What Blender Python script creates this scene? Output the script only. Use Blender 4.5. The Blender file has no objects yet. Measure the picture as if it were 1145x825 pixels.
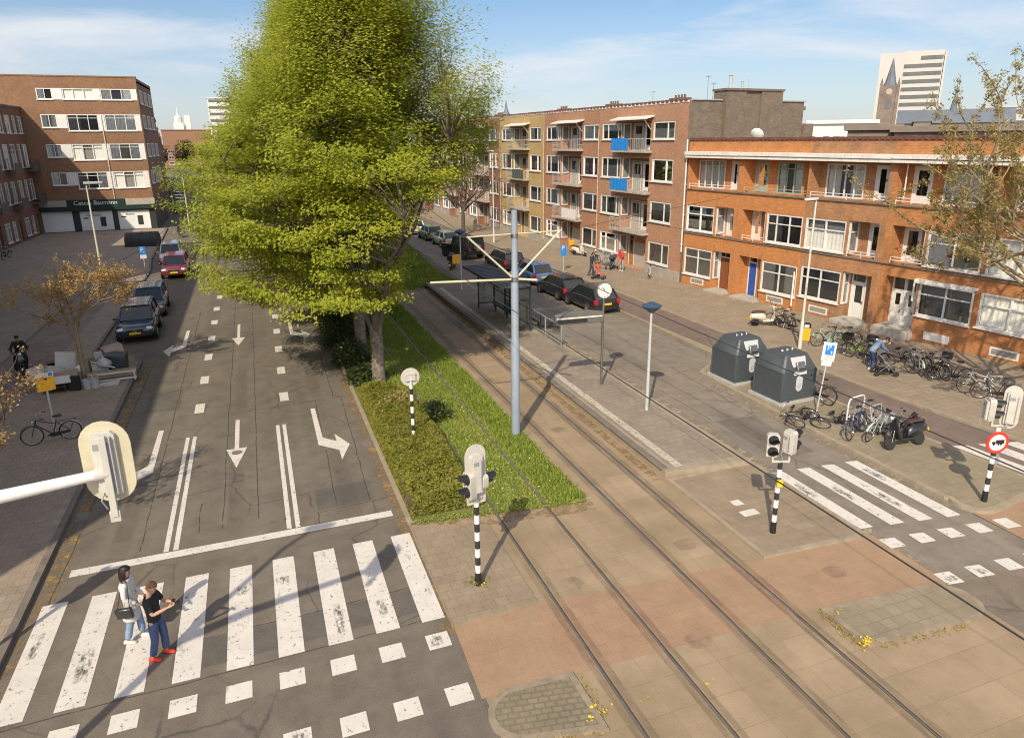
import bpy, bmesh, math, random
import numpy as np
from mathutils import Vector, Matrix, noise as mnoise

# ------------------------------------------------------------------ camera, sky, sun, exposure
scn = bpy.context.scene
COL = scn.collection
PI = math.pi
R = math.radians
random.seed(7)

cam_h, pitch, yaw, roll = 9.7, .284, .354, -.009
fw = Vector((math.sin(yaw)*math.cos(pitch), math.cos(yaw)*math.cos(pitch), -math.sin(pitch)))
rt0 = Vector((math.cos(yaw), -math.sin(yaw), 0)); up0 = rt0.cross(fw)
rt = rt0*math.cos(roll) + up0*math.sin(roll); up = up0*math.cos(roll) - rt0*math.sin(roll)
cd = bpy.data.cameras.new('camera'); cam = bpy.data.objects.new('camera', cd); COL.objects.link(cam)
m = Matrix((rt, up, -fw)).transposed().to_4x4(); m.translation = (0, 0, cam_h)
cam.matrix_world = m
cd.sensor_width = 36; cd.sensor_fit = 'HORIZONTAL'; cd.lens = 770/1145*36
cd.shift_y = -31.5/1145; cd.clip_end = 4000; cd.clip_start = .1
scn.camera = cam

SUN_EL, SUN_AZ = R(40.5), R(54)            # elevation; direction the shadows run, from +X towards +Y
world = bpy.data.worlds.new('World'); scn.world = world; world.use_nodes = True
wn, wl = world.node_tree.nodes, world.node_tree.links
bg = wn['Background']
sky = wn.new('ShaderNodeTexSky'); sky.sky_type = 'NISHITA'; sky.sun_disc = False
sky.sun_elevation = SUN_EL; sky.sun_rotation = R(216); sky.altitude = 0; sky.air_density = 1.0; sky.dust_density = .7; sky.ozone_density = 2.0
# thin cirrus and a pale horizon
tc = wn.new('ShaderNodeTexCoord'); mp = wn.new('ShaderNodeMapping'); mp.inputs['Location'].default_value = (.2, 2.2, .7); mp.inputs['Scale'].default_value = (1.0, 1.6, 5.5); mp.inputs['Rotation'].default_value = (.12, .2, .5)
wl.new(tc.outputs['Generated'], mp.inputs['Vector'])
n1 = wn.new('ShaderNodeTexNoise'); n1.inputs['Scale'].default_value = 2.1; n1.inputs['Detail'].default_value = 8; n1.inputs['Roughness'].default_value = .58; n1.inputs['Distortion'].default_value = .5
wl.new(mp.outputs[0], n1.inputs['Vector'])
rp = wn.new('ShaderNodeValToRGB'); rp.color_ramp.elements[0].position = .47; rp.color_ramp.elements[0].color = (.0, .0, .0, 1); rp.color_ramp.elements[1].position = .72; rp.color_ramp.elements[1].color = (.85, .85, .85, 1)
wl.new(n1.outputs[0], rp.inputs[0])
mx = wn.new('ShaderNodeMix'); mx.data_type = 'RGBA'
wl.new(rp.outputs[0], mx.inputs['Factor']); wl.new(sky.outputs[0], mx.inputs[6]); mx.inputs[7].default_value = (10.6, 8.8, 7.9, 1)
# paler, whiter air low over the roofs, and a slight cool cast
sz = wn.new('ShaderNodeSeparateXYZ'); wl.new(tc.outputs['Generated'], sz.inputs[0])
r2 = wn.new('ShaderNodeValToRGB'); r2.color_ramp.elements[0].position = .0; r2.color_ramp.elements[0].color = (.5, .5, .5, 1); r2.color_ramp.elements[1].position = .2; r2.color_ramp.elements[1].color = (0, 0, 0, 1); wl.new(sz.outputs[2], r2.inputs[0])
m2 = wn.new('ShaderNodeMix'); m2.data_type = 'RGBA'; wl.new(r2.outputs[0], m2.inputs['Factor']); wl.new(mx.outputs[2], m2.inputs[6]); m2.inputs[7].default_value = (9.6, 7.2, 6.9, 1)
m3 = wn.new('ShaderNodeMix'); m3.data_type = 'RGBA'; m3.blend_type = 'MULTIPLY'; m3.inputs['Factor'].default_value = 1; wl.new(m2.outputs[2], m3.inputs[6]); m3.inputs[7].default_value = (.56, .72, .84, 1)
# extra brightness added on the unseen sun side to lift shadows, bluer away
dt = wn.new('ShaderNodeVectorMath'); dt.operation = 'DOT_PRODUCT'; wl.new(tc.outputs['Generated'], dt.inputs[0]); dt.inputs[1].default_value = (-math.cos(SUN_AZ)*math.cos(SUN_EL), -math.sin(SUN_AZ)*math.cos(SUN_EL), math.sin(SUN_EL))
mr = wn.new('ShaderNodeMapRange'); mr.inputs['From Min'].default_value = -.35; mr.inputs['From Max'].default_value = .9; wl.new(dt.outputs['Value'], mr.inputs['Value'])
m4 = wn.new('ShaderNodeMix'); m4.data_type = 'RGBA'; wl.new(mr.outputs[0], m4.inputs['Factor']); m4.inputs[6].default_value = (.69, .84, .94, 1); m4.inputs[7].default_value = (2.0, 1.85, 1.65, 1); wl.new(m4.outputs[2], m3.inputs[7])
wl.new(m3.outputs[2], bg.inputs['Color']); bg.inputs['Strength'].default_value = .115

sd = bpy.data.lights.new('sun', 'SUN'); sd.energy = 4.2; sd.angle = R(.6); sd.color = (1.0, .88, .68)
sun = bpy.data.objects.new('sun', sd); COL.objects.link(sun)
sdir = Vector((math.cos(SUN_AZ)*math.cos(SUN_EL), math.sin(SUN_AZ)*math.cos(SUN_EL), -math.sin(SUN_EL)))
sun.rotation_euler = sdir.to_track_quat('-Z', 'Y').to_euler(); sun.location = (-40, -60, 70)
vs = scn.view_settings; vs.view_transform = 'Standard'; vs.look = 'None'; vs.gamma = 1; vs.exposure = .15
scn.cycles.filter_width = 1.05; scn.cycles.max_bounces = 7; scn.cycles.transparent_max_bounces = 12

# ------------------------------------------------------------------ helpers
def at(px, py, z=0.):
    """point of the photograph -> place at height z"""
    d = fw*770 + rt*(px-572.5) + up*(381-py)
    t = (z-cam_h)/d.z
    return Vector((d.x*t, d.y*t, z))

def empty(name, loc=(0, 0, 0), rz=0., parent=None):
    o = bpy.data.objects.new(name, None); COL.objects.link(o); o.location = loc; o.rotation_euler = (0, 0, rz)
    o.empty_display_size = .2
    if parent: o.parent = parent
    return o
def tag(o, label=None, cat=None, group=None, kind=None):
    if label: o['label'] = label
    if cat: o['category'] = cat
    if group: o['group'] = group
    if kind: o['kind'] = kind
    return o
def thing(name, label, cat, loc=(0, 0, 0), rz=0., group=None):
    return tag(empty(name, loc, rz), label, cat, group)
def kids(o): return [c for c in bpy.data.objects if c.parent == o]
def dup(root, loc=None, rz=None, label=None, group=None, scale=None):
    def rec(o, p):
        c = o.copy(); COL.objects.link(c)
        if p: c.parent = p
        for ch in o.children: rec(ch, c)
        return c
    r = rec(root, None)
    if loc is not None: r.location = loc
    if rz is not None: r.rotation_euler = (0, 0, rz)
    if label: r['label'] = label
    if group: r['group'] = group
    if scale: r.scale = (scale,)*3
    return r
def recolour(root, old, new):
    """swap one material for another on a copied thing (object-level slots)"""
    for o in [root]+list(root.children_recursive):
        if o.type != 'MESH': continue
        for s in o.material_slots:
            if s.material == old: s.link = 'OBJECT'; s.material = new

class MB:
    def __init__(s): s.v = []; s.f = []; s.mi = []; s.cm = 0; s.M = None
    def add(s, vs, fs, mi=None):
        b = len(s.v)
        if s.M is not None: vs = [s.M @ Vector(v) for v in vs]
        s.v += [tuple(v) for v in vs]; s.f += [tuple(b+i for i in f) for f in fs]
        s.mi += [s.cm if mi is None else mi]*len(fs); return s
    def box(s, x0, x1, y0, y1, z0, z1, mi=None):
        return s.add([(x0,y0,z0),(x1,y0,z0),(x1,y1,z0),(x0,y1,z0),(x0,y0,z1),(x1,y0,z1),(x1,y1,z1),(x0,y1,z1)],
              [(3,2,1,0),(4,5,6,7),(0,1,5,4),(1,2,6,5),(2,3,7,6),(3,0,4,7)], mi)
    def obox(s, c, size, rot=(0,0,0), mi=None):
        from mathutils import Euler
        m = Matrix.Translation(c) @ Euler(rot).to_matrix().to_4x4(); a, b, h = size[0]/2, size[1]/2, size[2]/2
        old = s.M; s.M = m if old is None else old @ m
        s.box(-a, a, -b, b, -h, h, mi); s.M = old; return s
    def quad(s, a, b, c, d, mi=None): return s.add([a,b,c,d], [(0,1,2,3)], mi)
    def loft(s, rings, cap=True, mi=None, closed=True):
        n = len(rings[0]); vs = [p for r in rings for p in r]; fs = []
        for i in range(len(rings)-1):
            for j in range(n if closed else n-1):
                k = (j+1) % n; fs.append((i*n+j, i*n+k, (i+1)*n+k, (i+1)*n+j))
        if cap and closed: fs.append(tuple(range(n-1, -1, -1))); fs.append(tuple((len(rings)-1)*n+j for j in range(n)))
        return s.add(vs, fs, mi)
    def path(s, pts, rs, n=8, cap=True, mi=None):
        pts = [Vector(p) for p in pts]
        if not hasattr(rs, '__len__'): rs = [rs]*len(pts)
        rings = []; ref = None
        for i, p in enumerate(pts):
            t = (pts[min(i+1, len(pts)-1)]-pts[max(i-1, 0)])
            if t.length < 1e-9: t = Vector((0,0,1))
            t.normalize()
            if ref is None: ref = Vector((1,0,0)) if abs(t.x) < .8 else Vector((0,1,0))
            ref = (ref - t*ref.dot(t)); ref = ref.normalized() if ref.length > 1e-6 else t.orthogonal().normalized()
            b = t.cross(ref)
            rings.append([p+(ref*math.cos(2*PI*k/n)+b*math.sin(2*PI*k/n))*rs[i] for k in range(n)])
        return s.loft(rings, cap, mi)
    def tube(s, p, q, r, r2=None, n=8, mi=None): return s.path([p, q], [r, r if r2 is None else r2], n, True, mi)
    def prism(s, poly, a, b, axis='z', mi=None):
        f = {'z': lambda p, h: (p[0], p[1], h), 'y': lambda p, h: (p[0], h, p[1]), 'x': lambda p, h: (h, p[0], p[1])}[axis]
        n = len(poly); vs = [f(p, a) for p in poly]+[f(p, b) for p in poly]
        fs = [tuple(range(n-1, -1, -1)), tuple(range(n, 2*n))]+[(j, (j+1) % n, n+(j+1) % n, n+j) for j in range(n)]
        return s.add(vs, fs, mi)
    def lathe(s, prof, n=16, o=(0,0,0), mi=None, axis='z'):
        rings = []
        for r, z in prof:
            ring = []
            for k in range(n):
                c, d = r*math.cos(2*PI*k/n), r*math.sin(2*PI*k/n)
                p = (c, d, z) if axis == 'z' else ((c, z, d) if axis == 'y' else (z, c, d))
                ring.append((p[0]+o[0], p[1]+o[1], p[2]+o[2]))
            rings.append(ring)
        return s.loft(rings, True, mi)
    def torus(s, o, r, t, axis='y', n=24, k=6, mi=None):
        vs = []; fs = []
        for i in range(n):
            a = 2*PI*i/n
            for j in range(k):
                b = 2*PI*j/k; rr = r+t*math.cos(b); h = t*math.sin(b); c, d = rr*math.cos(a), rr*math.sin(a)
                p = {'y': (c, h, d), 'x': (h, c, d), 'z': (c, d, h)}[axis]
                vs.append((o[0]+p[0], o[1]+p[1], o[2]+p[2]))
        for i in range(n):
            for j in range(k):
                fs.append((i*k+j, ((i+1) % n)*k+j, ((i+1) % n)*k+(j+1) % k, i*k+(j+1) % k))
        return s.add(vs, fs, mi)
    def ell(s, o, r, n=12, k=8, mi=None):
        rings = []
        for i in range(1, k):
            a = -PI/2+PI*i/k
            rings.append([(o[0]+r[0]*math.cos(a)*math.cos(2*PI*j/n), o[1]+r[1]*math.cos(a)*math.sin(2*PI*j/n), o[2]+r[2]*math.sin(a)) for j in range(n)])
        return s.loft(rings, True, mi)
    def build(s, name, mats, parent=None, loc=None, rz=None, bevel=0, sharp=35, flat=False, seg=2):
        me = bpy.data.meshes.new(name); me.from_pydata(s.v, [], s.f)
        for mt in (mats if isinstance(mats, (list, tuple)) else [mats]): me.materials.append(mt)
        if len(me.polygons):
            me.polygons.foreach_set('material_index', s.mi)
            bm = bmesh.new(); bm.from_mesh(me); bmesh.ops.recalc_face_normals(bm, faces=bm.faces); bm.to_mesh(me); bm.free()
            if not flat:
                me.polygons.foreach_set('use_smooth', [True]*len(me.polygons)); me.set_sharp_from_angle(angle=R(sharp))
        me.update()
        o = bpy.data.objects.new(name, me); COL.objects.link(o)
        if parent: o.parent = parent
        if loc is not None: o.location = loc
        if rz is not None: o.rotation_euler = (0, 0, rz)
        if bevel:
            b = o.modifiers.new('bevel', 'BEVEL'); b.width = bevel; b.segments = seg; b.limit_method = 'ANGLE'; b.angle_limit = R(40)
        return o

def quads_mesh(name, P, mat, parent=None, rnd=None, smooth=False):
    """P: (N,4,3) array of loose quads -> one mesh, with a random number per face"""
    N = len(P); me = bpy.data.meshes.new(name)
    me.vertices.add(N*4); me.vertices.foreach_set('co', P.astype(np.float32).ravel())
    me.loops.add(N*4); me.loops.foreach_set('vertex_index', np.arange(N*4, dtype=np.int32))
    me.polygons.add(N); me.polygons.foreach_set('loop_start', np.arange(0, N*4, 4, dtype=np.int32))
    at_ = me.attributes.new('rnd', 'FLOAT', 'FACE')
    at_.data.foreach_set('value', (np.random.default_rng(1).random(N) if rnd is None else rnd).astype(np.float32))
    me.materials.append(mat); me.update(calc_edges=True)
    o = bpy.data.objects.new(name, me); COL.objects.link(o)
    if parent: o.parent = parent
    return o
def leaf_quads(C, size, rng, flat=.5, asp=.6, out=None):
    """one small bent-free leaf at every row of C; flat 1 = all face up"""
    N = len(C); n = rng.normal(size=(N, 3)); n[:, 2] = np.abs(n[:, 2])+flat*2.2
    if out is not None: n = n*.75+out*1.5
    n = n+0.; n /= np.linalg.norm(n, axis=1)[:, None]
    t = rng.normal(size=(N, 3)); t -= n*(t*n).sum(1)[:, None]; t /= np.linalg.norm(t, axis=1)[:, None]; b = np.cross(n, t)
    s = (size*rng.uniform(.65, 1.35, N))[:, None]
    a = t*s; c = b*s*asp
    return np.stack([C-a, C-c*.9+a*.1, C+a, C+c*.9+a*.1], 1)

# ------------------------------------------------------------------ materials
def nodes(name):
    mt = bpy.data.materials.new(name); mt.use_nodes = True; nt = mt.node_tree
    return mt, nt.nodes, nt.links, nt.nodes['Principled BSDF']
def NN(ns, t, **kw):
    n = ns.new('ShaderNode'+t)
    for k, v in kw.items():
        if k in n.inputs: n.inputs[k].default_value = v
        else: setattr(n, k, v)
    return n
def cmix(ns, ls, fac, a, b, mode='MIX'):
    n = ns.new('ShaderNodeMix'); n.data_type = 'RGBA'; n.blend_type = mode
    for i, x in ((0, fac), (6, a), (7, b)):
        if isinstance(x, (int, float)): n.inputs[i].default_value = x
        elif isinstance(x, tuple): n.inputs[i].default_value = x if len(x) == 4 else (*x, 1)
        else: ls.new(x, n.inputs[i])
    return n.outputs[2]
def ramp(ns, ls, src, p0, p1, c0=(0,0,0), c1=(1,1,1)):
    n = ns.new('ShaderNodeValToRGB'); e = n.color_ramp.elements
    e[0].position = p0; e[1].position = p1; e[0].color = (*c0, 1); e[1].color = (*c1, 1); ls.new(src, n.inputs[0]); return n.outputs[0]
def nz(ns, ls, vec, scale, detail=4, rough=.55, dist=0.):
    n = NN(ns, 'TexNoise', Scale=scale, Detail=detail, Roughness=rough, Distortion=dist); ls.new(vec, n.inputs['Vector']); return n.outputs[0]
def bump(ns, ls, bs, h, strength=.3, dist=.02):
    b = NN(ns, 'Bump', Strength=strength, Distance=dist); ls.new(h, b.inputs['Height']); ls.new(b.outputs[0], bs.inputs['Normal'])
def c(*a): return tuple(a)
def mul(col, k): return tuple(min(1, x*k) for x in col[:3])

def pm(name, col, rough=.6, metal=0., var=.15, scale=5., col2=None, bmp=0., bscale=60., spec=.5, coat=0., dirt=0.):
    mt, ns, ls, bs = nodes(name); t = NN(ns, 'TexCoord').outputs['Object']
    f = ramp(ns, ls, nz(ns, ls, t, scale), .3, .7)
    o = cmix(ns, ls, f, mul(col, 1-var), col2 or mul(col, 1+var))
    if dirt: o = cmix(ns, ls, ramp(ns, ls, nz(ns, ls, t, scale*2.7, 6, .7), .52, .75, (0,0,0), (dirt,)*3), o, mul((.11, .09, .07), 1))
    ls.new(o, bs.inputs['Base Color'])
    rr = ramp(ns, ls, nz(ns, ls, t, scale*1.7), .2, .8, (max(0, rough-.1),)*3, (min(1, rough+.1),)*3); ls.new(rr, bs.inputs['Roughness'])
    bs.inputs['Metallic'].default_value = metal; bs.inputs['Specular IOR Level'].default_value = spec; bs.inputs['Coat Weight'].default_value = coat; bs.inputs['Coat Roughness'].default_value = .06
    if bmp: bump(ns, ls, bs, nz(ns, ls, t, bscale), bmp, .01)
    return mt

def brick(name, c1, c2, mortar, patch=None, pamt=.5, rough=.85, scale=1., dark=.35, axis='xz'):
    mt, ns, ls, bs = nodes(name); t = NN(ns, 'TexCoord').outputs['Object']
    sx = NN(ns, 'SeparateXYZ'); ls.new(t, sx.inputs[0]); ad = NN(ns, 'Math', operation='ADD'); ls.new(sx.outputs[0], ad.inputs[0]); ls.new(sx.outputs[1], ad.inputs[1])
    cb = NN(ns, 'CombineXYZ'); ls.new(ad.outputs[0], cb.inputs[0]); ls.new(sx.outputs[2], cb.inputs[1])
    b = NN(ns, 'TexBrick', Color1=(*c1, 1), Color2=(*c2, 1), Mortar=(*mortar, 1), Scale=scale); b.inputs['Brick Width'].default_value = .23; b.inputs['Row Height'].default_value = .068; b.inputs['Mortar Size'].default_value = .007; b.inputs['Bias'].default_value = -.1
    ls.new(cb.outputs[0], b.inputs['Vector'])
    o = b.outputs[0]
    if patch: o = cmix(ns, ls, ramp(ns, ls, nz(ns, ls, t, .55, 6, .65), .45, .68, (0,0,0), (pamt,)*3), o, patch)
    o = cmix(ns, ls, ramp(ns, ls, nz(ns, ls, t, 1.7, 7, .7), .3, .7, (1-dark,)*3, (1.0,)*3), (0,0,0), o)
    mq = NN(ns, 'Mapping'); mq.inputs['Scale'].default_value = (1.0, 1.0, 3.2); ls.new(t, mq.inputs[0])
    o = cmix(ns, ls, 1., o, ramp(ns, ls, nz(ns, ls, mq.outputs[0], 3.4, 5, .8), .32, .68, (.7,)*3, (1.22,)*3), 'MULTIPLY')
    # thin streaks under ledges: noise stretched down
    mp_ = NN(ns, 'Mapping'); mp_.inputs['Scale'].default_value = (3.0, 3.0, .25); ls.new(t, mp_.inputs[0])
    o = cmix(ns, ls, ramp(ns, ls, nz(ns, ls, mp_.outputs[0], 1., 5, .6), .56, .78, (0,0,0), (.4,)*3), o, mul(c1, .55))
    ls.new(o, bs.inputs['Base Color']); bs.inputs['Roughness'].default_value = rough
    bump(ns, ls, bs, b.outputs[1], -.35, .01); return mt

def asphalt(name, c1, c2, crack=.6, speck=.35, warm=None, streak=0.):
    mt, ns, ls, bs = nodes(name); t = NN(ns, 'TexCoord').outputs['Object']
    o = cmix(ns, ls, ramp(ns, ls, nz(ns, ls, t, .22, 5, .6, .6), .35, .65), c1, c2)
    if warm: o = cmix(ns, ls, ramp(ns, ls, nz(ns, ls, t, .13, 5, .65, 1.), .48, .66, (0,0,0), (.7,)*3), o, warm)
    if streak:                                           # wheel-polished bands along the road
        mp_ = NN(ns, 'Mapping'); mp_.inputs['Scale'].default_value = (1.3, .03, 1); ls.new(t, mp_.inputs[0])
        o = cmix(ns, ls, ramp(ns, ls, nz(ns, ls, mp_.outputs[0], 1.1, 3, .5), .4, .65, (0,0,0), (streak,)*3), o, mul(c2, 1.25))
    o = cmix(ns, ls, ramp(ns, ls, nz(ns, ls, t, 1.6, 6, .7), .35, .7, (.78,)*3, (1.08,)*3), (0,0,0), o)
    sp = ramp(ns, ls, nz(ns, ls, t, 38., 3, .8), .32, .68, (1-speck,)*3, (1+speck*.5,)*3)
    o = cmix(ns, ls, 1., o, sp, 'MULTIPLY')
    oil = ramp(ns, ls, nz(ns, ls, t, .9, 3, .5), .66, .78, (0,0,0), (.42,)*3); o = cmix(ns, ls, oil, o, (.045, .04, .036))
    if crack:
        w = NN(ns, 'VectorMath', operation='SCALE', Scale=.25); nn = NN(ns, 'TexNoise', Scale=1.4, Detail=6., Roughness=.7); ls.new(t, nn.inputs['Vector'])
        va = NN(ns, 'VectorMath', operation='ADD'); ls.new(nn.outputs[1], w.inputs[0]); ls.new(w.outputs[0], va.inputs[0]); ls.new(t, va.inputs[1])
        vo = NN(ns, 'TexVoronoi', feature='DISTANCE_TO_EDGE', Scale=.42); ls.new(va.outputs[0], vo.inputs['Vector'])
        k = ramp(ns, ls, vo.outputs['Distance'], .004, .013, (1,1,1), (0,0,0))
        kk = cmix(ns, ls, 1., k, ramp(ns, ls, nz(ns, ls, t, .35, 2), .46, .58, (0,0,0), (crack,)*3), 'MULTIPLY')
        o = cmix(ns, ls, kk, o, (.03, .028, .025))
    ls.new(o, bs.inputs['Base Color']); bs.inputs['Roughness'].default_value = .82; bs.inputs['Specular IOR Level'].default_value = .35
    bump(ns, ls, bs, nz(ns, ls, t, 55., 2, .7), .25, .01); return mt

def paving(name, c1, c2, mortar, w=.3, h=.3, off=.5, ms=.008, rot=0., patch=None, pamt=.6, dark=.3, grime=.35):
    mt, ns, ls, bs = nodes(name); t = NN(ns, 'TexCoord').outputs['Object']
    mp_ = NN(ns, 'Mapping'); mp_.inputs['Rotation'].default_value = (0, 0, rot); ls.new(t, mp_.inputs[0])
    b = NN(ns, 'TexBrick', Color1=(*c1, 1), Color2=(*c2, 1), Mortar=(*mortar, 1), Scale=1., offset=off); b.inputs['Brick Width'].default_value = w; b.inputs['Row Height'].default_value = h; b.inputs['Mortar Size'].default_value = ms; b.inputs['Bias'].default_value = 0.
    ls.new(mp_.outputs[0], b.inputs['Vector']); o = b.outputs[0]
    if patch: o = cmix(ns, ls, ramp(ns, ls, nz(ns, ls, t, .35, 6, .65, .8), .42, .66, (0,0,0), (pamt,)*3), o, patch)
    o = cmix(ns, ls, ramp(ns, ls, nz(ns, ls, t, .8, 6, .7), .3, .7, (1-dark,)*3, (1.,)*3), (0,0,0), o)
    o = cmix(ns, ls, ramp(ns, ls, nz(ns, ls, t, 2.6, 7, .75), .55, .75, (0,0,0), (grime,)*3), o, mul(mortar, .8))
    o = cmix(ns, ls, 1., o, ramp(ns, ls, nz(ns, ls, t, 45., 2, .8), .3, .7, (.85,)*3, (1.1,)*3), 'MULTIPLY')
    ls.new(o, bs.inputs['Base Color']); bs.inputs['Roughness'].default_value = .85; bs.inputs['Specular IOR Level'].default_value = .3
    bump(ns, ls, bs, b.outputs[1], -.3, .01); return mt

def leafmat(name, ca, cb, cc, trans=.4, rough=.55):
    mt, ns, ls, bs = nodes(name); a = NN(ns, 'Attribute', attribute_name='rnd')
    f = ramp(ns, ls, a.outputs['Fac'], 0., .75); o = cmix(ns, ls, f, ca, cb)
    o = cmix(ns, ls, ramp(ns, ls, a.outputs['Fac'], .8, .98), o, cc)
    ls.new(o, bs.inputs['Base Color']); bs.inputs['Roughness'].default_value = rough; bs.inputs['Specular IOR Level'].default_value = .25
    tr = NN(ns, 'BsdfTranslucent'); ls.new(o, tr.inputs['Color']); mxs = NN(ns, 'MixShader', Fac=trans)
    ls.new(bs.outputs[0], mxs.inputs[1]); ls.new(tr.outputs[0], mxs.inputs[2]); ls.new(mxs.outputs[0], ns['Material Output'].inputs[0]); return mt

def glassmat(name, tint=(.75, .8, .8), base=.1, rough=.02):
    mt, ns, ls, bs = nodes(name); ns.remove(bs)
    tr = NN(ns, 'BsdfTransparent', Color=(*tint, 1)); gl = NN(ns, 'BsdfGlossy', Roughness=rough, Color=(.9, .93, .95, 1))
    fr = NN(ns, 'Fresnel', IOR=1.55); mm = NN(ns, 'Math', operation='MULTIPLY_ADD'); mm.inputs[1].default_value = 1.1; mm.inputs[2].default_value = base
    ls.new(fr.outputs[0], mm.inputs[0]); mxs = NN(ns, 'MixShader'); ls.new(mm.outputs[0], mxs.inputs[0]); ls.new(tr.outputs[0], mxs.inputs[1]); ls.new(gl.outputs[0], mxs.inputs[2])
    ls.new(mxs.outputs[0], ns['Material Output'].inputs[0]); return mt

def stripemat(name, period=.42, first=.3):
    """black and white banded post paint, bands real and fixed to the post's height"""
    mt, ns, ls, bs = nodes(name); t = NN(ns, 'TexCoord').outputs['Object']; sx = NN(ns, 'SeparateXYZ'); ls.new(t, sx.inputs[0])
    md = NN(ns, 'Math', operation='MODULO'); sb = NN(ns, 'Math', operation='SUBTRACT'); sb.inputs[1].default_value = first; ls.new(sx.outputs[2], sb.inputs[0]); ls.new(sb.outputs[0], md.inputs[0]); md.inputs[1].default_value = period
    lt = NN(ns, 'Math', operation='LESS_THAN'); ls.new(md.outputs[0], lt.inputs[0]); lt.inputs[1].default_value = period*.52
    ab = NN(ns, 'Math', operation='GREATER_THAN'); ls.new(sx.outputs[2], ab.inputs[0]); ab.inputs[1].default_value = first
    an = NN(ns, 'Math', operation='MULTIPLY'); ls.new(lt.outputs[0], an.inputs[0]); ls.new(ab.outputs[0], an.inputs[1])
    o = cmix(ns, ls, an.outputs[0], (.025, .025, .027), (.78, .77, .74))
    o = cmix(ns, ls, ramp(ns, ls, nz(ns, ls, t, 14, 5, .7), .5, .75, (0,0,0), (.35,)*3), o, (.2, .18, .15))
    ls.new(o, bs.inputs['Base Color']); bs.inputs['Roughness'].default_value = .5; return mt

white = pm('white_paint', (.7, .69, .66), .45, var=.06, scale=3, dirt=.25)
cream = pm('cream_metal', (.62, .6, .51), .45, var=.06, scale=4, dirt=.15)
lightgrey = pm('light_grey_metal', (.45, .46, .46), .45, var=.08, scale=3, dirt=.2)
midgrey = pm('grey_metal', (.24, .26, .28), .45, var=.1, scale=3, dirt=.2)
bluegrey = pm('blue_grey_pole', (.25, .3, .36), .45, var=.1, scale=1.5, dirt=.25)
black = pm('black_plastic', (.018, .018, .02), .5, var=.2)
rubber = pm('rubber', (.025, .024, .023), .85, var=.25, scale=12)
chrome = pm('chrome', (.6, .6, .6), .25, 1., var=.05)
steel = pm('worn_steel', (.42, .4, .38), .38, 1., var=.2, scale=14)
darkwire = pm('dark_wire', (.04, .038, .035), .6, var=.1)
stripes = stripemat('banded_post')
glass = glassmat('window_glass', (.97, .98, .97), .06)
carglass = pm('car_glass', (.018, .022, .025), .06, var=.1, spec=.8)
curtain_w = pm('net_curtain', (.88, .86, .8), .9, var=.08, scale=9)
curtain_d = pm('grey_curtain', (.3, .28, .25), .9, var=.15, scale=9)
room = pm('room_plaster', (.5, .46, .4), .9, var=.12, scale=1)
plate_y = pm('yellow_plate', (.8, .5, .02), .4, var=.05)
orange_p = pm('orange_panel', (.82, .42, .02), .45, var=.08)
blue_p = pm('blue_sign', (.02, .2, .62), .4, var=.05)
red_p = pm('red_sign', (.6, .05, .03), .4, var=.05)
bark = pm('bark', (.16, .13, .1), .9, var=.35, scale=7, col2=(.27, .23, .18), bmp=.6, bscale=25)
bark_d = pm('twig_bark', (.1, .075, .055), .9, var=.3, scale=9)
bark_g = pm('pale_bark', (.27, .22, .13), .9, var=.3, scale=9)
# ------------------------------------------------------------------ ground, roads, markings
def sheet(name, poly, z, mat, parent=None, kind='structure'):
    mb = MB(); mb.add([(p[0], p[1], z) for p in poly], [tuple(range(len(poly)))])
    o = mb.build(name, mat, parent, flat=True)
    if not parent and kind: o['kind'] = kind
    return o
def offs(pts, d):
    out = []; P = [Vector((p[0], p[1])) for p in pts]
    for i in range(len(P)):
        a = (P[i]-P[i-1]).normalized() if i else (P[1]-P[0]).normalized(); b = (P[i+1]-P[i]).normalized() if i < len(P)-1 else a
        n = Vector((-a.y-b.y, a.x+b.x)); n = n.normalized()/max(.3, math.cos(a.angle(b)/2)) if n.length > 1e-6 else Vector((-a.y, a.x))
        out.append(P[i]+n*d)
    return out
def strip(mb, pts, d0, d1, z0, z1, mi=None):
    A, B = offs(pts, d0), offs(pts, d1)
    mb.loft([[(a.x, a.y, z0), (b.x, b.y, z0), (b.x, b.y, z1), (a.x, a.y, z1)] for a, b in zip(A, B)], True, mi)
def arc(cx, cy, r, a0, a1, n=8): return [(cx+r*math.cos(R(a0+(a1-a0)*i/n)), cy+r*math.sin(R(a0+(a1-a0)*i/n))) for i in range(n+1)]

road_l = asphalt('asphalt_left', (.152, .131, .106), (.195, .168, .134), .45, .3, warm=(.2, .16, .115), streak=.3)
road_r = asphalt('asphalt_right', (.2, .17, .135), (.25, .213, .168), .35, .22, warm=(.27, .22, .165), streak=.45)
junct = asphalt('asphalt_junction', (.2, .165, .125), (.26, .21, .155), .4, .3, warm=(.3, .235, .16))
bikep = asphalt('asphalt_cycle_path', (.185, .14, .115), (.225, .17, .138), .3, .2)
leftp = paving('paving_left', (.34, .28, .215), (.4, .33, .255), (.22, .175, .135), .3, .3, .5, .008, patch=(.36, .27, .2), dark=.25)
rightp = paving('paving_right', (.31, .245, .175), (.36, .285, .205), (.2, .16, .115), .3, .3, .5, .008, R(3), patch=(.3, .25, .17), pamt=.5, dark=.22)
stripp = paving('paving_strip', (.29, .24, .165), (.33, .272, .185), (.22, .18, .12), .3, .3, .5, .008, patch=(.29, .245, .155), pamt=.6, dark=.25)
trackm = paving('track_slabs', (.36, .268, .17), (.4, .3, .195), (.3, .222, .143), 1.5, .75, .0, .008, patch=(.29, .22, .135), pamt=.6, dark=.28, grime=.25)
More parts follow.
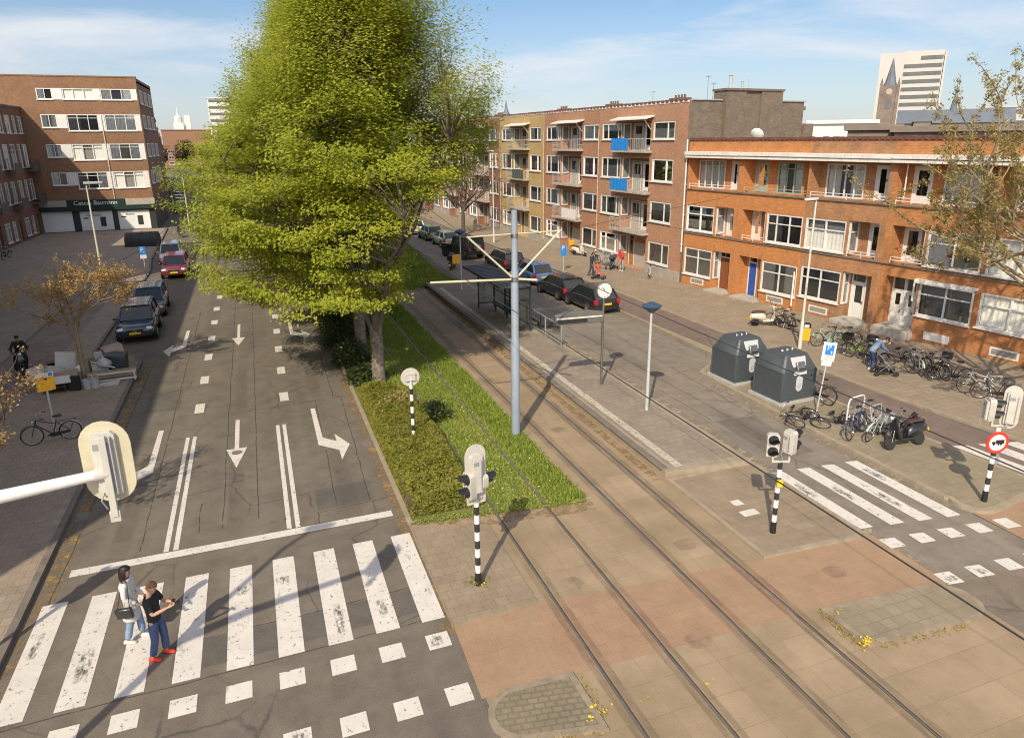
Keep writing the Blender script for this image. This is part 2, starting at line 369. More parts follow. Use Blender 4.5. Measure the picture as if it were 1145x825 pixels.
islandm = paving('island_tiles', (.31, .245, .165), (.35, .275, .19), (.26, .205, .135), .3, .3, .5, .01, patch=(.31, .24, .165), dark=.3)
setts = paving('cobble_setts', (.29, .235, .16), (.34, .275, .19), (.2, .155, .1), .2, .13, .5, .022, R(10), patch=(.2, .18, .12), dark=.3)
platm = paving('platform_tiles', (.3, .25, .195), (.34, .285, .22), (.2, .165, .125), .3, .3, .5, .008, patch=(.28, .235, .18), dark=.3)
redp = paving('red_cycle_tiles', (.36, .23, .145), (.39, .25, .16), (.32, .205, .13), .3, .3, .5, .006, patch=(.37, .265, .165), pamt=.8, dark=.22)
kerbm = pm('kerb_stone', (.31, .255, .18), .85, var=.15, scale=3, dirt=.4)
kerbt = pm('tan_kerb', (.27, .22, .155), .9, var=.2, scale=4, dirt=.4)
kerbd = pm('kerb_dark', (.17, .145, .12), .85, var=.2, scale=3)
soil = pm('soil', (.1, .075, .045), .95, var=.3, scale=3)
mt, ns, ls, bs = nodes('town_ground'); t = NN(ns, 'TexCoord').outputs['Object']
ls.new(cmix(ns, ls, ramp(ns, ls, nz(ns, ls, t, .02, 6), .4, .6), (.12, .1, .085), (.17, .14, .115)), bs.inputs['Base Color']); bs.inputs['Roughness'].default_value = .9; town = mt
mt, ns, ls, bs = nodes('turf'); t = NN(ns, 'TexCoord').outputs['Object']
o = cmix(ns, ls, ramp(ns, ls, nz(ns, ls, t, .5, 5), .35, .65), (.13, .16, .03), (.2, .2, .05)); o = cmix(ns, ls, ramp(ns, ls, nz(ns, ls, t, 25, 3), .3, .7, (.6,)*3, (1.1,)*3), (.02, .02, .005), o)
ls.new(o, bs.inputs['Base Color']); bs.inputs['Roughness'].default_value = .95; turf = mt
def wornpaint(name, col=(.64, .6, .54), wear=.59):
    mt, ns, ls, bs = nodes(name); t = NN(ns, 'TexCoord').outputs['Object']
    o = cmix(ns, ls, ramp(ns, ls, nz(ns, ls, t, 2., 6, .7), .35, .7), mul(col, .9), mul(col, 1.06))
    sk = NN(ns, 'Mapping'); sk.inputs['Scale'].default_value = (3.5, 1.2, 1); ls.new(t, sk.inputs[0])
    o = cmix(ns, ls, ramp(ns, ls, nz(ns, ls, sk.outputs[0], 1.1, 5, .7), .6, .7, (0,0,0), (.55,)*3), o, (.12, .105, .09))
    ls.new(o, bs.inputs['Base Color']); bs.inputs['Roughness'].default_value = .7
    tr = NN(ns, 'BsdfTransparent'); k = ramp(ns, ls, nz(ns, ls, t, 9., 7, .75), wear, wear+.04); ms = NN(ns, 'MixShader'); ls.new(k, ms.inputs[0]); ls.new(bs.outputs[0], ms.inputs[1]); ls.new(tr.outputs[0], ms.inputs[2]); ls.new(ms.outputs[0], ns['Material Output'].inputs[0]); return mt
paint = wornpaint('road_paint'); paint_d = wornpaint('old_line_paint', (.5, .44, .35), .55)
def litter(name, col, thr=.5):
    mt, ns, ls, bs = nodes(name); t = NN(ns, 'TexCoord').outputs['Object']
    ls.new(cmix(ns, ls, ramp(ns, ls, nz(ns, ls, t, 12, 4), .3, .7), mul(col, .6), mul(col, 1.2)), bs.inputs['Base Color']); bs.inputs['Roughness'].default_value = .95
    tr = NN(ns, 'BsdfTransparent'); k = ramp(ns, ls, nz(ns, ls, t, 2.6, 7, .75), thr-.08, thr+.08); ms = NN(ns, 'MixShader'); ls.new(k, ms.inputs[0]); ls.new(bs.outputs[0], ms.inputs[1]); ls.new(tr.outputs[0], ms.inputs[2]); ls.new(ms.outputs[0], ns['Material Output'].inputs[0]); return mt
dirt = litter('gutter_litter', (.3, .2, .09), .47)
tar = litter('tar_seam', (.075, .065, .055), .54)

sheet('ground', [(1800*math.cos(2*PI*i/48), 1800*math.sin(2*PI*i/48)) for i in range(48)], -.03, town)
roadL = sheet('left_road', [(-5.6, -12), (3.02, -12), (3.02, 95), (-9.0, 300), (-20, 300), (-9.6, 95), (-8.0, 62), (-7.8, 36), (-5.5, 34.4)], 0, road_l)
roadR = sheet('right_road', [(13.6, 9.2), (17.2, 9.2), (17.1, 22), (19.5, 24.5), (19.3, 36), (18.6, 52), (16.5, 92), (14.2, 92), (13.5, 50), (13.5, 20)], 0, road_r)
junction = sheet('junction', [(3.02, -12), (60, -12), (60, 9.2), (17.2, 9.2), (13.6, 11.2), (3.02, 11.2)], -.004, junct)
bikepath = sheet('cycle_path', [(19.6, 6), (23.8, 6), (22.5, 15), (22.1, 27), (21.8, 40), (21.2, 54), (19.5, 92), (18.0, 92), (19.3, 50), (19.6, 30), (20.0, 18), (20.4, 12)], .004, bikep)
track = sheet('tram_track_bed', [(3.02, -12), (13.75, -12), (13.75, 15.6), (10.62, 15.75), (10.62, 45.2), (7.95, 44.4), (7.95, 15.35), (3.02, 16.0)], .002, trackm)
redx = sheet('red_cycle_crossing', [(2.95, 9.72), (10.5, 9.5), (13.85, 9.15), (13.85, 11.25), (10.6, 11.4), (4.9, 11.8), (3.0, 11.72)], .007, redp)
sheet('red_cycle_landing', [(17.2, 8.8), (26, 7.6), (26, 9.6), (20.6, 11.1), (17.2, 11.1)], .008, redp)
def raised(name, poly, h, mat, kerb=kerbm, kw=.14, closed=True):
    mb = MB(); mb.prism(poly, -.05, h); o = mb.build(name, mat, flat=True); o['kind'] = 'structure'
    k = MB(); pl = [poly[-1]]+list(poly)+[poly[0], poly[1]]; A, B = offs(pl, -.02)[1:-1], offs(pl, kw)[1:-1]
    k.loft([[(a.x, a.y, -.04), (b.x, b.y, -.04), (b.x, b.y, h+.006), (a.x, a.y, h+.006)] for a, b in zip(A, B)], False); k.build('kerb', kerb, o, sharp=30); return o
raised('left_pavement', [(-5.5, -12), (-5.5, 34.0), (-5.9, 35.2), (-7.8, 36.6), (-8.0, 60), (-8.6, 66), (-9.6, 90.5), (-60, 90.5), (-60, -12)], .11, leftp, kerbd)
mb = MB(); strip(mb, [(-11.3, -10), (-11.35, 36), (-11.25, 60), (-10.9, 66), (-9.9, 74), (-9.6, 90)], 0, .16, .05, .122); lk = mb.build('kerb', kerbd); lk['kind'] = 'structure'; lk.name = 'pavement_kerb_line'
sheet('left_cycle_path', [(-11.28, -10), (-9.2, -10), (-9.2, 60), (-11.2, 60), (-11.33, 36)], .1135, asphalt('dark_cycle_path', (.27, .2, .165), (.31, .235, .19), .3, .2))
raised('right_pavement', [(60, 7), (60, 130), (19.8, 130), (21.25, 54), (21.85, 40), (22.1, 27), (22.4, 18), (23.1, 12.5), (24.6, 7)], .06, rightp, kerbm)
raised('paved_strip', [(17.15, 11.9)]+arc(17.75, 11.5, .62, 150, 280, 6)+[(20.45, 11.3), (20.0, 18), (19.6, 30), (19.5, 35.5), (19.3, 25.2), (18.4, 24.3), (17.2, 23.4), (17.1, 18)], .1, stripp)
raised('signal_island', [(2.98, 11.78), (4.9, 11.86), (4.9, 15.2), (2.98, 15.9)], .04, islandm, islandm, .02)
raised('crossing_island', [(10.62, 11.42), (13.1, 11.28)]+arc(13.38, 11.6, .32, -80, 20, 5)+[(13.7, 15.6), (10.62, 15.6)], .07, islandm, kerbm, .1)
raised('refuge_island', [(4.72, 9.68), (3.4, 9.72)]+arc(3.5, 9.13, .58, 110, 260, 7)+[(4.74, 8.3)], .06, setts, kerbt, .1)
raised('paved_island', [(10.47, 9.42), (10.5, 8.25), (13.2, 8.05)]+arc(13.3, 8.6, .55, -80, 70, 6)+[(13.0, 9.25)], .06, stripp, kerbt, .09)
platform = raised('tram_platform', [(10.64, 15.75), (13.45, 15.5), (13.45, 46), (10.64, 46)], .24, platm, kerbm, .3)
mb = MB(); mb.box(10.55, 10.78, 15.9, 45.5, .24, .3); mb.build('platform_edge', kerbd, platform, bevel=.015)
sheet('platform_line', [(11.05, 15.9), (11.32, 15.9), (11.32, 44), (11.05, 44)], .252, paint_d, platform)
# old turf under the trees and between the rails
grass_poly = [(3.02, 16.05), (7.95, 15.4), (7.95, 44.4), (10.4, 45.4), (13.2, 47), (12.95, 52), (14.6, 80), (14.6, 92), (3.02, 92)]
mb = MB(); mb.prism(grass_poly, -.04, .03); g = mb.build('median_ground', turf, flat=True); g['kind'] = 'structure'
mb = MB(); strip(mb, [(3.02, 92), (3.02, 16.0)], -.07, .07, -.04, .06); mb.build('kerb', kerbm, g)
mb = MB(); strip(mb, [(7.95, 15.4), (7.95, 44.4), (10.4, 45.4)], -.04, .06, -.04, .04); mb.build('track_edge', kerbm, g)
# rails: a steel head and a dark groove set in the slabs
railhead = pm('rail_head', (.24, .215, .185), .5, .6, var=.25, scale=2); groove = pm('rail_groove', (.075, .053, .036), .95, var=.3, scale=5)
for xa in (5.29, 6.71, 8.45, 9.87):
    g1 = MB(); g1.box(xa-.03, xa+.05, -12, 92, -.03, .009); o = g1.build('rail', groove, track, flat=True)
    h = MB(); h.box(xa-.03, xa+.012, -12, 92, .0, .014); h.build('rail_head', railhead, o, flat=True)
    if xa < 8:
        h = MB(); h.box(xa-.03, xa+.03, 15.6, 92, .0, .065); h.build('rail_head', railhead, o, flat=True)
# --- markings on the left road
Z = .006
def mark(name, poly, parent, z=Z, mat=None): return sheet(name, poly, z, mat or paint, parent)
def rect(cx, cy, w, l): return [(cx-w/2, cy-l/2), (cx+w/2, cy-l/2), (cx+w/2, cy+l/2), (cx-w/2, cy+l/2)]
for i in range(9): mark('zebra_stripe', rect(-4.97+i*.954, 13.87+.01*(i % 2), .49, 3.5), roadL)
mark('stop_line', rect(-1.12, 16.76, 7.6, .3), roadL)
for i in range(9): mark('crossing_block', rect(2.6-.942*i, 11.48, .46, .44), roadL)
for i in range(9): mark('crossing_block', rect(2.6-.942*i, 9.98, .46, .44), roadL)
for xa in (-2.86, 0.06):
    for dx in (-.1, .12): mark('lane_line', rect(xa+dx+.06, 20.6, .12, 7.3), roadL)
for k in range(9):
    mark('lane_dash', rect(-2.68+(0 if k < 6 else .06*(k-5)), 27.04+3.47*k, .33, 1.0), roadL)
    mark('lane_dash', rect(.38+.045*k, 27.18+3.47*k, .33, 1.0), roadL)
def arrow_straight(x, y0, y1): mark('lane_arrow', [(x-.07, y1), (x-.07, y0+1.5), (x-.32, y0+1.5), (x, y0), (x+.32, y0+1.5), (x+.07, y0+1.5), (x+.07, y1)], roadL)
arrow_straight(-1.32, 21.2, 25.3); arrow_straight(-1.38, 35.5, 39.9)
def arrow_turn(x, y, s):
    P = [(-.08, 1.75), (-.08, -1.35), (.42, -1.95), (.4, -.95+-.05), (.95, -2.2), (.5, -3.6), (.45, -2.75), (.07, -1.7-.3), (.09, 1.75)]
    P = [(-.08, 1.75), (-.1, -1.7), (.5, -2.35), (.5, -3.1), (.88, -2.0), (.5, -.95), (.5, -1.6), (.09, -1.15), (.08, 1.75)]
    mark('turn_arrow', [(x+s*a, y+b) for a, b in P], roadL)
arrow_turn(1.33, 23.7, 1); arrow_turn(1.25, 38.3, 1); arrow_turn(-3.82, 23.5, -1); arrow_turn(-3.92, 37.8, -1)
mb = MB(); mb.lathe([(0, 0), (.17, 0), (.17, .004)], 20, (-1.31, 22.37, .009)); mb.build('manhole_cover', kerbd, roadL)
rs = random.Random(3)
def seam(x0, y0, x1, y1, w=.026, parent=roadL):
    n = max(3, int(math.hypot(x1-x0, y1-y0)/.5)); pts = []
    for i in range(n+1):
        t = i/n; pts.append((x0+(x1-x0)*t+rs.gauss(0, .012), y0+(y1-y0)*t+rs.gauss(0, .012)))
    A, B = offs(pts, -w/2), offs(pts, w/2); mb = MB()
    for i in range(n): mb.quad((*A[i], .0045), (*B[i], .0045), (*B[i+1], .0045), (*A[i+1], .0045))
    mb.build('tar_seam', tar, parent, flat=True)
for s in ((-1.62, 17.6, -1.62, 48), (-.72, 17.8, -.66, 46), (1.33, 17.8, 1.5, 26.3), (2.25, 17.7, 2.48, 26.3), (-3.52, 17.2, -3.54, 44), (-1.55, 26, 2.5, 26.3), (.78, 17.5, 3.0, 17.7), (.78, 16.9, .8, 17.6),
          (-.05, 17.4, -.02, 18.3), (-5.3, 24.4, -2.8, 24.2), (2.2, 26.4, 2.3, 34), (-5.2, 12.0, 2.95, 12.2), (-2.2, 17.6, -2.2, 19.2), (-5.1, 14.4, -5.0, 33), (-5.4, 41, 1.0, 46.5), (-2.4, 13.2, 2.6, 13.4)): seam(*s)
for s in ((15.4, 15.6, 15.2, 33), (14.6, 19, 14.4, 34), (16.3, 18.6, 16.8, 30), (14.6, 18.8, 16.2, 18.7), (14.1, 34, 17.6, 33)): seam(*s, parent=roadR)
for s in ((12.9, 22, 13.45, 15.6),): seam(*s, w=.03, parent=platform)
def litterstrip(pts, d0, d1, parent, mat=dirt, z=.0035):
    A, B = offs(pts, d0), offs(pts, d1); mb = MB()
    for i in range(len(pts)-1): mb.quad((*A[i], z), (*B[i], z), (*B[i+1], z), (*A[i+1], z))
    mb.build('leaf_litter', mat, parent, flat=True)
litterstrip([(3.0, 11.5), (2.98, 60)], -.0, .3, roadL); litterstrip([(-5.45, -5), (-5.4, 34)], -.42, .0, roadL)
litterstrip([(8.0, 15.35), (3.0, 16.0)], .0, .5, track, z=.008); litterstrip([(10.55, 15.8), (10.55, 44)], .0, .3, track, z=.008)
litterstrip([(13.55, 9.2), (13.6, 45)], -.5, -.0, roadR, litter('pale_dust', (.36, .29, .2), .5)); litterstrip([(17.1, 22), (17.1, 11.5)], -.4, 0, roadR, litter('pale_dust', (.36, .29, .2), .47))
# --- markings on the right road, platform end and cycle path
for i, x in enumerate((13.76, 14.69, 15.54, 16.4)): mark('zebra_stripe', [(x, 11.58-.13*i), (x+.43, 11.54-.13*i), (x+.43, 14.86-.08*i), (x, 14.92-.08*i)], roadR)
for i in range(5): mark('crossing_block', [(13.8+.88*i, 10.63-.1*i), (14.24+.88*i, 10.58-.1*i), (14.26+.88*i, 10.97-.09*i), (13.82+.88*i, 11.04-.09*i)], junction, .012)
for i in range(5): mark('crossing_block', [(13.78+.9*i, 9.1-.06*i), (14.22+.9*i, 9.04-.06*i), (14.25+.9*i, 9.46-.06*i), (13.82+.9*i, 9.52-.06*i)], junction, .012)
for i, x in enumerate((20.75, 21.65, 22.5)): mark('zebra_stripe', [(x+.1, 11.3-.25*i), (x+.62, 11.15-.25*i), (x+.3, 14.15-.2*i), (x-.22, 14.3-.2*i)], bikepath, .009)
for px, py in ((824, 562), (838, 573)):
    p = at(px, py, .08); mark('tactile_tile', rect(p.x, p.y, .5 if px > 830 else .3, .28), bpy.data.objects['crossing_island'], .082)

# --- grime, scuffs and patches: stains with a shape of their own
def stain(name, col, lo, hi, sc=3., stretch=(1, 1, 1), amax=.8):
    mt, ns, ls, bs = nodes(name); t = NN(ns, 'TexCoord').outputs['Object']; mp_ = NN(ns, 'Mapping'); mp_.inputs['Scale'].default_value = stretch; ls.new(t, mp_.inputs[0])
    bs.inputs['Base Color'].default_value = (*col, 1); bs.inputs['Roughness'].default_value = .9
    gx = NN(ns, 'SeparateXYZ'); ls.new(NN(ns, 'TexCoord').outputs['Generated'], gx.inputs[0]); prod = None
    for a in (0, 1):                                     # the stain thins out towards its own rim
        m1 = NN(ns, 'Math', operation='SUBTRACT'); m1.inputs[0].default_value = 1; ls.new(gx.outputs[a], m1.inputs[1]); m2_ = NN(ns, 'Math', operation='MULTIPLY'); ls.new(gx.outputs[a], m2_.inputs[0]); ls.new(m1.outputs[0], m2_.inputs[1]); m4 = NN(ns, 'Math', operation='MULTIPLY', use_clamp=True); ls.new(m2_.outputs[0], m4.inputs[0]); m4.inputs[1].default_value = 6.5
        if prod is None: prod = m4.outputs[0]
        else: mm = NN(ns, 'Math', operation='MULTIPLY'); ls.new(prod, mm.inputs[0]); ls.new(m4.outputs[0], mm.inputs[1]); prod = mm.outputs[0]
    tr = NN(ns, 'BsdfTransparent'); k = ramp(ns, ls, nz(ns, ls, mp_.outputs[0], sc, 7, .72), lo, hi, (0, 0, 0), (amax,)*3); ms = NN(ns, 'MixShader'); mf = NN(ns, 'Math', operation='MULTIPLY'); ls.new(k, mf.inputs[0]); ls.new(prod, mf.inputs[1])
    ls.new(mf.outputs[0], ms.inputs[0]); ls.new(tr.outputs[0], ms.inputs[1]); ls.new(bs.outputs[0], ms.inputs[2])
    ls.new(ms.outputs[0], ns['Material Output'].inputs[0]); return mt
grime = stain('rail_grime', (.15, .11, .07), .3, .7, 2.2, (3, .5, 1), .4); scuff = stain('tyre_scuff', (.09, .078, .066), .44, .62, 5., (2.2, .8, 1)); oil = stain('oil_stain', (.085, .073, .06), .42, .72, 1.6, (1, 1, 1), .4)
for k, xa in enumerate((5.29, 6.71, 8.45, 9.87)):
    y1 = 15.3 if xa < 8 else 44
    for d0, d1 in ((-.2, -.035), (.06, .22)): sheet('rail_grime', [(xa+d0, -6), (xa+d1, -6), (xa+d1, y1), (xa+d0, y1)], .0085+.0002*k, grime, track)
rs = random.Random(12)
for x in [-4.97+i*.954 for i in range(9)]:
    if rs.random() < .6: y = rs.uniform(12.6, 15.1); l = rs.uniform(.3, 1.2); sheet('tyre_scuff', rect(x+rs.uniform(-.06, .06), y, rs.uniform(.18, .34), l), .0075, scuff, roadL)
for i in range(9):
    for yy in (11.48, 9.98):
        if rs.random() < .3: sheet('tyre_scuff', rect(2.6-.942*i+rs.uniform(-.06, .06), yy, .26, .3), .0075, scuff, roadL)
for k in range(4): sheet('tyre_scuff', rect(13.97+.88*k, 12.4+rs.random()*1.6, .24, .9), .0075, scuff, roadR)
for k in range(5):
    if k != 2: sheet('tyre_scuff', rect(14.05+.9*k, 9.25-.06*k, .3, .22), .0135, scuff, junction)
for x, y, w, l in ((-1.3, 19.5, .5, 5.5), (1.7, 19.2, .6, 5), (-4.0, 19.4, .55, 5), (-1.2, 29, .5, 7), (1.6, 30, .5, 8), (15.3, 17.5, .7, 4.5), (15.5, 27, .7, 9)): sheet('oil_stain', rect(x, y, w, l), .005, oil, roadL if x < 5 else roadR)
patch_a = asphalt('asphalt_patch', (.125, .11, .092), (.15, .132, .11), 0, .25)
for q in ([(.8, 17.62), (2.3, 17.7), (2.28, 18.9), (.82, 18.85)], [(-4.6, 27.2), (-3.4, 27.3), (-3.42, 29.6), (-4.62, 29.5)], [(-2.4, 12.35), (2.9, 12.5), (2.9, 13.35), (-2.4, 13.2)]): sheet('asphalt_patch', q, .003, patch_a, roadL)
sheet('asphalt_patch', [(14.6, 15.7), (16.1, 15.6), (16.2, 18.7), (14.7, 18.8)], .003, asphalt('asphalt_patch_right', (.17, .147, .118), (.2, .172, .138), 0, .2), roadR)
b_ = MB()
for x, y in ((-5.2, 19.6), (-5.2, 30.2), (2.75, 21.5), (2.78, 33.5)): b_ = MB(); b_.box(x-.16, x+.16, y-.22, y+.22, .001, .011); o_ = b_.build('drain_grate', kerbd, roadL, flat=True)
for x, y in ((5.9, 12.2), (7.5, 9.6), (9.2, 12.6), (11.8, 10.4), (7.4, 18.2), (9.15, 20.2)):
    p_ = [(x+.3*math.cos(2*PI*i/16)*(1+.2*math.sin(3*i)), y+.26*math.sin(2*PI*i/16)*(1+.15*math.cos(2*i))) for i in range(16)]; sheet('oil_stain', p_, .0105, oil, track)
# ------------------------------------------------------------------ buildings
def frame_root(name, label, cat, org, d, s=0., group=None):
    """an Empty on a facade line: local x runs along the facade to the right as seen from the street, y goes in"""
    d = Vector((d[0], d[1])).normalized()
    return thing(name, label, cat, (org[0]+d.x*s, org[1]+d.y*s, 0), math.atan2(d.y, d.x), group)
def wall(mb, x0, x1, z0, z1, holes=(), y=0., depth=.14, mi=0):
    xs = sorted({x0, x1, *[v for h in holes for v in h[:2]]}); zs = sorted({z0, z1, *[v for h in holes for v in h[2:4]]})
    for i in range(len(xs)-1):
        for j in range(len(zs)-1):
            cx, cz = (xs[i]+xs[i+1])/2, (zs[j]+zs[j+1])/2
            if any(h[0] < cx < h[1] and h[2] < cz < h[3] for h in holes): continue
            mb.quad((xs[i], y, zs[j]), (xs[i+1], y, zs[j]), (xs[i+1], y, zs[j+1]), (xs[i], y, zs[j+1]), mi)
    for h in holes:
        a, b, e, f = h[:4]; q = y+(h[4] if len(h) > 4 else depth)
        mb.quad((a, y, e), (a, q, e), (a, q, f), (a, y, f), mi); mb.quad((b, y, e), (b, y, f), (b, q, f), (b, q, e), mi)
        mb.quad((a, y, e), (b, y, e), (b, q, e), (a, q, e), mi); mb.quad((a, y, f), (a, q, f), (b, q, f), (b, y, f), mi)
rw = random.Random(11)
blinds = [pm('blind_%s' % n_, c_, .8, var=.15, scale=1.5) for n_, c_ in (('grey', (.3, .29, .27)), ('beige', (.45, .4, .32)), ('dark', (.12, .12, .12)), ('slate', (.2, .21, .23)))]
def curtain_mb(mb, x0, x1, z0, z1, y):
    n = max(4, int((x1-x0)/.07)); ph = rw.random()*6
    pts = [(x0+(x1-x0)*i/n, y+.012*math.sin(i*1.9+ph)) for i in range(n+1)]
    for i in range(n): mb.quad((*pts[i], z0), (*pts[i+1], z0), (*pts[i+1], z1), (*pts[i], z1))
def window(parent, x0, x1, z0, z1, y=.06, cols=(), rows=(), fm=None, cur='r', fw_=.07, M=None, name='window', sill=True, gl=None, rowcols=None, dep=.09):
    """frame with mullions (mesh), pane and curtain as its own children; cols/rows are fractions"""
    fm = fm or white; mb = MB(); mb.M = M
    mb.box(x0, x0+fw_, y-.03, y+dep-.03, z0, z1); mb.box(x1-fw_, x1, y-.03, y+dep-.03, z0, z1)
    mb.box(x0+fw_, x1-fw_, y-.03, y+dep-.03, z0, z0+fw_); mb.box(x0+fw_, x1-fw_, y-.03, y+dep-.03, z1-fw_, z1)
    xi, xj, zi, zj = x0+fw_, x1-fw_, z0+fw_, z1-fw_
    for cf in cols: xc = x0+(x1-x0)*cf; mb.box(xc-.035, xc+.035, y-.02, y+.05, zi, zj)
    cx = [x0]+[x0+(x1-x0)*cf for cf in cols]+[x1]
    for k, rf in enumerate(rows):
        zc = z0+(z1-z0)*rf
        for a, b in zip(cx[:-1], cx[1:]): mb.box(a+.036, b-.036, y-.018, y+.045, zc-.028, zc+.028)
    if sill: mb.box(x0-.05, x1+.05, y-.16, y-.031, z0-.06, z0-.0)
    w = mb.build(name, fm, parent)
    p = MB(); p.M = M; p.quad((xi, y+.035, zi), (xj, y+.035, zi), (xj, y+.035, zj), (xi, y+.035, zj)); p.build('pane', gl or glass, w, flat=True)
    cm = MB(); cm.M = M; W = x1-x0; H = z1-z0
    if cur == 'r': cur = rw.choice(['sides', 'full', 'full', 'net', 'full', 'left', 'right', 'full', 'blind', 'full', 'net', 'net'])
    if cur == 'sides':
        c2 = MB(); c2.M = M; curtain_mb(cm, xi, x0+W*.36, zi, zj, y+.1); curtain_mb(c2, x1-W*.36, xj, zi, zj, y+.1); c2.build('curtain', curtain_w, w, sharp=80)
    elif cur == 'left': curtain_mb(cm, xi, x0+W*.42, zi, zj, y+.1)
    elif cur == 'right': curtain_mb(cm, x1-W*.42, xj, zi, zj, y+.1)
    elif cur == 'full': curtain_mb(cm, xi, xj, zi, zj, y+.1)
    elif cur == 'net': curtain_mb(cm, xi, xj, zi, z0+H*.62, y+.1)
    elif cur == 'blind': cm.quad((xi, y+.1, z0+H*.55), (xj, y+.1, z0+H*.55), (xj, y+.1, zj), (xi, y+.1, zj))
    bk_ = MB(); bk_.M = M; bk_.quad((xi, y+.17, zi), (xj, y+.17, zi), (xj, y+.17, zj), (xi, y+.17, zj))
    if cur != 'none' or rw.random() < .5: bk_.build('blind', rw.choice(blinds), w, flat=True)
    if cm.f: cm.build('curtain', curtain_w if rw.random() < .8 else curtain_d, w, sharp=80)
    return w
def door(parent, x0, x1, z0, z1, y, dm, fm=None, light=None, name='door', panels=True, gl=None):
    fm = fm or white; f = MB(); f.box(x0, x0+.07, y-.04, y+.06, z0, z1); f.box(x1-.07, x1, y-.04, y+.06, z0, z1); f.box(x0+.07, x1-.07, y-.04, y+.06, z1-.07, z1)
    zt = z1-.07; top = z0+2.08
    d = MB(); X0, X1 = x0+.072, x1-.072
    if zt-top > .25: f.box(x0+.07, x1-.07, y-.03, y+.05, top, top+.07)
    top = min(top, zt)
    lx0, lx1, lz0, lz1 = X0+.14, X1-.14, z0+(.95 if light is None else light), top-.14
    d.box(X0, lx0, y-.01, y+.035, z0+.02, top-.002); d.box(lx1, X1, y-.01, y+.035, z0+.02, top-.002)
    d.box(lx0, lx1, y-.01, y+.035, z0+.02, lz0); d.box(lx0, lx1, y-.01, y+.035, lz1, top-.002)
    if panels and lz0-z0 > .5: d.box(lx0, lx1, y-.022, y-.011, z0+.2, lz0-.12)
    o = d.build(name, dm, parent, bevel=.004); f.build('door_frame', fm, o)
    if lx1 > lx0 and lz1 > lz0+.05:
        p = MB(); p.quad((lx0, y+.015, lz0), (lx1, y+.015, lz0), (lx1, y+.015, lz1), (lx0, y+.015, lz1)); p.build('pane', gl or glass, o, flat=True)
    if zt-top > .25:
        p = MB(); p.quad((X0, y+.015, top+.07), (X1, y+.015, top+.07), (X1, y+.015, zt), (X0, y+.015, zt)); p.build('fanlight', gl or glass, o, flat=True)
    h = MB(); h.box(X1-.1, X1-.05, y-.06, y-.011, z0+.98, z0+1.12); h.build('handle', steel, o)
    return o
def shell(root, x0, x1, y0, y1, z1, floors, top=None, name='interior'):
    mb = MB(); mb.quad((x0, y1, 0), (x1, y1, 0), (x1, y1, z1), (x0, y1, z1))
    for x in (x0+.03, x1-.03): mb.quad((x, y0, 0), (x, y1, 0), (x, y1, z1), (x, y0, z1))
    for z in floors: mb.box(x0+.03, x1-.03, y0, y1, z-.06, z+.06)
    return mb.build(name, room, root, flat=True)
def tiles_row(mb, x0, x1, y, z, step=.25, mi=0, bmi=0):
    n = int((x1-x0)/step)
    for i in range(n):
        a = x0+(x1-x0)*i/n; mb.box(a+.02, a+step*.62, y-.07, y+.22, z+rw.uniform(-.012, .012), z+.15+rw.uniform(-.01, .02), mi)
    mb.box(x0, x1, y-.03, y+.2, z-.08, z+.05, bmi)

rooftile = pm('dark_red_tiles', (.15, .06, .04), .75, var=.3, scale=4, dirt=.3)
bitumen = pm('roof_bitumen', (.14, .13, .12), .9, var=.25, scale=1)
lead = pm('zinc', (.36, .37, .37), .5, var=.15, scale=2, dirt=.3)
plaster = pm('grey_plinth', (.36, .33, .29), .85, var=.15, scale=2, dirt=.35)
concrete = pm('balcony_concrete', (.4, .36, .3), .85, var=.15, scale=3, dirt=.4)
cornice_m = pm('white_cornice', (.7, .68, .63), .6, var=.1, scale=2, dirt=.55)
step_m = pm('door_step', (.4, .37, .32), .8, var=.15, scale=3, dirt=.3)
greenframe = pm('pale_green_frame', (.34, .38, .3), .5, var=.08, dirt=.2)
br_orange = brick('orange_brick', (.56, .225, .07), (.62, .26, .085), (.42, .2, .09), (.44, .2, .08), .4, dark=.22)
br_orange2 = brick('weathered_orange_brick', (.5, .23, .1), (.56, .27, .115), (.33, .22, .14), (.27, .17, .1), .75, dark=.35)
br_orange3 = brick('orange_brick_shaded', (.55, .225, .075), (.6, .255, .09), (.38, .19, .09), (.33, .17, .08), .6, dark=.3)  # orange brick with stronger brown patches
br_pink = brick('pink_brown_brick', (.47, .245, .14), (.52, .28, .165), (.36, .22, .155), (.34, .19, .12), .4, dark=.18)
br_pink2 = brick('red_brown_brick', (.44, .22, .125), (.5, .255, .145), (.3, .18, .12), (.3, .16, .1), .5, dark=.2)
br_yellow = brick('ochre_brick', (.52, .36, .15), (.56, .395, .17), (.42, .3, .15), (.38, .27, .11), .5, dark=.2)
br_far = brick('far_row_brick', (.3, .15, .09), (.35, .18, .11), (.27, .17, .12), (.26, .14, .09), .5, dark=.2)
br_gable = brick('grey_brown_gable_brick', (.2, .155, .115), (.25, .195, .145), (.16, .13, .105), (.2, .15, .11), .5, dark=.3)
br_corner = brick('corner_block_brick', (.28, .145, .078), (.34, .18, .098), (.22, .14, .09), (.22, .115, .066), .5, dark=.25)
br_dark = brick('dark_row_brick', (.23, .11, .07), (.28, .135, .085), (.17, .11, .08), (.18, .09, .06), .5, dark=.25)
brown_door = pm('brown_door', (.22, .075, .03), .5, var=.15); tan_door = pm('tan_door', (.38, .2, .06), .5, var=.15); blue_door = pm('blue_door', (.03, .09, .36), .4, var=.06); grey_panel = pm('grey_panel', (.42, .39, .34), .6, var=.1)
sideglass = pm('curtained_side_glass', (.2, .21, .21), .12, var=.35, scale=1.5, spec=.7)
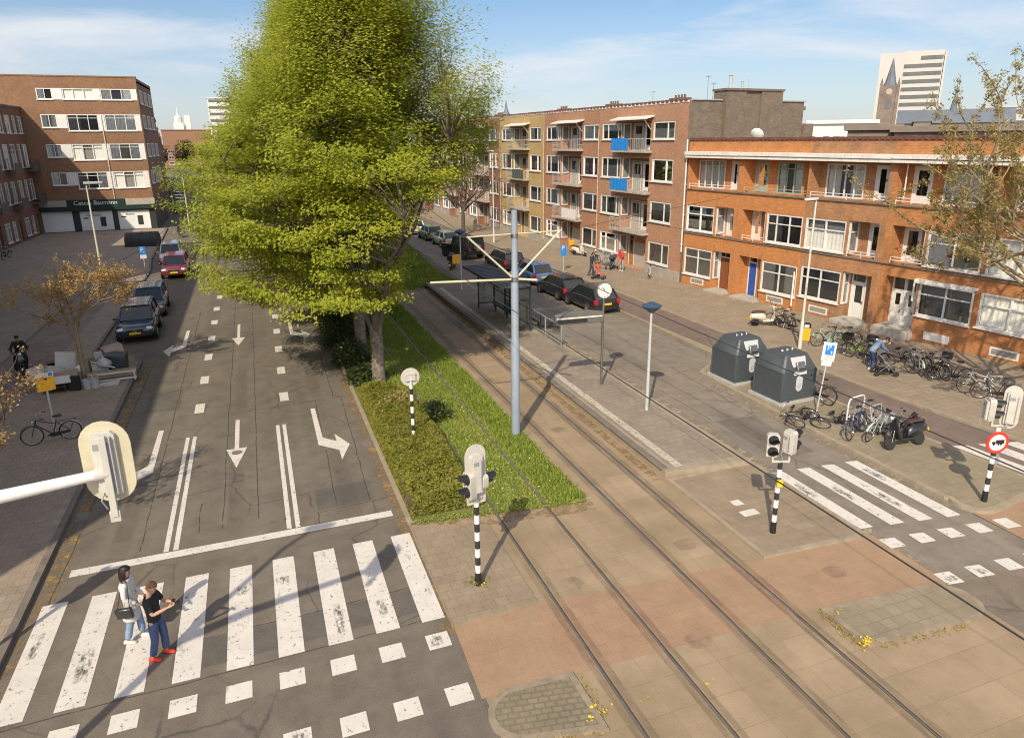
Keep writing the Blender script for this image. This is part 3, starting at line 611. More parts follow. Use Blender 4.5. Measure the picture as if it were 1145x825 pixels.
plantm = leafmat('houseplant_leaf', (.05, .09, .02), (.09, .13, .03), (.3, .3, .2), .2)
pinkm = pm('pink_petals', (.75, .12, .25), .6)

# ---- orange row: four and a half houses, mirrored in pairs
OO, OD = (27.35, 40.0), (.151, -.9885)
def railing(parent, x0, x1, z, y, m, n=2, name='railing', posts=2):
    mb = MB()
    for k in range(n): mb.box(x0, x1, y-.02, y+.02, z+.14+.15*k, z+.175+.15*k)
    for k in range(posts+1): xx = x0+(x1-x0)*k/posts; mb.box(xx-.02, xx+.02, y-.018, y+.018, z, z+.32)
    return mb.build(name, m, parent)
def orange_house(label, x0, w, mirror, bm, cfg):
    root = frame_root('terraced_house', label, 'house', OO, OD, x0, 'orange brick terraced houses')
    X = (lambda u: w-u) if mirror else (lambda u: u)
    def sp(a, b): a, b = X(a), X(b); return (min(a, b), max(a, b))
    D = .85
    L2 = sp(.06, w-.2); W1 = sp(.1, 2.62); R1 = sp(2.72, w-.35); W0 = sp(.13, 2.67); R0 = sp(2.75, w-.38)
    zr = 2.66+cfg.get('dz', 0)
    zb = .78+cfg.get('dz', 0)*1.6
    mb = MB()
    holes = [(*L2, 6.5, 8.42, D), (*W1, 3.75, 5.42, .12), (*R1, 3.62, 5.48, D), (*W0, zb+.02, 2.6+cfg.get('dz', 0), .12), (*R0, .12, zr, .6)]
    wall(mb, 0, w, 0, 9.5, holes)
    # inner walls of the loggias
    bw2 = cfg['b2w']; bd2 = cfg['b2d']
    wall(mb, *L2, 6.5, 8.42, [(*sp(*bw2), 6.52, 8.3), (*sp(*bd2), 6.5, 8.3)], y=D)
    d1 = sp(*cfg.get('d1', (2.95, 3.75))); wall(mb, *R1, 3.62, 5.48, [(*d1, 3.63, 5.4)], y=D)
    d0 = sp(*cfg.get('d0', (2.95, 3.85))); wall(mb, *R0, .12, zr, [(*d0, .13, zr-.06)], y=.6)
    if cfg.get('end'): mb.quad((w, 0, 0), (w, 8, 0), (w, 8, 9.5), (w, 0, 9.5))
    mb.box(0, w, .0, .22, 9.49, 9.56)
    mb.build('wall', bm, root, flat=True)
    shell(root, 0, w, .95, 6, 9.2, (.05, 3.2, 6.1))
    rf = MB(); rf.box(0, w, .2, 9, 9.0, 9.3); r = rf.build('roof', bitumen, root, flat=True)
    t = MB(); tiles_row(t, 0, w, .02, 9.55, .3); t.build('ridge_tiles', rooftile, r)
    cn = MB(); cn.box(0, w, -.36, -.002, 8.46, 8.62); cn.box(0, w, -.42, -.002, 8.62+rw.uniform(0, .03), 8.86); cn.build('cornice', cornice_m, root, bevel=.012)
    for z0_, y0_ in ((6.42, -.09), (3.54, -.07)): ld = MB(); ld.box(0, w, y0_, -.003, z0_, z0_+.08); ld.build('ledge', kerbd, root)
    fm = cfg.get('fm2', white)
    a, b = sp(*bw2); window(root, a, b, 6.52, 8.3, D+.02, cfg.get('c2', (.25, .5, .75)), (.8,), fm, cfg.get('cur2', 'full'), sill=False)
    a, b = sp(*bd2); door(root, a, b, 6.5, 8.3, D+.02, fm, fm, .4, 'balcony_door', False)
    railing(root, L2[0]+.05, L2[1]-.05, 6.5, .1, white if not cfg.get('darkrail') else greenframe, 2)
    # bay window and its glazed return into the loggia
    for (wz, z0, z1, nm, cu, dd) in ((W1, 3.75, 5.42, 1, cfg.get('cur1', 'sides'), .8), (W0, zb+.02, 2.6+cfg.get('dz', 0), 0, cfg.get('cur0', 'r'), .55)):
        window(root, wz[0], wz[1], z0, z1, .05, cfg.get('c%d' % nm, (.5,)), (.66,), white, cu, fw_=.09)
        xr = X(2.79); M = Matrix.Translation((xr, .1, 0)) @ Matrix.Rotation(PI/2, 4, 'Z')
        window(root, .0, dd-.05, z0, z1, 0, (), (.66,), white, 'none', fw_=.08, M=M, sill=False, name='side_window', gl=sideglass)
    a, b = d1; door(root, a, b, 3.63, 5.4, D+.02, white, white, .35, 'balcony_door', False)
    railing(root, R1[0]+.05, R1[1]-.05, 3.62, .08, white, 2)
    a, b = d0
    if cfg.get('double'):
        mid = (a+b)/2; door(root, a, mid+.03, .13, zr-.06, .62, cfg['dm'], white, 1.35); door(root, mid-.03+.062, b, .13, zr-.06, .62, cfg['dm'], white, 1.35)
    else: door(root, a, b, .13, zr-.06, .62, cfg['dm'], cfg.get('dfm', white), cfg.get('dl', 1.1))
    st = MB(); st.box(R0[0]-.1, R0[1]+.1, -.55, -.003, .0, .16+cfg.get('dz', 0)); st.box(R0[0], R0[1], -.002, .55, .1, .2+cfg.get('dz', 0)); st.build('door_step', step_m, root, bevel=.01)
    v = sp(.9, 2.1) if not cfg.get('vent') else sp(*cfg['vent']); vz = .22
    vb = MB(); vb.box(v[0], v[1], -.03, -.003, vz, vz+.07); vb.box(v[0], v[1], -.03, -.003, vz+.33, vz+.4); vb.box(v[0], v[0]+.08, -.03, -.003, vz+.07, vz+.33); vb.box(v[1]-.08, v[1], -.03, -.003, vz+.07, vz+.33)
    vt = vb.build('cellar_vent', white, root)
    g = MB(); g.box(v[0]+.08, v[1]-.08, -.02, -.004, vz+.07, vz+.33)
    for k in range(5): g.box(v[0]+.09, v[1]-.09, -.028, -.0201, vz+.09+k*.05, vz+.11+k*.05)
    g.build('grille', curtain_d if not cfg.get('whitevent') else white, vt)
    return root
H1 = orange_house('orange terraced house beside the taller brown block, red brown front door, plants in its window', 0, 4.62, False, br_orange, dict(b2w=(.15, 2.5), b2d=(3.05, 3.65), d1=(2.95, 3.65), d0=(2.85, 3.8), dm=brown_door, dl=2.0, cur0='full', cur1='net'))
H2 = orange_house('orange brick terraced house with the blue front door and green framed top windows', 4.62, 4.86, True, br_orange, dict(b2w=(1.05, 2.85), b2d=(3.5, 4.5), c2=(.3, .65), fm2=greenframe, cur2='sides', darkrail=True, d1=(3.75, 4.45), d0=(3.5, 4.2), dm=blue_door, dl=2.0, cur0='sides', cur1='left', c1=(.28, .64)))
H3 = orange_house('weathered brown-orange terraced house with a white front door and pale net curtains', 9.48, 4.8, False, br_orange2, dict(b2w=(.45, 2.75), b2d=(3.35, 4.1), c2=(.22, .5, .75), d1=(3.4, 4.1), d0=(2.95, 3.8), dm=white, dl=1.0, cur0='none', cur1='net', cur2='sides', dz=.12))
H4 = orange_house('orange terraced house with double white front doors and pink flowers in its middle window', 14.28, 4.78, True, br_orange3, dict(b2w=(.9, 2.75), b2d=(3.3, 4.25), c2=(.25,), d1=(3.4, 4.3), d0=(3.05, 4.35), dm=white, double=True, cur0='none', cur1='left', cur2='full', dz=.32, whitevent=True))
H5 = orange_house('orange terraced house behind the budding tree at the end of the row', 19.06, 4.8, False, br_orange3, dict(b2w=(.5, 2.75), b2d=(3.35, 4.1), d1=(3.4, 4.1), d0=(2.95, 3.8), dm=white, cur0='full', cur1='full', dz=.35, end=True))
# flowers in a vase behind the glass of the fourth house, plants in the first, awning box over its ground-floor window
def in_house(h, x, y, z): return h.matrix_world @ Vector((x, y, z))
bpy.context.view_layer.update()
def indoor_plant(h, x, y, z, label, flower=None, n=60, s=.28):
    t = tag(empty('houseplant', in_house(h, x, y, z)), label, 'plant', 'plants on window sills'); mb = MB(); mb.lathe([(0, 0), (.08, 0), (.06, .1), (.09, .24)], 10); mb.build('pot', white, t)
    rg = np.random.default_rng(int(x*100)); C_ = rg.normal(size=(n, 3))*[s*.5, s*.25, s*.4]+[0, 0, .3+s*.5]
    quads_mesh('foliage', leaf_quads(C_, .07, rg), plantm, t)
    if flower:
        b = MB()
        for k in range(9): b.ell(tuple(rg.normal(size=3)*[.14, .06, .08]+[0, 0, .5]), (.06,)*3, 6, 5)
        b.build('blossom', flower, t)
indoor_plant(H4, 3.25, .22, 3.86, 'pink flowers in a white vase behind the middle window', pinkm, 40)
indoor_plant(H4, 3.95, .24, 3.86, 'leafy potted plant right of the pink flowers')
for k, xx in enumerate((.55, 1.0, 1.75, 2.2)): indoor_plant(H1, xx, .26, 3.86, ['potted plant at the far left of the middle window of the end orange house', 'potted plant second along in the middle window of the end orange house', 'potted plant third along in the middle window of the end orange house', 'potted plant at the right of the middle window of the end orange house'][k])
for k, xx in enumerate((4.1, 2.5)): indoor_plant(H4, xx, .26, 1.4, ['bushy green plant in the left of the awninged ground floor window', 'bushy green plant in the right of the awninged ground floor window'][1-k], n=120, s=.5)
aw = MB(); aw.box(1.95, 4.76, -.22, -.003, 2.98, 3.1); aw.box(1.98, 4.73, -.3, -.221, 2.9, 3.0)
for xx in (1.96, 4.68): aw.box(xx, xx+.07, -.28, -.21, 2.0, 2.9)
aw.build('awning', cornice_m, H4, bevel=.01)
# drain pipes
def pipe(root, x, z0, z1, m=cream, r=.05, y=-.08):
    mb = MB(); mb.tube((x, y, z0), (x, y, z1), r, n=8)
    for k in range(int((z1-z0)/2)): mb.box(x-.07, x+.07, y-.06, -.002, z0+.5+2*k, z0+.55+2*k)
    mb.build('drain_pipe', m, root)
pipe(H1, -.12, 2.2, 9.6, white); pipe(H2, 4.62, .3, 2.3, white); pipe(H4, .55, 6.6, 8.4, white, .035, .2)

# ---- tall brown block with loggias: mirrored flats, one building per stair
BO, BD = (27.3, 40.2), (.053, -.9986)
dish_m = pm('dish_white', (.7, .68, .64), .5)
def flats(label, x0, w, bm, cfg):
    root = frame_root('apartment_building', label, 'building', BO, BD, x0, 'four storey apartment buildings with balconies')
    fl = [2.94, 5.88, 8.8]; holes = []; LW = (.42, 3.25); RW = (7.42, 9.95); RC = (3.3, 7.1); D = .8
    zw = [(.93, 2.45), (3.92, 5.36), (6.75, 8.3), (9.62, 10.82)]
    for z0, z1 in zw: holes += [(*LW, z0, z1, .12), (*RW, z0, z1, .12)]
    for f in fl: holes.append((*RC, f, f+2.42 if f < 8 else f+2.1, D))
    holes.append((*RC, .1, 2.55, D))
    mb = MB(); wall(mb, 0, w, 0, 12.0, holes)
    for k, f in enumerate(fl): wall(mb, *RC, f, f+(2.42 if k < 2 else 2.1), [(3.75, 5.0, f+.02, f+2.2-(k > 1)*.2), (5.2, 6.35, f+.02, f+2.2-(k > 1)*.2)], y=D)
    wall(mb, *RC, .1, 2.55, [(3.6, 4.4, .101, 2.45), (6.0, 6.85, .101, 2.45)], y=D)
    mb.box(0, w, 0.001, .25, 12.0, 12.02); mb.build('wall', bm, root, flat=True)
    shell(root, 0, w, .95, 6, 11.7, (.05, *fl))
    r = MB(); r.box(0, w, .25, 10, 11.5, 11.75); rf = r.build('roof', bitumen, root, flat=True)
    t = MB(); tiles_row(t, 0, w, .0, 12.02, .5, 0, 1); t.build('coping_tiles', [rooftile, cornice_m], rf)
    pl = MB(); pl.box(0, RC[0], -.04, -.002, 0, .76); pl.box(RC[1], w, -.04, -.002, 0, .76); pl.build('plinth', plaster, root, bevel=.01)
    for i, (z0, z1) in enumerate(zw):
        window(root, LW[0], LW[1], z0, z1, .05, (.3, .82), () if i else (.7,), white, cfg.get('cur', 'r'), fw_=.1); window(root, RW[0], RW[1], z0, z1, .05, (.66,), (), white, 'r', fw_=.1)
        M = Matrix.Translation((RC[0]+.07, .1, 0)) @ Matrix.Rotation(PI/2, 4, 'Z')
        window(root, .02, .7, z0, z1, .02, (), (), white, 'none', fw_=.08, M=M, sill=False, name='side_window', gl=sideglass)
    sl = MB()
    for k, f in enumerate(fl):
        zt = f+2.2-(k > 1)*.2
        door(root, 3.75, 5.0, f+.02, zt, D+.02, cfg.get('dm', grey_panel), white, 1.2, 'balcony_door'); door(root, 5.2, 6.35, f+.02, zt, D+.02, white, white, .3, 'balcony_door', False)
        b = MB(); b.box(2.75, 7.4, -.6, -.003, f-.1, f+.04); b.box(RC[0]+.002, RC[1]-.002, -.002, D, f-.02, f+.02); bal = b.build('balcony', concrete, root, bevel=.01)
        rl = MB(); xs = np.linspace(2.8, 7.35, 20)
        for xx in xs: rl.box(xx-.008, xx+.008, -.56, -.545, f+.06, f+.86)
        rl.box(2.78, 7.37, -.57, -.53, f+.86, f+.9); rl.box(2.78, 7.37, -.565, -.54, f+.06, f+.09)
        for xx in (2.8, 7.35): rl.box(xx-.012, xx+.012, -.53, -.01, f+.86, f+.9); rl.box(xx-.008, xx+.008, -.53, -.01, f+.4, f+.43)
        for a in range(6): xa = 2.9+a*.75; rl.tube((xa, -.55, f+.1), (xa+.7, -.55, f+.84), .007, n=4)
        rl.build('railing', lightgrey, bal)
        if k in cfg.get('screens', {}):
            a, e, m_ = cfg['screens'][k]; s = MB(); n = 14
            P_ = [(a+(e-a)*q/n, -.6-.015*math.sin(q*2.2)) for q in range(n+1)]
            for q in range(n): s.quad((*P_[q], f+.06), (*P_[q+1], f+.06), (*P_[q+1], f+.92), (*P_[q], f+.92))
            s.build('balcony_screen', m_, bal, sharp=80)
    cp = MB(); cp.add([(2.7, -.75, 10.98), (7.5, -.75, 10.98), (7.5, .1, 11.2), (2.7, .1, 11.2), (2.7, -.75, 11.06), (7.5, -.75, 11.06), (7.5, .1, 11.28), (2.7, .1, 11.28)], [(3,2,1,0),(4,5,6,7),(0,1,5,4),(1,2,6,5),(2,3,7,6),(3,0,4,7)])
    cp.tube((7.1, -.6, 11.0), (7.1, 0, 10.3), .03, n=6); cp.tube((3.1, -.6, 11.0), (3.1, 0, 10.3), .03, n=6); cp.build('canopy', white, root)
    for a, b in ((3.6, 4.4), (6.0, 6.85)): door(root, a, b, .1, 2.45, D+.02, tan_door, white, 1.0)
    pn = MB(); pn.box(4.45, 5.95, D-.03, D-.003, .1, 2.0); pn.build('porch_panel', grey_panel, root)
    pipe(root, .02 if not cfg.get('nopipe') else w-.1, .4, 10.4, pm('pipe_tan', (.5, .36, .26), .6))
    ch = MB(); cx = cfg.get('chim', 4.5); ch.box(cx, cx+1.6, 2.5, 3.3, 11.7, 12.5); cc = ch.build('chimney', br_gable, rf, flat=True)
    for k in range(4): q = MB(); q.tube((cx+.25+.36*k, 2.9, 12.5), (cx+.25+.36*k, 2.9, 12.72), .07, n=8); q.build('chimney_pot', rooftile, cc)
    return root
blue_s = pm('blue_balcony_screen', (.02, .22, .62), .6, var=.08); white_s = pm('white_balcony_screen', (.7, .68, .66), .6, var=.05); dgrey_s = pm('grey_balcony_screen', (.08, .09, .09), .7, var=.1)
FA = flats('brown brick apartment building with two blue balcony screens beside the orange row', -11.36, 11.36, br_pink, dict(screens={1: (2.78, 5.2, blue_s), 2: (2.78, 5.1, blue_s)}, chim=5.6))
FB = flats('brown brick apartment building with a white balcony screen, third building from the orange row corner counting the ochre one', -21.4, 10.04, br_pink2, dict(screens={0: (4.7, 7.35, white_s)}, chim=6.6))
FB['label'] = 'brown brick apartment building with one white balcony screen, right of the ochre one'
FY = flats('ochre yellow brick apartment building in the middle of the right hand row', -32.1, 10.7, br_yellow, dict(screens={1: (4.4, 7.1, dgrey_s)}, chim=8.2, dm=tan_door))
FD = flats('red brown apartment building left of the ochre one, behind the bare tree', -42.8, 10.7, br_far, dict(chim=3))
FE = flats('red brown apartment building half hidden by the right edge of the green trees', -53.5, 10.7, br_far, dict(chim=5))
FF = flats('red brown apartment building at the far end of the right hand row', -64.2, 10.7, br_pink2, dict(chim=2))
# the gable of the end flats above the low orange row, with its stepped chimney block
gb = MB(); gb.quad((11.362, 0, 0), (11.362, 9.8, 0), (11.362, 9.8, 12.05), (11.362, 0, 12.05)); gb.quad((0, 9.8, 0), (0, 9.8, 12), (11.362, 9.8, 12), (11.362, 9.8, 0))
gb.box(10.4, 11.72, 2.68, 4.3, 8, 12.7); gb.box(10.4, 11.62, 4.3, 5.6, 8, 12.7); gb.box(10.4, 11.74, 5.6, 7.45, 8, 12.7); gb.box(10.3, 11.8, 2.6, 7.55, 12.68, 12.82); gb.box(10.6, 11.55, 9.81, 10.7, 8, 10.6)
gb.build('gable_wall', br_gable, FA, flat=True)
cp = MB(); cp.box(11.2, 11.45, .22, 2.6, 12.06, 12.14); cp.box(11.2, 11.45, 7.55, 9.9, 12.05, 12.13); cp.build('gable_coping', lead, FA)
for y_, h_, r_ in ((3.5, .85, .12), (4.5, .5, .08), (5.05, .62, .03)): q = MB(); q.tube((11.0, y_, 12.8), (11.0, y_, 12.8+h_), r_, n=10); q.lathe([(r_*1.3, 12.8+h_), (r_*1.3, 12.85+h_), (0, 12.9+h_)], 10, (11.0, y_, 0)); q.build('flue', lightgrey, FA)
for q_ in ((-8.5, .6), (-2, 1.2), (-1.4, .7)): a = MB(); a.tube((q_[0]+11.3, 3.0, 11.7), (q_[0]+11.3, 3.0, 12.6+q_[1]), .02, n=5); a.box(q_[0]+11, q_[0]+11.6, 2.98, 3.02, 12.5+q_[1], 12.53+q_[1]); a.build('aerial', midgrey, FA)
dm_ = MB(); dm_.lathe([(.0, .0), (.2, .03), (.33, .08), (.4, .16), (.385, .165), (.2, .05), (0, .03)], 20, (0, 0, 0), axis='y'); ds = thing('satellite_dish', 'white satellite dish on the flat roof of the orange row below the gable', 'satellite dish', in_house(H2, -.55, 1.6, 9.2), math.atan2(OD[1], OD[0])+.4)
ds_o = dm_.build('dish', dish_m, ds, (0, 0, .62)); ds_o.rotation_euler = (.5, 0, 0); mm_ = MB(); mm_.tube((0, .1, 0), (0, .1, .62), .03); mm_.build('mount', midgrey, ds)

# ---- corner block with the shop (left, far)
SB = frame_root('corner_apartment_block', 'brown brick corner block with white window bands above a green shop front', 'building', (-22.7, 90.7), (1, 0))
Wd = 12.05
rows_ = [(14.26, 15.42), (11.0, 12.75), (7.9, 9.64), (4.78, 6.64)]
cols_ = [(2.33, 3.82), (4.76, 7.78), (8.38, 11.46)]
holes = []
for i, (a, b) in enumerate(rows_):
    for j, (x0, x1) in enumerate(cols_): holes.append((x0, x1, b-1.4 if (j == 0 and i) else a, b, .12))
mb = MB(); wall(mb, -10, Wd, 3.6, 16.6, holes); mb.quad((Wd, 0, 3.6), (Wd, 13, 3.6), (Wd, 13, 16.6), (Wd, 0, 16.6)); mb.box(-10, Wd+.05, -.05, .25, 16.6, 16.75); mb.quad((-10, 13, 0), (Wd, 13, 0), (Wd, 13, 16.6), (-10, 13, 16.6)); mb.build('wall', br_corner, SB, flat=True)
q = MB(); q.box(-10, Wd, .25, 13, 16.1, 16.3); q.build('roof', bitumen, SB, flat=True)
shell(SB, -10, Wd, .5, 6, 16, (.1, 3.6, 6.9, 10, 13.3))
band = MB()
for i, (a, b) in enumerate(rows_):
    band.box(3.83, 4.75, -.03, -.002, a if i == 0 else b-1.45, b); band.box(7.79, 8.37, -.03, -.002, a, b); band.box(11.47, Wd-.1, -.03, -.002, a, b)
band.build('white_panels', white, SB)
for i, (a, b) in enumerate(rows_):
    for j, (x0, x1) in enumerate(cols_):
        window(SB, x0, x1, b-1.4 if (j == 0 and i) else a, b, .04, (.5,) if j == 0 else (.333, .667), () if (i == 0 or j == 0) else (.78,), white, rw.choice(['sides', 'full', 'sides', 'left']), fw_=.1)
pipe(SB, 8.1, 3.6, 12.7, cream, .05)
MS = Matrix.Translation((Wd+.02, 0, 0)) @ Matrix.Rotation(PI/2, 4, 'Z')
for i, (a, b) in enumerate(rows_):
    for k in range(3): window(SB, 1.2+4*k, 3.6+4*k, b-1.5, b, -.01, (.333, .667), (), white, 'full', fw_=.1, M=MS, gl=sideglass, name='side_window')
shopgreen = pm('dark_green_fascia', (.012, .035, .03), .45, var=.15); shopw = pm('shop_panel', (.75, .78, .76), .45, var=.06, scale=1); darkshop = pm('dark_pilaster', (.03, .035, .035), .5, var=.2)
sf = MB(); sf.box(-1, Wd+.1, -.35, -.003, 2.42, 2.9); sf.box(3.3, 9.1, -.2, -.003, 2.9, 3.62)
sf.build('shop_fascia', shopgreen, SB, bevel=.02)
for a_, e_ in ((-1, 3.29), (9.11, Wd+.1)): sb_ = MB(); sb_.box(a_, e_, -.1, -.003, 2.91, 3.6); sb_.build('shop_lintel', concrete, SB)
wf = MB(); holes = [(.66, 3.63, .15, 2.38, .1), (4.35, 7.6, .15, 2.3, .1), (8.15, 11.4, .15, 2.25, .1)]
wall(wf, -10, Wd, 0, 3.6, holes); wf.quad((Wd, 0, 0), (Wd, 13, 0), (Wd, 13, 3.6), (Wd, 0, 3.6)); wf.build('shop_front_wall', darkshop, SB, flat=True)
for k, h in enumerate(holes):
    p = MB(); p.box(h[0], h[1], .05, .09, h[2], h[3]); p.build('shop_window_panel', shopw, SB, flat=True)
    if k:
        d = MB(); d.box(h[0]+1.95, h[0]+2.5, .02, .049, .6, 1.65); d.box(h[0]+.3, h[0]+.8, .02, .049, 1.5, 1.62); d.build('window_poster', darkshop, SB)
def text(s, size, parent, loc, rot, mat, name='lettering', ext=.01, align='CENTER', sx=1.):
    cu = bpy.data.curves.new(name, 'FONT'); cu.body = s; cu.size = size; cu.extrude = ext; cu.align_x = align; cu.align_y = 'CENTER'; cu.materials.append(mat)
    tmp = bpy.data.objects.new(name, cu); COL.objects.link(tmp); me = bpy.data.meshes.new_from_object(tmp.evaluated_get(bpy.context.evaluated_depsgraph_get())); bpy.data.objects.remove(tmp)
    me.materials.clear(); me.materials.append(mat); o = bpy.data.objects.new(name, me); COL.objects.link(o); o.parent = parent; o.location = loc; o.rotation_euler = rot; o.scale = (sx, 1, 1); return o
text('Cetcas Baumann', .66, SB, (6.15, -.215, 3.25), (PI/2, 0, 0), white, sx=.98, ext=.015)
text('Cetcas  Baumann', .24, SB, (5.7, .03, 1.85), (PI/2, 0, 0), darkshop, sx=.9); text('Baumann', .24, SB, (9.4, .03, 1.85), (PI/2, 0, 0), darkshop)

# ---- dark row on the left side, in its own shade
def left_row(label, y0, n, x):
    root = frame_root('apartment_row', label, 'building', (x, y0), (0.02, 1)); W_ = n*6.1
    zs = [(.5, 2.35), (3.95, 6.1), (7.3, 9.7), (10.75, 12.5)]; holes = []; wins = []
    for k in range(n):
        o_ = k*6.1
        for i, (a, b) in enumerate(zs): wins += [(o_+.35, o_+1.9, a, b), (o_+2.6, o_+3.6, a+.0, b)] + ([(o_+4.2, o_+5.7, a, b)] if i else [])
    holes = [(*w, .12) for w in wins]+[(k*6.1+4.4, k*6.1+5.4, .05, 2.3, .3) for k in range(n)]
    mb = MB(); wall(mb, 0, W_, 0, 13.3, holes); mb.quad((0, 0, 0), (0, 0, 13.3), (0, 11, 13.3), (0, 11, 0)); mb.quad((W_, 0, 0), (W_, 11, 0), (W_, 11, 13.3), (W_, 0, 13.3)); mb.quad((0, 11, 0), (0, 11, 13.3), (W_, 11, 13.3), (W_, 11, 0)); mb.build('wall', br_dark, root, flat=True)
    shell(root, 0, W_, .5, 6, 13, (.05, 3.2, 6.5, 10)); q = MB(); q.box(0, W_, -.1, 11, 13.3, 13.5); q.build('roof', bitumen, root, flat=True)
    for w in wins: window(root, *w, .05, (.5,) if w[1]-w[0] > 1.2 else (), (.75,), white, 'r', fw_=.09)
    for k in range(n):
        door(root, k*6.1+4.4, k*6.1+5.4, .05, 2.3, .3, brown_door)
        for z in (3.6, 7.0): b = MB(); b.box(k*6.1+3.7, k*6.1+5.9, -.9, -.003, z-.1, z+.05); b.box(k*6.1+3.7, k*6.1+5.9, -.9, -.86, z+.05, z+.9); b.build('balcony', pm('dark_balcony', (.1, .09, .08), .7), root)
    return root
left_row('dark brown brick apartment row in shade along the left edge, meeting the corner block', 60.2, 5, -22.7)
# the same row nearer by, just out of the picture: it throws the big shadow over the left pavement
nb = frame_root('apartment_row', 'dark brick apartment row outside the picture that shades the left pavement', 'building', (-13.75, 6.9), (0, 1))
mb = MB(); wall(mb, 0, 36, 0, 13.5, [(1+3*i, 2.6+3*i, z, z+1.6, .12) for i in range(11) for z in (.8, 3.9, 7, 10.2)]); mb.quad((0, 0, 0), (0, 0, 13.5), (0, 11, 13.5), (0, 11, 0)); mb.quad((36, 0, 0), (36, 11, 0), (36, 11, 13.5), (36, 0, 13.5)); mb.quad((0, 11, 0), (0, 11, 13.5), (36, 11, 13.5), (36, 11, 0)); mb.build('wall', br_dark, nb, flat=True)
q = MB(); q.box(0, 36, -.05, 11, 13.5, 13.6); q.build('roof', bitumen, nb, flat=True); shell(nb, 0, 36, .4, 6, 13.4, (3, 6.2, 9.4))
nb2 = frame_root('apartment_row', 'taller set back brick apartment block outside the picture beyond the shading row', 'building', (-18.2, 44.5), (0, 1))
mb = MB(); wall(mb, 0, 14, 0, 19, [(1+3*i, 2.6+3*i, z, z+1.6, .12) for i in range(4) for z in (.8, 3.9, 7, 10.2, 13.4)]); mb.quad((0, 0, 0), (0, 0, 19), (0, 11, 19), (0, 11, 0)); mb.quad((14, 0, 0), (14, 11, 0), (14, 11, 19), (14, 0, 19)); mb.quad((0, 11, 0), (0, 11, 19), (14, 11, 19), (14, 11, 0)); mb.build('wall', br_dark, nb2, flat=True)
q = MB(); q.box(0, 14, -.05, 11, 19, 19.1); q.build('roof', bitumen, nb2, flat=True); shell(nb2, 0, 14, .4, 6, 18.8, (3, 6.2, 9.4, 12.6))

# ---- houses of the side street running away beyond the corner block
def far_house(label, org, d, s, w, h, bm, n=3, floors=4, group='houses of the far side street', x=None):
    root = frame_root('street_house', label, 'house', org, d, s, group); mb = MB(); hs = []
    for f in range(floors):
        for k in range(n): a = w*(k+.22)/n; hs.append((a, a+w*.56/n, .9+f*h/(floors+.25), .9+f*h/(floors+.25)+h*.5/floors, .12))
    wall(mb, 0, w, 0, h, hs); mb.quad((w, 0, 0), (w, 9, 0), (w, 9, h), (w, 0, h)); mb.quad((0, 0, 0), (0, 0, h), (0, 9, h), (0, 9, 0)); mb.box(0, w, -.1, 9, h, h+.25); mb.build('wall', bm, root, flat=True)
    for q_ in hs: window(root, *q_[:4], .05, (.5,), (), white, 'r', fw_=.12, sill=False)
    q = MB(); q.box(w*.3, w*.5, 2, 3, h+.25, h+1.2); q.build('chimney', br_dark, root)
    return root
SO, SD = (-10.75, 104), (-.094, 1)
hts = [12.6, 11.2, 12.0, 10.5, 11.4, 10.2, 11.0, 10.6]
nm = ['first', 'second', 'third', 'fourth', 'fifth', 'sixth', 'seventh', 'eighth']
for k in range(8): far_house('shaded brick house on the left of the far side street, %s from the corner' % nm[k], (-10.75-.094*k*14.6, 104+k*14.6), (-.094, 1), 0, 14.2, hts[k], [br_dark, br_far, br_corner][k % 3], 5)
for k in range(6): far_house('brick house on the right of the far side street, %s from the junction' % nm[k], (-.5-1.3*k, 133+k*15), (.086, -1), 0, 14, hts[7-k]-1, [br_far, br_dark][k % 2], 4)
far_house('brick house closing the view at the end of the far side street', (-42, 322), (1, .05), 0, 26, 7.5, br_far, 7, 3); far_house('low red brick house at the end of the far side street, right of the centre', (-15, 318), (1, .05), 0, 16, 6.5, br_corner, 5, 3)

# ---- skyline
paleconc = pm('pale_tower_cladding', (.5, .485, .455), .7, var=.04, scale=.1); slate = pm('slate_roof', (.13, .15, .18), .6, var=.12, scale=.5); churchst = pm('church_stone', (.2, .16, .13), .9, var=.2, scale=.6); darkglass = pm('dark_strip_window', (.12, .13, .13), .25, var=.2, scale=.4); palew = pm('pale_render', (.66, .65, .62), .8, var=.04, scale=.2)
def sky_pt(px, py, dist):
    d = fw*770+rt*(px-572.5)+up*(381-py); k = dist/math.hypot(d.x, d.y); return Vector((d.x*k, d.y*k, cam_h+d.z*k))
a, b = sky_pt(975, 140, 300), sky_pt(1047, 140, 300)
ang = math.atan2(b.y-a.y, b.x-a.x)
tw = thing('office_tower', 'tall pale office tower with dark strip windows on the skyline', 'tower', (a.x, a.y, 0), ang)
Wt = (b-a).length; mb = MB(); mb.box(0, Wt*.37, -1, 14, 0, 38.2); mb.box(Wt*.37, Wt*.96, 0, 14, 0, 38.6); mb.box(Wt*.97, Wt*1.0, .5, 14, 0, 38); mb.build('tower_body', paleconc, tw, flat=True)
for k in range(10):
    z = 35.6-k*2.6; st_ = MB(); x0 = Wt*(.38 if k else .62); st_.box(x0, Wt*.95, -.12, -.003, z, z+1.25)
    for q in range(14): xx = x0+(Wt*.95-x0)*q/14; st_.box(xx, xx+.25, -.2, -.121, z, z+1.25)
    st_.build('window_strip', darkglass, tw, flat=True)
ch = thing('church', 'dark brick church with slate roofs and tall slate spire before the pale tower', 'church', tuple(sky_pt(988, 150, 230).xy)+(0,), ang)
e = 230/300.; zb = sky_pt(988, 97, 230).z; zs_ = sky_pt(996, 65, 230).z
mb = MB(); mb.box(-2.2, 2.2, -2.2, 2.2, 0, zb)
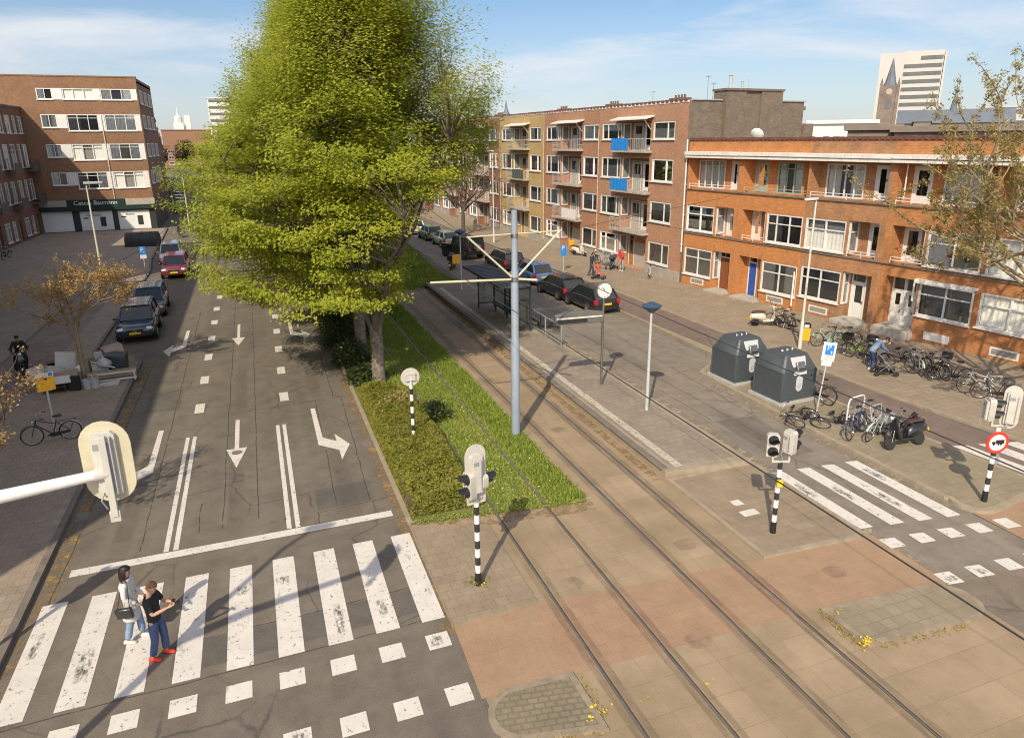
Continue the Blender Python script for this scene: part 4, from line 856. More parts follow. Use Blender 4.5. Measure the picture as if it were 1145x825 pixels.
for sx in (-1, 1):
    for sy in (-1, 1): mb.box(sx*2.1-.35, sx*2.1+.35, sy*2.1-.35, sy*2.1+.35, 0, zb+.3); mb.lathe([(.38, zb+.3), (0, zb+2.2)], 6, (sx*2.1, sy*2.1, 0))
mb.build('tower', churchst, ch, flat=True)
mb = MB(); mb.lathe([(1.75, zb), (1.25, zb+1.6), (.05, zs_)], 8); mb.build('spire', slate, ch)
mb = MB(); mb.lathe([(0, -2.24), (.8, -2.24), (.8, -2.3), (0, -2.3)], 20, (0, 0, zb-1.5), axis='y'); mb.build('clock_face', concrete, ch)
mb = MB(); mb.box(-.7, .7, -2.27, -2.21, zb-6, zb-3.4); mb.build('belfry_opening', darkglass, ch)
def gable_roof(mb, x0, x1, y0, y1, z0, z1): ym = (y0+y1)/2; mb.add([(x0, y0, z0), (x1, y0, z0), (x1, y1, z0), (x0, y1, z0), (x0, ym, z1), (x1, ym, z1)], [(0, 1, 5, 4), (2, 3, 4, 5), (0, 4, 3), (1, 2, 5), (0, 3, 2, 1)])
z1_ = sky_pt(1000, 129, 230).z; mb = MB(); mb.box(2.8, 30, -4, 4, 0, z1_-2.4); mb.box(7, 11, -6.5, -4.01, 0, z1_-2); mb.build('nave', churchst, ch, flat=True)
mb = MB(); gable_roof(mb, 2.8, 30, -4.4, 4.4, z1_-2.4, z1_+1.2); mb.add([(6.6, -6.8, z1_-2), (11.4, -6.8, z1_-2), (9, -6.8, z1_+1.4), (6.6, 0, z1_-2), (11.4, 0, z1_-2), (9, 0, z1_+1.4)], [(0, 1, 2), (0, 2, 5, 3), (1, 4, 5, 2)]); mb.build('nave_roof', slate, ch)
mb = MB(); mb.lathe([(.9, z1_+.6), (.7, z1_+2.2), (0, z1_+6)], 8, (16, 0, 0)); mb.build('roof_turret', slate, ch)
def block(name, label, cat, px0, px1, pyt, dist, depth, m_, win=0, group=None):
    a, b = sky_pt(px0, pyt, dist), sky_pt(px1, pyt, dist); t = thing(name, label, cat, (a.x, a.y, 0), math.atan2(b.y-a.y, b.x-a.x), group); w = (b-a).length; h = a.z
    mb = MB(); mb.box(0, w, 0, depth, 0, h); mb.box(-.3, w+.3, -.3, depth+.3, h, h+.4); mb.build('walls', m_, t, flat=True)
    if win:
        s = MB()
        for k in range(win): s.box(w*.05, w*.95, -.08, -.003, h-1.9-k*3.2, h-.6-k*3.2)
        s.build('window_strip', darkglass, t, flat=True)
    return t
block('flat_roofed_building', 'low pale building with a flat roof between the gable and the church', 'building', 905, 980, 139, 90, 20, palew)
block('flat_roofed_building', 'low pale modern building on the skyline behind the budding tree', 'building', 1060, 1105, 133, 260, 20, palew, 2); block('flat_roofed_building', 'larger pale modern building at the right end of the skyline', 'building', 1100, 1180, 121, 262, 20, paleconc, 3)
block('office_block', 'white and blue office block seen left of the green trees', 'building', 231, 262, 110, 400, 18, palew, 9)
hall = block('hall', 'distant hall with a grey roof and a pale lantern tower beyond the side street', 'building', 180, 236, 146, 420, 30, br_far); hall2 = thing('lantern_tower', 'slim pale lantern tower above the distant hall roof', 'tower', tuple(sky_pt(200, 140, 430).xy)+(0,))
mb = MB(); zt = sky_pt(200, 140, 430).z; mb.box(-2.5, 2.5, -2.5, 2.5, 0, zt+1); mb.lathe([(2, zt+1), (2, zt+4), (.4, zt+5.5), (.25, zt+9)], 8); mb.box(3, 6, -1, 1, 0, zt+5); mb.build('shaft', palew, hall2)
sp2 = thing('church_spire', 'small distant church spire above the ochre flats', 'spire', tuple(sky_pt(566, 125, 200).xy)+(0,)); mb = MB(); zt = sky_pt(566, 124, 200).z; mb.box(-1, 1, -1, 1, 0, zt-1.2); mb.lathe([(1.3, zt-1.2), (.5, zt+.2), (.04, zt+2.9)], 8); mb.build('spire', slate, sp2)
# low roofs behind the orange row parapet
for k, (p0, p1, py, ds_) in enumerate(((948, 1005, 146, 62), (1000, 1060, 148, 60), (1062, 1160, 147, 58))):
    block('rear_roof_house', 'dark rear house roof behind the orange parapet, %s from the left' % ['first', 'second', 'third'][k], 'house', p0, p1, py, ds_, 8, churchst)
# ------------------------------------------------------------------ trees and plants
lf_green = leafmat('spring_leaf', (.3, .34, .034), (.46, .49, .058), (.5, .45, .085), .5)
lf_green2 = leafmat('fresh_leaf', (.28, .325, .036), (.44, .475, .058), (.48, .45, .09), .5)
lf_dark = leafmat('evergreen_leaf', (.03, .05, .014), (.06, .085, .02), (.1, .11, .03), .15, .4)
lf_hedge = leafmat('hedge_leaf', (.19, .2, .03), (.29, .28, .05), (.38, .32, .09), .35)
lf_tan = leafmat('young_copper_leaf', (.42, .26, .1), (.5, .35, .14), (.52, .43, .2), .4)
lf_bud = leafmat('olive_bud', (.28, .22, .07), (.4, .32, .11), (.46, .4, .17), .35)
blade_m = leafmat('grass_blade', (.22, .29, .045), (.34, .4, .075), (.47, .43, .15), .4)
flower_w = pm('daisy_petal', (.75, .73, .62), .7); flower_y = pm('dandelion', (.75, .5, .02), .7)

bark_l = pm('limb_bark', (.12, .098, .075), .9, var=.3, scale=7)
LEFT = ([2.6, 3.4, 4.5, 6.5, 8.5, 11, 13.4, 15.2, 16.4], [.5, 3.7, 5.7, 6.7, 6.3, 4.9, 3.1, 1.6, .4])
RIGHT = ([2.6, 3.4, 5, 7, 8.6, 10.4, 12.4, 14.4, 15.6, 16.4], [.2, .3, .5, 1.6, 3.7, 5.2, 4.7, 2.9, 1.5, .4])
def crown_tree(name, label, x, y, seed, ncl, nlf, ls=1., rs_=1., hs=1., mat=None, group=None, leaf=.075, zmin=3.0):
    rg = np.random.default_rng(seed); rd = random.Random(seed)
    root = thing(name, label, 'tree', (x, y, 0), 0, group)
    ph = [rd.random()*6.3 for _ in range(6)]
    def radius(z, a):
        z /= hs; wl_ = .5-.5*math.cos(a); wl_ = wl_*wl_*(3-2*wl_)        # 1 on the road side
        r = np.interp(z, *LEFT)*ls*wl_ + np.interp(z, *RIGHT)*rs_*(1-wl_)
        return r*(1+.13*math.sin(3*a+ph[0]+z*.5)+.09*math.sin(5*a+ph[1]-z*.9)+.07*math.sin(2*z+ph[2]+a))
    cl = []; tries = 0
    while len(cl) < ncl and tries < ncl*40:
        tries += 1; z = rg.uniform(zmin, 16.2)*hs; a = rg.uniform(0, 2*PI); r_ = radius(z, a)
        if rg.random() > (.95 if z > 9*hs else r_/6.5+.12): continue
        u = rg.random()**.38; p = Vector((math.cos(a)*r_*u, math.sin(a)*r_*u, z))
        if mnoise.noise(Vector((p.x*.4+seed, p.y*.4, p.z*.62))) < -.18: continue
        cl.append(p)
    # tall spires at the top
    for k in range(int(ncl*.09)):
        q = rd.choice([0, 1, 2, 3, 4]); a0 = q*1.26+ph[3]; t = rg.random(); cl.append(Vector((math.cos(a0)*1.9*(1-t*.25)+rg.normal()*.3, math.sin(a0)*1.9*(1-t*.25)+rg.normal()*.3, (12.5+4.3*t-(q % 3)*.5)*hs)))
    # limbs rising like a vase from the fork
    tb = MB(); fork = 2.7*hs; r0 = .27*hs
    tb.path([(0, 0, -.1), (0, 0, .15), (.02, .01, fork*.5), (0, 0, fork)], [r0*1.5, r0*1.12, r0, r0*1.02], 12)
    trunk = tb.build('trunk', bark, root, sharp=60)
    limbs = []
    lb = MB()
    for k in range(11):
        a = k*2.4+ph[4]; inc = [.18, .5, .32, .75, .26, .6, .42, .85, .15, .55, .36][k]
        L = (11.5-5*inc)*hs*rd.uniform(.9, 1.08); pts = []
        for i in range(9):
            t = i/8; hr = math.sin(inc)*L*t*(.75+.45*t)*(.98 if math.cos(a) < 0 else .8); z = fork-.3+math.cos(inc)*L*t*(1.08-.1*t)
            pts.append(Vector((math.cos(a)*hr+.12*math.sin(i*1.7+k), math.sin(a)*hr+.12*math.cos(i*2.1+k), z)))
        lb.path(pts, [max(.018, r0*.55*(1-i/8.6)**1.15) for i in range(9)], 7); limbs.append(pts)
    for p in cl:                                                # a thin branch to every spray of leaves
        best = None
        for L in limbs:
            for q in L:
                d = (p-q); 
                if d.z < .12*d.length: continue
                s_ = d.length*(1+.3*(1-d.z/d.length))
                if best is None or s_ < best[0]: best = (s_, q)
        q = best[1] if best else Vector((0, 0, fork)); mid = q.lerp(p, .55)+Vector((rg.normal()*.12, rg.normal()*.12, .1*(p-q).length)); lb.path([q, mid, p], [.03, .02, .007], 4)
    lb.build('branches', bark_l, trunk, sharp=80)
    # sprays: flattish drooping fans of leaves
    C_ = []; T = []
    for p in cl:
        n = int(nlf*rg.uniform(.6, 1.35)); sz = rg.uniform(.45, 1.0)
        out = Vector((p.x, p.y, 0)); out = out.normalized() if out.length > .01 else Vector((1, 0, 0)); hi = max(0, min(1, (p.z/hs-10)/5))
        d = np.clip(rg.normal(size=(n, 3)), -1.75, 1.75)*[sz*.56, sz*.52, .13+.42*hi]
        d[:, 2] -= .10*(d[:, 0]**2+d[:, 1]**2); d += np.array(out)*.25
        d[:, 2] += (d @ np.array(out))*(.2+.55*hi)
        C_.append(np.array(p)+d); T.append(np.clip(rg.normal(.42, .2)+rg.normal(size=n)*.16, 0, 1))
    C_ = np.concatenate(C_); ov = C_-np.array([0, 0, 6*hs]); ov /= np.linalg.norm(ov, axis=1)[:, None]; quads_mesh('crown', leaf_quads(C_, leaf, rg, .7, .62, ov), mat or lf_green, root, np.concatenate(T))
    return root
big = [crown_tree('street_tree', 'nearest tall green tree on the median, its pale trunk beside the dark shrubs', 4.19, 27.4, 3, 740, 270, .8, .98, .95, None, 'tall green trees on the median', .058, 3.9),
       crown_tree('street_tree', 'second tall green tree on the median, its trunk just behind the nearest one', 4.05, 31.3, 8, 740, 240, .92, .95, .96, lf_green2, 'tall green trees on the median', .062, 3.5),
       crown_tree('street_tree', 'third tall green tree on the median, sweeping low over the road', 3.9, 38.2, 15, 720, 230, 1.0, 1.0, 1.0, None, 'tall green trees on the median', .07)]
for k, (y, sc_, lab) in enumerate(((46.5, 1.0, 'fourth tall green tree in the row on the median'), (55.5, .98, 'fifth tall green tree in the row on the median'), (65.5, 1.02, 'sixth tall green tree in the row, far along the median'), (76, 1.0, 'last tall green tree at the far end of the median'))):
    t_ = dup(big[(2, 1, 2, 1)[k]], (4.0, y, 0), [.12, -.15, -.2, .2][k], lab, scale=sc_)

def twig_tree(name, label, loc, h, spread, seed, mat, nleaf, trunk_r=.1, fork=.35, leafsize=.05, leafzone=.35, bm=bark_d, lean=(0, 0), nb=9, group=None, droop=0.):
    rg = np.random.default_rng(seed); rd = random.Random(seed); root = thing(name, label, 'tree', loc, 0, group)
    tb = MB(); z0 = h*fork; top = Vector((lean[0]*.4, lean[1]*.4, z0)); tb.path([(0, 0, -.1), (lean[0]*.12, lean[1]*.12, z0*.5), top], [trunk_r*1.25, trunk_r, trunk_r*.85], 10); tr = tb.build('trunk', bm, root, sharp=60)
    b = MB(); tips = []
    def grow(p, d, L, r, lev):
        n = 5; pts = [p]; q = p.copy(); dd = d.copy()
        for i in range(n):
            dd = (dd+Vector((rg.normal(), rg.normal(), rg.normal()*.6))*.16+Vector((0, 0, .06-droop*lev))).normalized(); q = q+dd*L/n; pts.append(q.copy())
        b.path(pts, [max(.004, r*(1-.13*i)) for i in range(n+1)], 6 if lev < 2 else 4)
        if lev >= 3 or L < .35: tips.extend(pts[2:]); return
        for k in range(rd.choice([3, 4, 4, 5])):
            i = rd.choice([2, 3, 4, 5, 5]); ax = Vector((rg.normal(), rg.normal(), rg.normal()*.5)).normalized()
            nd = (dd*.75+ax*.75).normalized(); grow(pts[i], nd, L*rd.uniform(.5, .72), max(.005, r*.5), lev+1)
        tips.append(pts[-1])
    for k in range(nb):
        a = k*2.4+rd.random(); inc = rd.uniform(.25, 1.15); d = Vector((math.cos(a)*math.sin(inc)+lean[0]*.12, math.sin(a)*math.sin(inc)+lean[1]*.12, math.cos(inc))).normalized()
        grow(top*(1-.3*rd.random()) if k % 2 else top.copy(), d, spread*rd.uniform(.6, .85), trunk_r*.5, 1)
    b.build('branches', bm, tr, sharp=80)
    if nleaf:
        tp = np.array([tuple(p) for p in tips]); idx = rg.integers(0, len(tp), nleaf//6); C_ = (tp[idx][:, None, :]+rg.normal(size=(len(idx), 6, 3))*.075).reshape(-1, 3)
        t_ = np.clip((C_[:, 2]/h-.3)*1.0+rg.normal(size=len(C_))*.25, 0, 1); quads_mesh('crown', leaf_quads(C_, leafsize, rg, .2, .6), mat, root, t_)
    return root
twig_tree('copper_leaved_tree', 'small tree with coppery young leaves beside the heap of bulky waste', (-7.35, 31.9, .11), 6.6, 2.4, 5, lf_tan, 7500, .09, .38, .045, bm=bark_g)
twig_tree('copper_leaved_tree', 'budding young tree at the left edge of the picture reaching in over the pavement', (-7.5, 17.3, .11), 6.2, 2.5, 21, lf_tan, 4200, .11, .4, .04, lean=(.3, .5))
twig_tree('budding_tree', 'large budding tree with olive catkins at the right edge in front of the orange row', (25.6, 13.2, .06), 14, 6.6, 12, lf_bud, 50000, .17, .3, .042, bm=bark_g, lean=(-1.0, 3.2), nb=16)
twig_tree('bare_tree', 'bare brown tree on the right pavement in front of the red brown flats', (20.6, 70.2, .06), 9.5, 4.4, 33, lf_bud, 1200, .2, .3, .04, nb=12)
twig_tree('bare_tree', 'bare tree farther down the right pavement, partly behind the green trees', (21.5, 96, .06), 10, 4.4, 35, lf_bud, 1500, .2, .3, .04, nb=10)
def far_tree(label, x, y, h, r_, seed, mat, n=2600, group='far street trees'):
    rg = np.random.default_rng(seed); t_ = thing('street_tree', label, 'tree', (x, y, 0), 0, group); b = MB(); b.path([(0, 0, 0), (0, 0, h*.4), (.1, 0, h*.8)], [.22, .16, .05], 7)
    for k in range(9): a = k*2.4; b.path([(0, 0, h*(.3+.03*k)), (math.cos(a)*r_*.5, math.sin(a)*r_*.5, h*.62), (math.cos(a)*r_*.8, math.sin(a)*r_*.8, h*.82)], [.09, .05, .02], 5)
    b.build('trunk', bark, t_, sharp=60); d = rg.normal(size=(n, 3)); d /= np.linalg.norm(d, axis=1)[:, None]; d *= (rg.random(n)**.35)[:, None]
    cen = rg.normal(size=(22, 3)); cen /= np.linalg.norm(cen, axis=1)[:, None]; C_ = (cen[rg.integers(0, 22, n)]*.62+d*.42)*[r_, r_, h*.36]+[0, 0, h*.64]
    quads_mesh('crown', leaf_quads(C_, .2+.0009*max(0, y-100), rg, .3), mat, t_); return t_
lf_brown = leafmat('brown_far_crown', (.12, .085, .045), (.18, .13, .065), (.22, .17, .08), .2)
for k, (x, y, h) in enumerate(((-29, 276, 8), (-21, 280, 8.5), (-32, 300, 10), (-22, 306, 11), (-13, 290, 9.5), (-42, 340, 11), (-8, 330, 10))):
    far_tree('brownish tree at the end of the far side street, %s' % ['left of the near pair', 'right of the near pair', 'behind the closing house', 'the tallest', 'low and rightmost', 'farthest left', 'farthest right'][k], x, y, h, h*.42, 50+k, lf_brown)
for k, (x, y, h) in enumerate(((-15.5, 118, 5), (-17, 140, 5.5), (-6.5, 128, 5), (-19.5, 165, 6))): far_tree('small dark tree by the cars in the far side street, %s' % ['nearest left', 'second left', 'on the right hand side', 'third left'][k], x, y, h, 1.6, 70+k, lf_dark, 900)

# --- hedge of low ground cover along the road, dark shrubs round the trunks
def in_poly(pts, poly):
    x, y = pts[:, 0], pts[:, 1]; ins = np.zeros(len(pts), bool); j = len(poly)-1
    for i in range(len(poly)):
        xi, yi = poly[i]; xj, yj = poly[j]; cnd = ((yi > y) != (yj > y)) & (x < (xj-xi)*(y-yi)/((yj-yi) if yj != yi else 1e-9)+xi); ins ^= cnd; j = i
    return ins
rg = np.random.default_rng(2)
hp = [(3.1, 16.25), (5.15, 16.2), (5.22, 20.5), (5.25, 24.2), (4.7, 26.3), (3.2, 26.6), (3.1, 22)]
P_ = rg.uniform((3.0, 16.1), (5.4, 26.8), (90000, 2)); P_ = P_[in_poly(P_, hp)][:56000]
def edge_d(P, poly):
    d = np.full(len(P), 9.)
    for i in range(len(poly)):
        a, b = np.array(poly[i]), np.array(poly[(i+1) % len(poly)]); t_ = np.clip(((P-a) @ (b-a))/((b-a) @ (b-a)), 0, 1); d = np.minimum(d, np.linalg.norm(P-a-t_[:, None]*(b-a), axis=1))
    return d
ed = edge_d(P_, hp); hh = np.array([.42+.16*mnoise.noise(Vector((p[0]*1.4, p[1]*1.4, 0)))+.1*mnoise.noise(Vector((p[0]*4, p[1]*4, 3))) for p in P_]); top = hh*np.clip((ed/.3), .0, 1)**.5
z = top*np.where(rg.random(len(P_)) < .75, rg.uniform(.85, 1.08, len(P_)), rg.random(len(P_)))+.03
hedge = thing('hedge', 'low clipped yellow green hedge along the kerb between the two carriageways', 'hedge', (0, 0, 0))
quads_mesh('foliage', leaf_quads(np.column_stack([P_, z]), .042, rg, .35, .55), lf_hedge, hedge, np.clip(rg.normal(.4, .22, len(P_))+np.array([.35*mnoise.noise(Vector((p[0]*.9, p[1]*.9, 7))) for p in P_]), 0, 1))
mb = MB(); ip = offs(hp+[hp[0]], .22)[:-1]; mb.prism([tuple(p) for p in ip], .0, .26); mb.build('stems', soil, hedge)
def shrub(label, x, y, r_, h, seed, mat, n, leaf=.07, nm='shrub'):
    rg = np.random.default_rng(seed); t_ = thing(nm, label, 'shrub', (x, y, .03), 0, 'shrubs under the median trees'); cen = rg.normal(size=(26, 3)); cen[:, 2] = np.abs(cen[:, 2]); cen /= np.linalg.norm(cen, axis=1)[:, None]
    d = rg.normal(size=(n, 3)); C_ = cen[rg.integers(0, 26, n)]*[r_*.75, r_*.75, h*.7]+d*[r_*.24, r_*.24, h*.16]; C_[:, 2] = np.abs(C_[:, 2])+.05
    quads_mesh('foliage', leaf_quads(C_, leaf, rg, .25, .5), mat, t_)
    b = MB()
    for k in range(12): q = cen[k]*[r_*.7, r_*.7, h*.65]; b.path([(0, 0, 0), tuple(q*.5+np.array([0, 0, .1])), tuple(q)], [.03, .02, .008], 5)
    b.build('stems', bark_d, t_)
for a in (('bushy olive shrub just behind the banded sign post', 4.25, 23.6, .75, .85, 1, lf_bud, 2600, .05), ('small dark shrub in the grass right of the banded sign post', 5.35, 22.6, .6, .75, 2, lf_dark, 1500, .05), ('dark evergreen shrub at the foot of the nearest tree', 3.5, 30.4, .75, 1.2, 3, lf_dark, 3000), ('dark evergreen shrub left of the second trunk', 3.35, 33.4, .95, 1.9, 4, lf_dark, 4500), ('tall dark evergreen shrub beside the kerb behind the trunks', 3.75, 36.5, 1.0, 2.1, 5, lf_dark, 5000), ('olive green shrub beside the far turn arrow', 3.6, 40.5, .9, 1.6, 6, lf_hedge, 3600), ('green shrub farther along the kerb under the trees', 3.8, 45, 1.0, 1.6, 7, lf_hedge, 3600), ('low dark shrub between the hedge and the nearest trunk', 3.7, 27.9, .8, .7, 8, lf_dark, 2400), ('dark evergreen shrub right behind the second trunk', 4.6, 34.6, .8, 1.5, 9, lf_dark, 3200)): shrub(*a)

# --- grass blades, flowers
GP = [(5.2, 15.9), (7.9, 15.5), (7.9, 44.3), (10.3, 45.4), (13.1, 47), (12.9, 52), (14.3, 76), (3.3, 76), (3.3, 27), (5.3, 24.5)]
P_ = rg.uniform((3.2, 15.5), (14.5, 76), (560000, 2)); keep = rg.random(560000) < np.clip(22/P_[:, 1], .12, 1)**1.3; P_ = P_[keep]; P_ = P_[in_poly(P_, GP)]
for xa in (5.29, 6.71): P_ = P_[np.abs(P_[:, 0]-xa) > .05]
P_ = P_[:120000]
N_ = len(P_); tall = np.array([.05+.03*mnoise.noise(Vector((p[0]*.8, p[1]*.8, 0))) for p in P_])*rg.uniform(.6, 1.5, N_)*np.where(P_[:, 0] > 6.9, 1.5, .85)*(1+P_[:, 1]/70)
a = rg.uniform(0, 2*PI, N_); w = rg.uniform(.008, .016, N_)*(1+P_[:, 1]/30); u = np.column_stack([np.cos(a)*w, np.sin(a)*w, np.zeros(N_)]); base = np.column_stack([P_, np.full(N_, .03)]); ln = rg.normal(size=(N_, 2))*.45*tall[:, None]; tip = base+np.column_stack([ln, tall])
gr = quads_mesh('grass', np.stack([base-u, base+u, tip+u*.4, tip-u*.4], 1), blade_m, None, np.clip(rg.normal(.38, .2, N_)+np.array([.4*mnoise.noise(Vector((p[0]*.35, p[1]*.35, 5))) for p in P_])-np.where(P_[:, 0] > 6.9, .12, -.12), 0, 1)); tag(gr, 'short spring grass on the median between the trees and the tracks', 'grass', kind='stuff')
def speckle(name, label, cat, pts, m_, s, z=.1):
    C_ = np.array(pts); o = quads_mesh(name, leaf_quads(np.column_stack([C_, np.full(len(C_), z)+rg.uniform(-.03, .03, len(C_))]), s, rg, 1.5, .9), m_); tag(o, label, cat, kind='stuff')
dz = rg.normal((6.0, 18.6), (.55, 1.6), (170, 2)); dz = np.concatenate([dz, rg.normal((6.4, 24), (.5, 2.5), (90, 2))]); speckle('daisies', 'small white daisies scattered in the grass', 'flowers', dz[in_poly(dz, GP)], flower_w, .022)
dd_ = []
for px, py, n in ((968, 720, 22), (935, 690, 5), (965, 725, 8), (672, 797, 10), (660, 806, 6), (719, 786, 3), (790, 767, 5), (536, 655, 2)):
    p = at(px, py); dd_ += [(p.x+rg.normal()*.09, p.y+rg.normal()*.07) for _ in range(n)]
speckle('dandelions', 'yellow dandelions in the joints beside the paved islands', 'flowers', dd_, flower_y, .03, .09)
def weeds(name, label, pts, n, spread, leaf, m_, h=.06):
    C_ = np.concatenate([np.column_stack([rg.normal(p[0], spread[0], n), rg.normal(p[1], spread[1], n), np.abs(rg.normal(0, h, n))+.02]) for p in pts]); o = quads_mesh(name, leaf_quads(C_, leaf, rg, .3, .35), m_); tag(o, label, 'weeds', kind='stuff')
weeds('weeds', 'tuft of green weeds round the foot of the nearest banded signal post', [(3.92, 12.94)], 90, (.11, .09), .05, lf_hedge, .09)
weeds('weeds', 'dry yellow weeds along the edges of the paved island near the tracks', [(10.38, 9.3-.1*k) for k in range(11)]+[(10.8+.25*k, 8.13-.02*k) for k in range(9)], 16, (.06, .06), .035, lf_bud, .03)
weeds('weeds', 'weeds along the rear edge of the cobbled island', [(3.3+.12*k, 8.55-.02*k) for k in range(12)]+[(4.8, 9.5-.15*k) for k in range(7)], 12, (.05, .05), .035, lf_bud, .03)
weeds('weeds', 'straggling grass along the kerb where the lawn meets the crossing', [(3.2+.2*k, 16.02-.025*k) for k in range(23)], 26, (.1, .07), .05, blade_m, .05)
# ------------------------------------------------------------------ signals, signs, lamps, tram stop
signal_w = pm('signal_housing', (.5, .48, .43), .45, var=.06, scale=4, dirt=.2)
signal_y = pm('signal_backboard', (.52, .48, .34), .5, var=.06, scale=3, dirt=.2)
lens = pm('dark_lens', (.02, .02, .022), .15, spec=.8)
def oval(w, h, n=10):
    """stadium outline, w wide, h tall, centred"""
    r = w/2; k = h/2-r
    return [(r*math.cos(PI*i/n), k+r*math.sin(PI*i/n)) for i in range(n+1)]+[(r*math.cos(PI+PI*i/n), -k+r*math.sin(PI+PI*i/n)) for i in range(n+1)]
def signal_head(parent, loc, rz, n=3, board=None, big=False, scale=1.):
    """head faces local -y"""
    h = .3*n; e = MB(); hd = MB(); hd.prism([(-.13, -h/2), (.13, -h/2), (.15, -h/2+.03), (.15, h/2-.05), (.1, h/2), (-.1, h/2), (-.15, h/2-.05), (-.15, -h/2+.03)], -.02, .13, 'y')
    hd.prism([(-.11, -h/2+.03), (.11, -h/2+.03), (.11, h/2-.06), (-.11, h/2-.06)], .13, .19, 'y')
    for k in range(1, n): hd.box(-.152, .152, -.01, .134, -h/2+.3*k-.006, -h/2+.3*k+.006)
    o = hd.build('signal_head', signal_w, parent, loc, rz, bevel=.012); o.scale = (scale,)*3
    for k in range(n):
        zc = h/2-.15-.3*k; v = MB(); ring = []
        for q in range(2):
            ring.append([(.115*math.cos(PI*(-.15+1.3*i/12)), -.021-.24*q*(1 if 2 < i < 10 else .55), zc+.115*math.sin(PI*(-.15+1.3*i/12))) for i in range(13)])
        v.loft(ring, False, closed=False); v.lathe([(.125, -.035), (.125, -.021), (.1, -.021), (.1, -.035)], 16, (0, 0, zc), axis='y'); v.build('visor', black, o)
        l = MB(); l.lathe([(0, -.03), (.1, -.024), (.1, -.02), (0, -.02)], 16, (0, 0, zc), axis='y'); l.build('lamp_lens', lens, o)
    cb = MB(); cb.path([(.06, .19, -h/2+.08), (.09, .24, -h/2-.02), (.05, .2, -h/2-.16)], .012, 6); cb.box(-.09, -.07, .19, .205, -h/2+.08, h/2-.12); cb.box(-.02, .1, .19, .198, h/2-.22, h/2-.14); cb.build('cable', midgrey, o)
    if board:
        b = MB(); b.prism(oval(*board), .0, .02, 'y'); bo = b.build('backboard', signal_y if big else signal_w, o, bevel=.004); bo.location = (0, .04, 0)
    return o
def signal_post(label, loc, rz, h, heads, group='traffic signals on banded posts', collar=True):
    t = thing('traffic_signal', label, 'traffic light', loc, rz, group)
    p = MB(); p.tube((0, 0, -.05), (0, 0, h), .062, .058, 14); p.build('post', stripes, t, sharp=60)
    b = MB(); b.tube((0, 0, 0), (0, 0, .32), .075, .07, 14); b.build('post_foot', black, t)
    br = MB(); br.box(-.22, .22, -.025, .025, h, h+.05)
    for x in (-.2, .2): br.box(x-.025, x+.025, -.025, .025, h+.051, h+.2)
    br.build('bracket', signal_w, t, bevel=.006)
    for hd in heads: signal_head(t, *hd)
    return t
p = at(535, 653, .05)
signal_post('grey backed traffic signal on a banded post in weeds between zebra and tram rails', (p.x, p.y, .05), R(10), 2.05, [((0, .06, 2.77), R(180), 3, (.5, 1.35)), ((-.2, 0, 2.53), R(-82), 2), ((.22, .02, 2.57), R(95), 1)])
p = at(864, 595, .07)
tmid = signal_post('twin headed traffic signal on a leaning view banded post between tram tracks and right road', (p.x, p.y, .07), R(-22), 1.95, [((-.22, 0, 2.4), R(-8), 2), ((.22, 0, 2.52), R(120), 2)])
tmid['label'] = 'twin headed traffic signal with yellow push box on a banded post at the right zebra'
b = MB(); b.box(-.07, .07, -.15, -.055, 1.35, 1.52); b.build('push_button_box', plate_y, tmid, bevel=.01)
p = at(1100, 560, .1)
tr_ = signal_post('traffic signal on a banded post carrying a round red ringed no lorries sign', (p.x, p.y, .1), R(-25), 2.2, [((-.24, 0, 2.68), R(80), 2), ((.22, .05, 2.75), R(165), 3, (.42, 1.2))])
def round_sign(parent, loc, rz, r=.3):
    b = MB(); b.lathe([(0, -.012), (r, -.012), (r, .012), (0, .012)], 32, axis='y'); o = b.build('round_sign', red_p, parent, loc, rz)
    w = MB(); w.lathe([(0, -.0165), (r*.74, -.0165), (r*.74, -.0125), (0, -.0125)], 32, axis='y'); w.build('sign_face', white, o)
    k = MB(); y0, y1 = -.021, -.017
    k.box(-.05*r/.3, .17*r/.3, y0, y1, -.03, .08*r/.3); k.box(-.15*r/.3, -.06*r/.3, y0, y1, -.03, .035)
    for x in (-.1, .03, .1): k.lathe([(0, y0), (.028, y0), (.028, y1), (0, y1)], 12, (x, 0, -.045), axis='y')
    k.build('lorry_symbol', black, o); return o
round_sign(tr_, (-.02, -.09, 1.78), R(8), .31)
b = MB(); b.box(.07, .17, .02, .1, 1.1, 1.75); b.build('control_box', midgrey, tr_, bevel=.01)
# mast with an arm reaching over the left road, mast itself out of the picture
ms = thing('signal_mast', 'white arm from the left edge holding a big oval traffic signal seen from behind', 'traffic light', (-6.15, 8.05, .11))
b = MB(); b.path([(0, 0, 0), (0, 0, 5.5), (.25, .12, 8.2), (.7, .4, 8.5)], [.11, .09, .06, .05], 12); b.build('mast', signal_w, ms)
hx, hy, hz = at(120, 528, 5.8)
b = MB(); b.path([(0, 0, 5.5), (1.2, .3, 5.68), (hx+6.15-.12, hy-8.05-.06, 5.7)], [.115, .11, .065], 14); b.build('arm', white, ms, sharp=60)
sh = signal_head(ms, (hx+6.15+.02, hy-8.05+.12, 5.8), R(172), 3, (.62, 1.15), True, .94)
k = MB(); k.tube((hx+6.15-.13, hy-8.05-.05, 5.7), (hx+6.15+.02, hy-8.05-.03, 5.7), .085, n=14); k.box(hx+6.15-.02, hx+6.15+.06, hy-8.05-.11, hy-8.05-.05, 5.12, 6.2); k.box(hx+6.15-.04, hx+6.15+.08, hy-8.05-.1, hy-8.05-.02, 5.05, 5.2); k.build('bracket', signal_w, ms, bevel=.006)
b = MB(); b.ell((1.0, .55, 8.5), (.42, .17, .08)); b.build('lamp_head', lightgrey, ms)
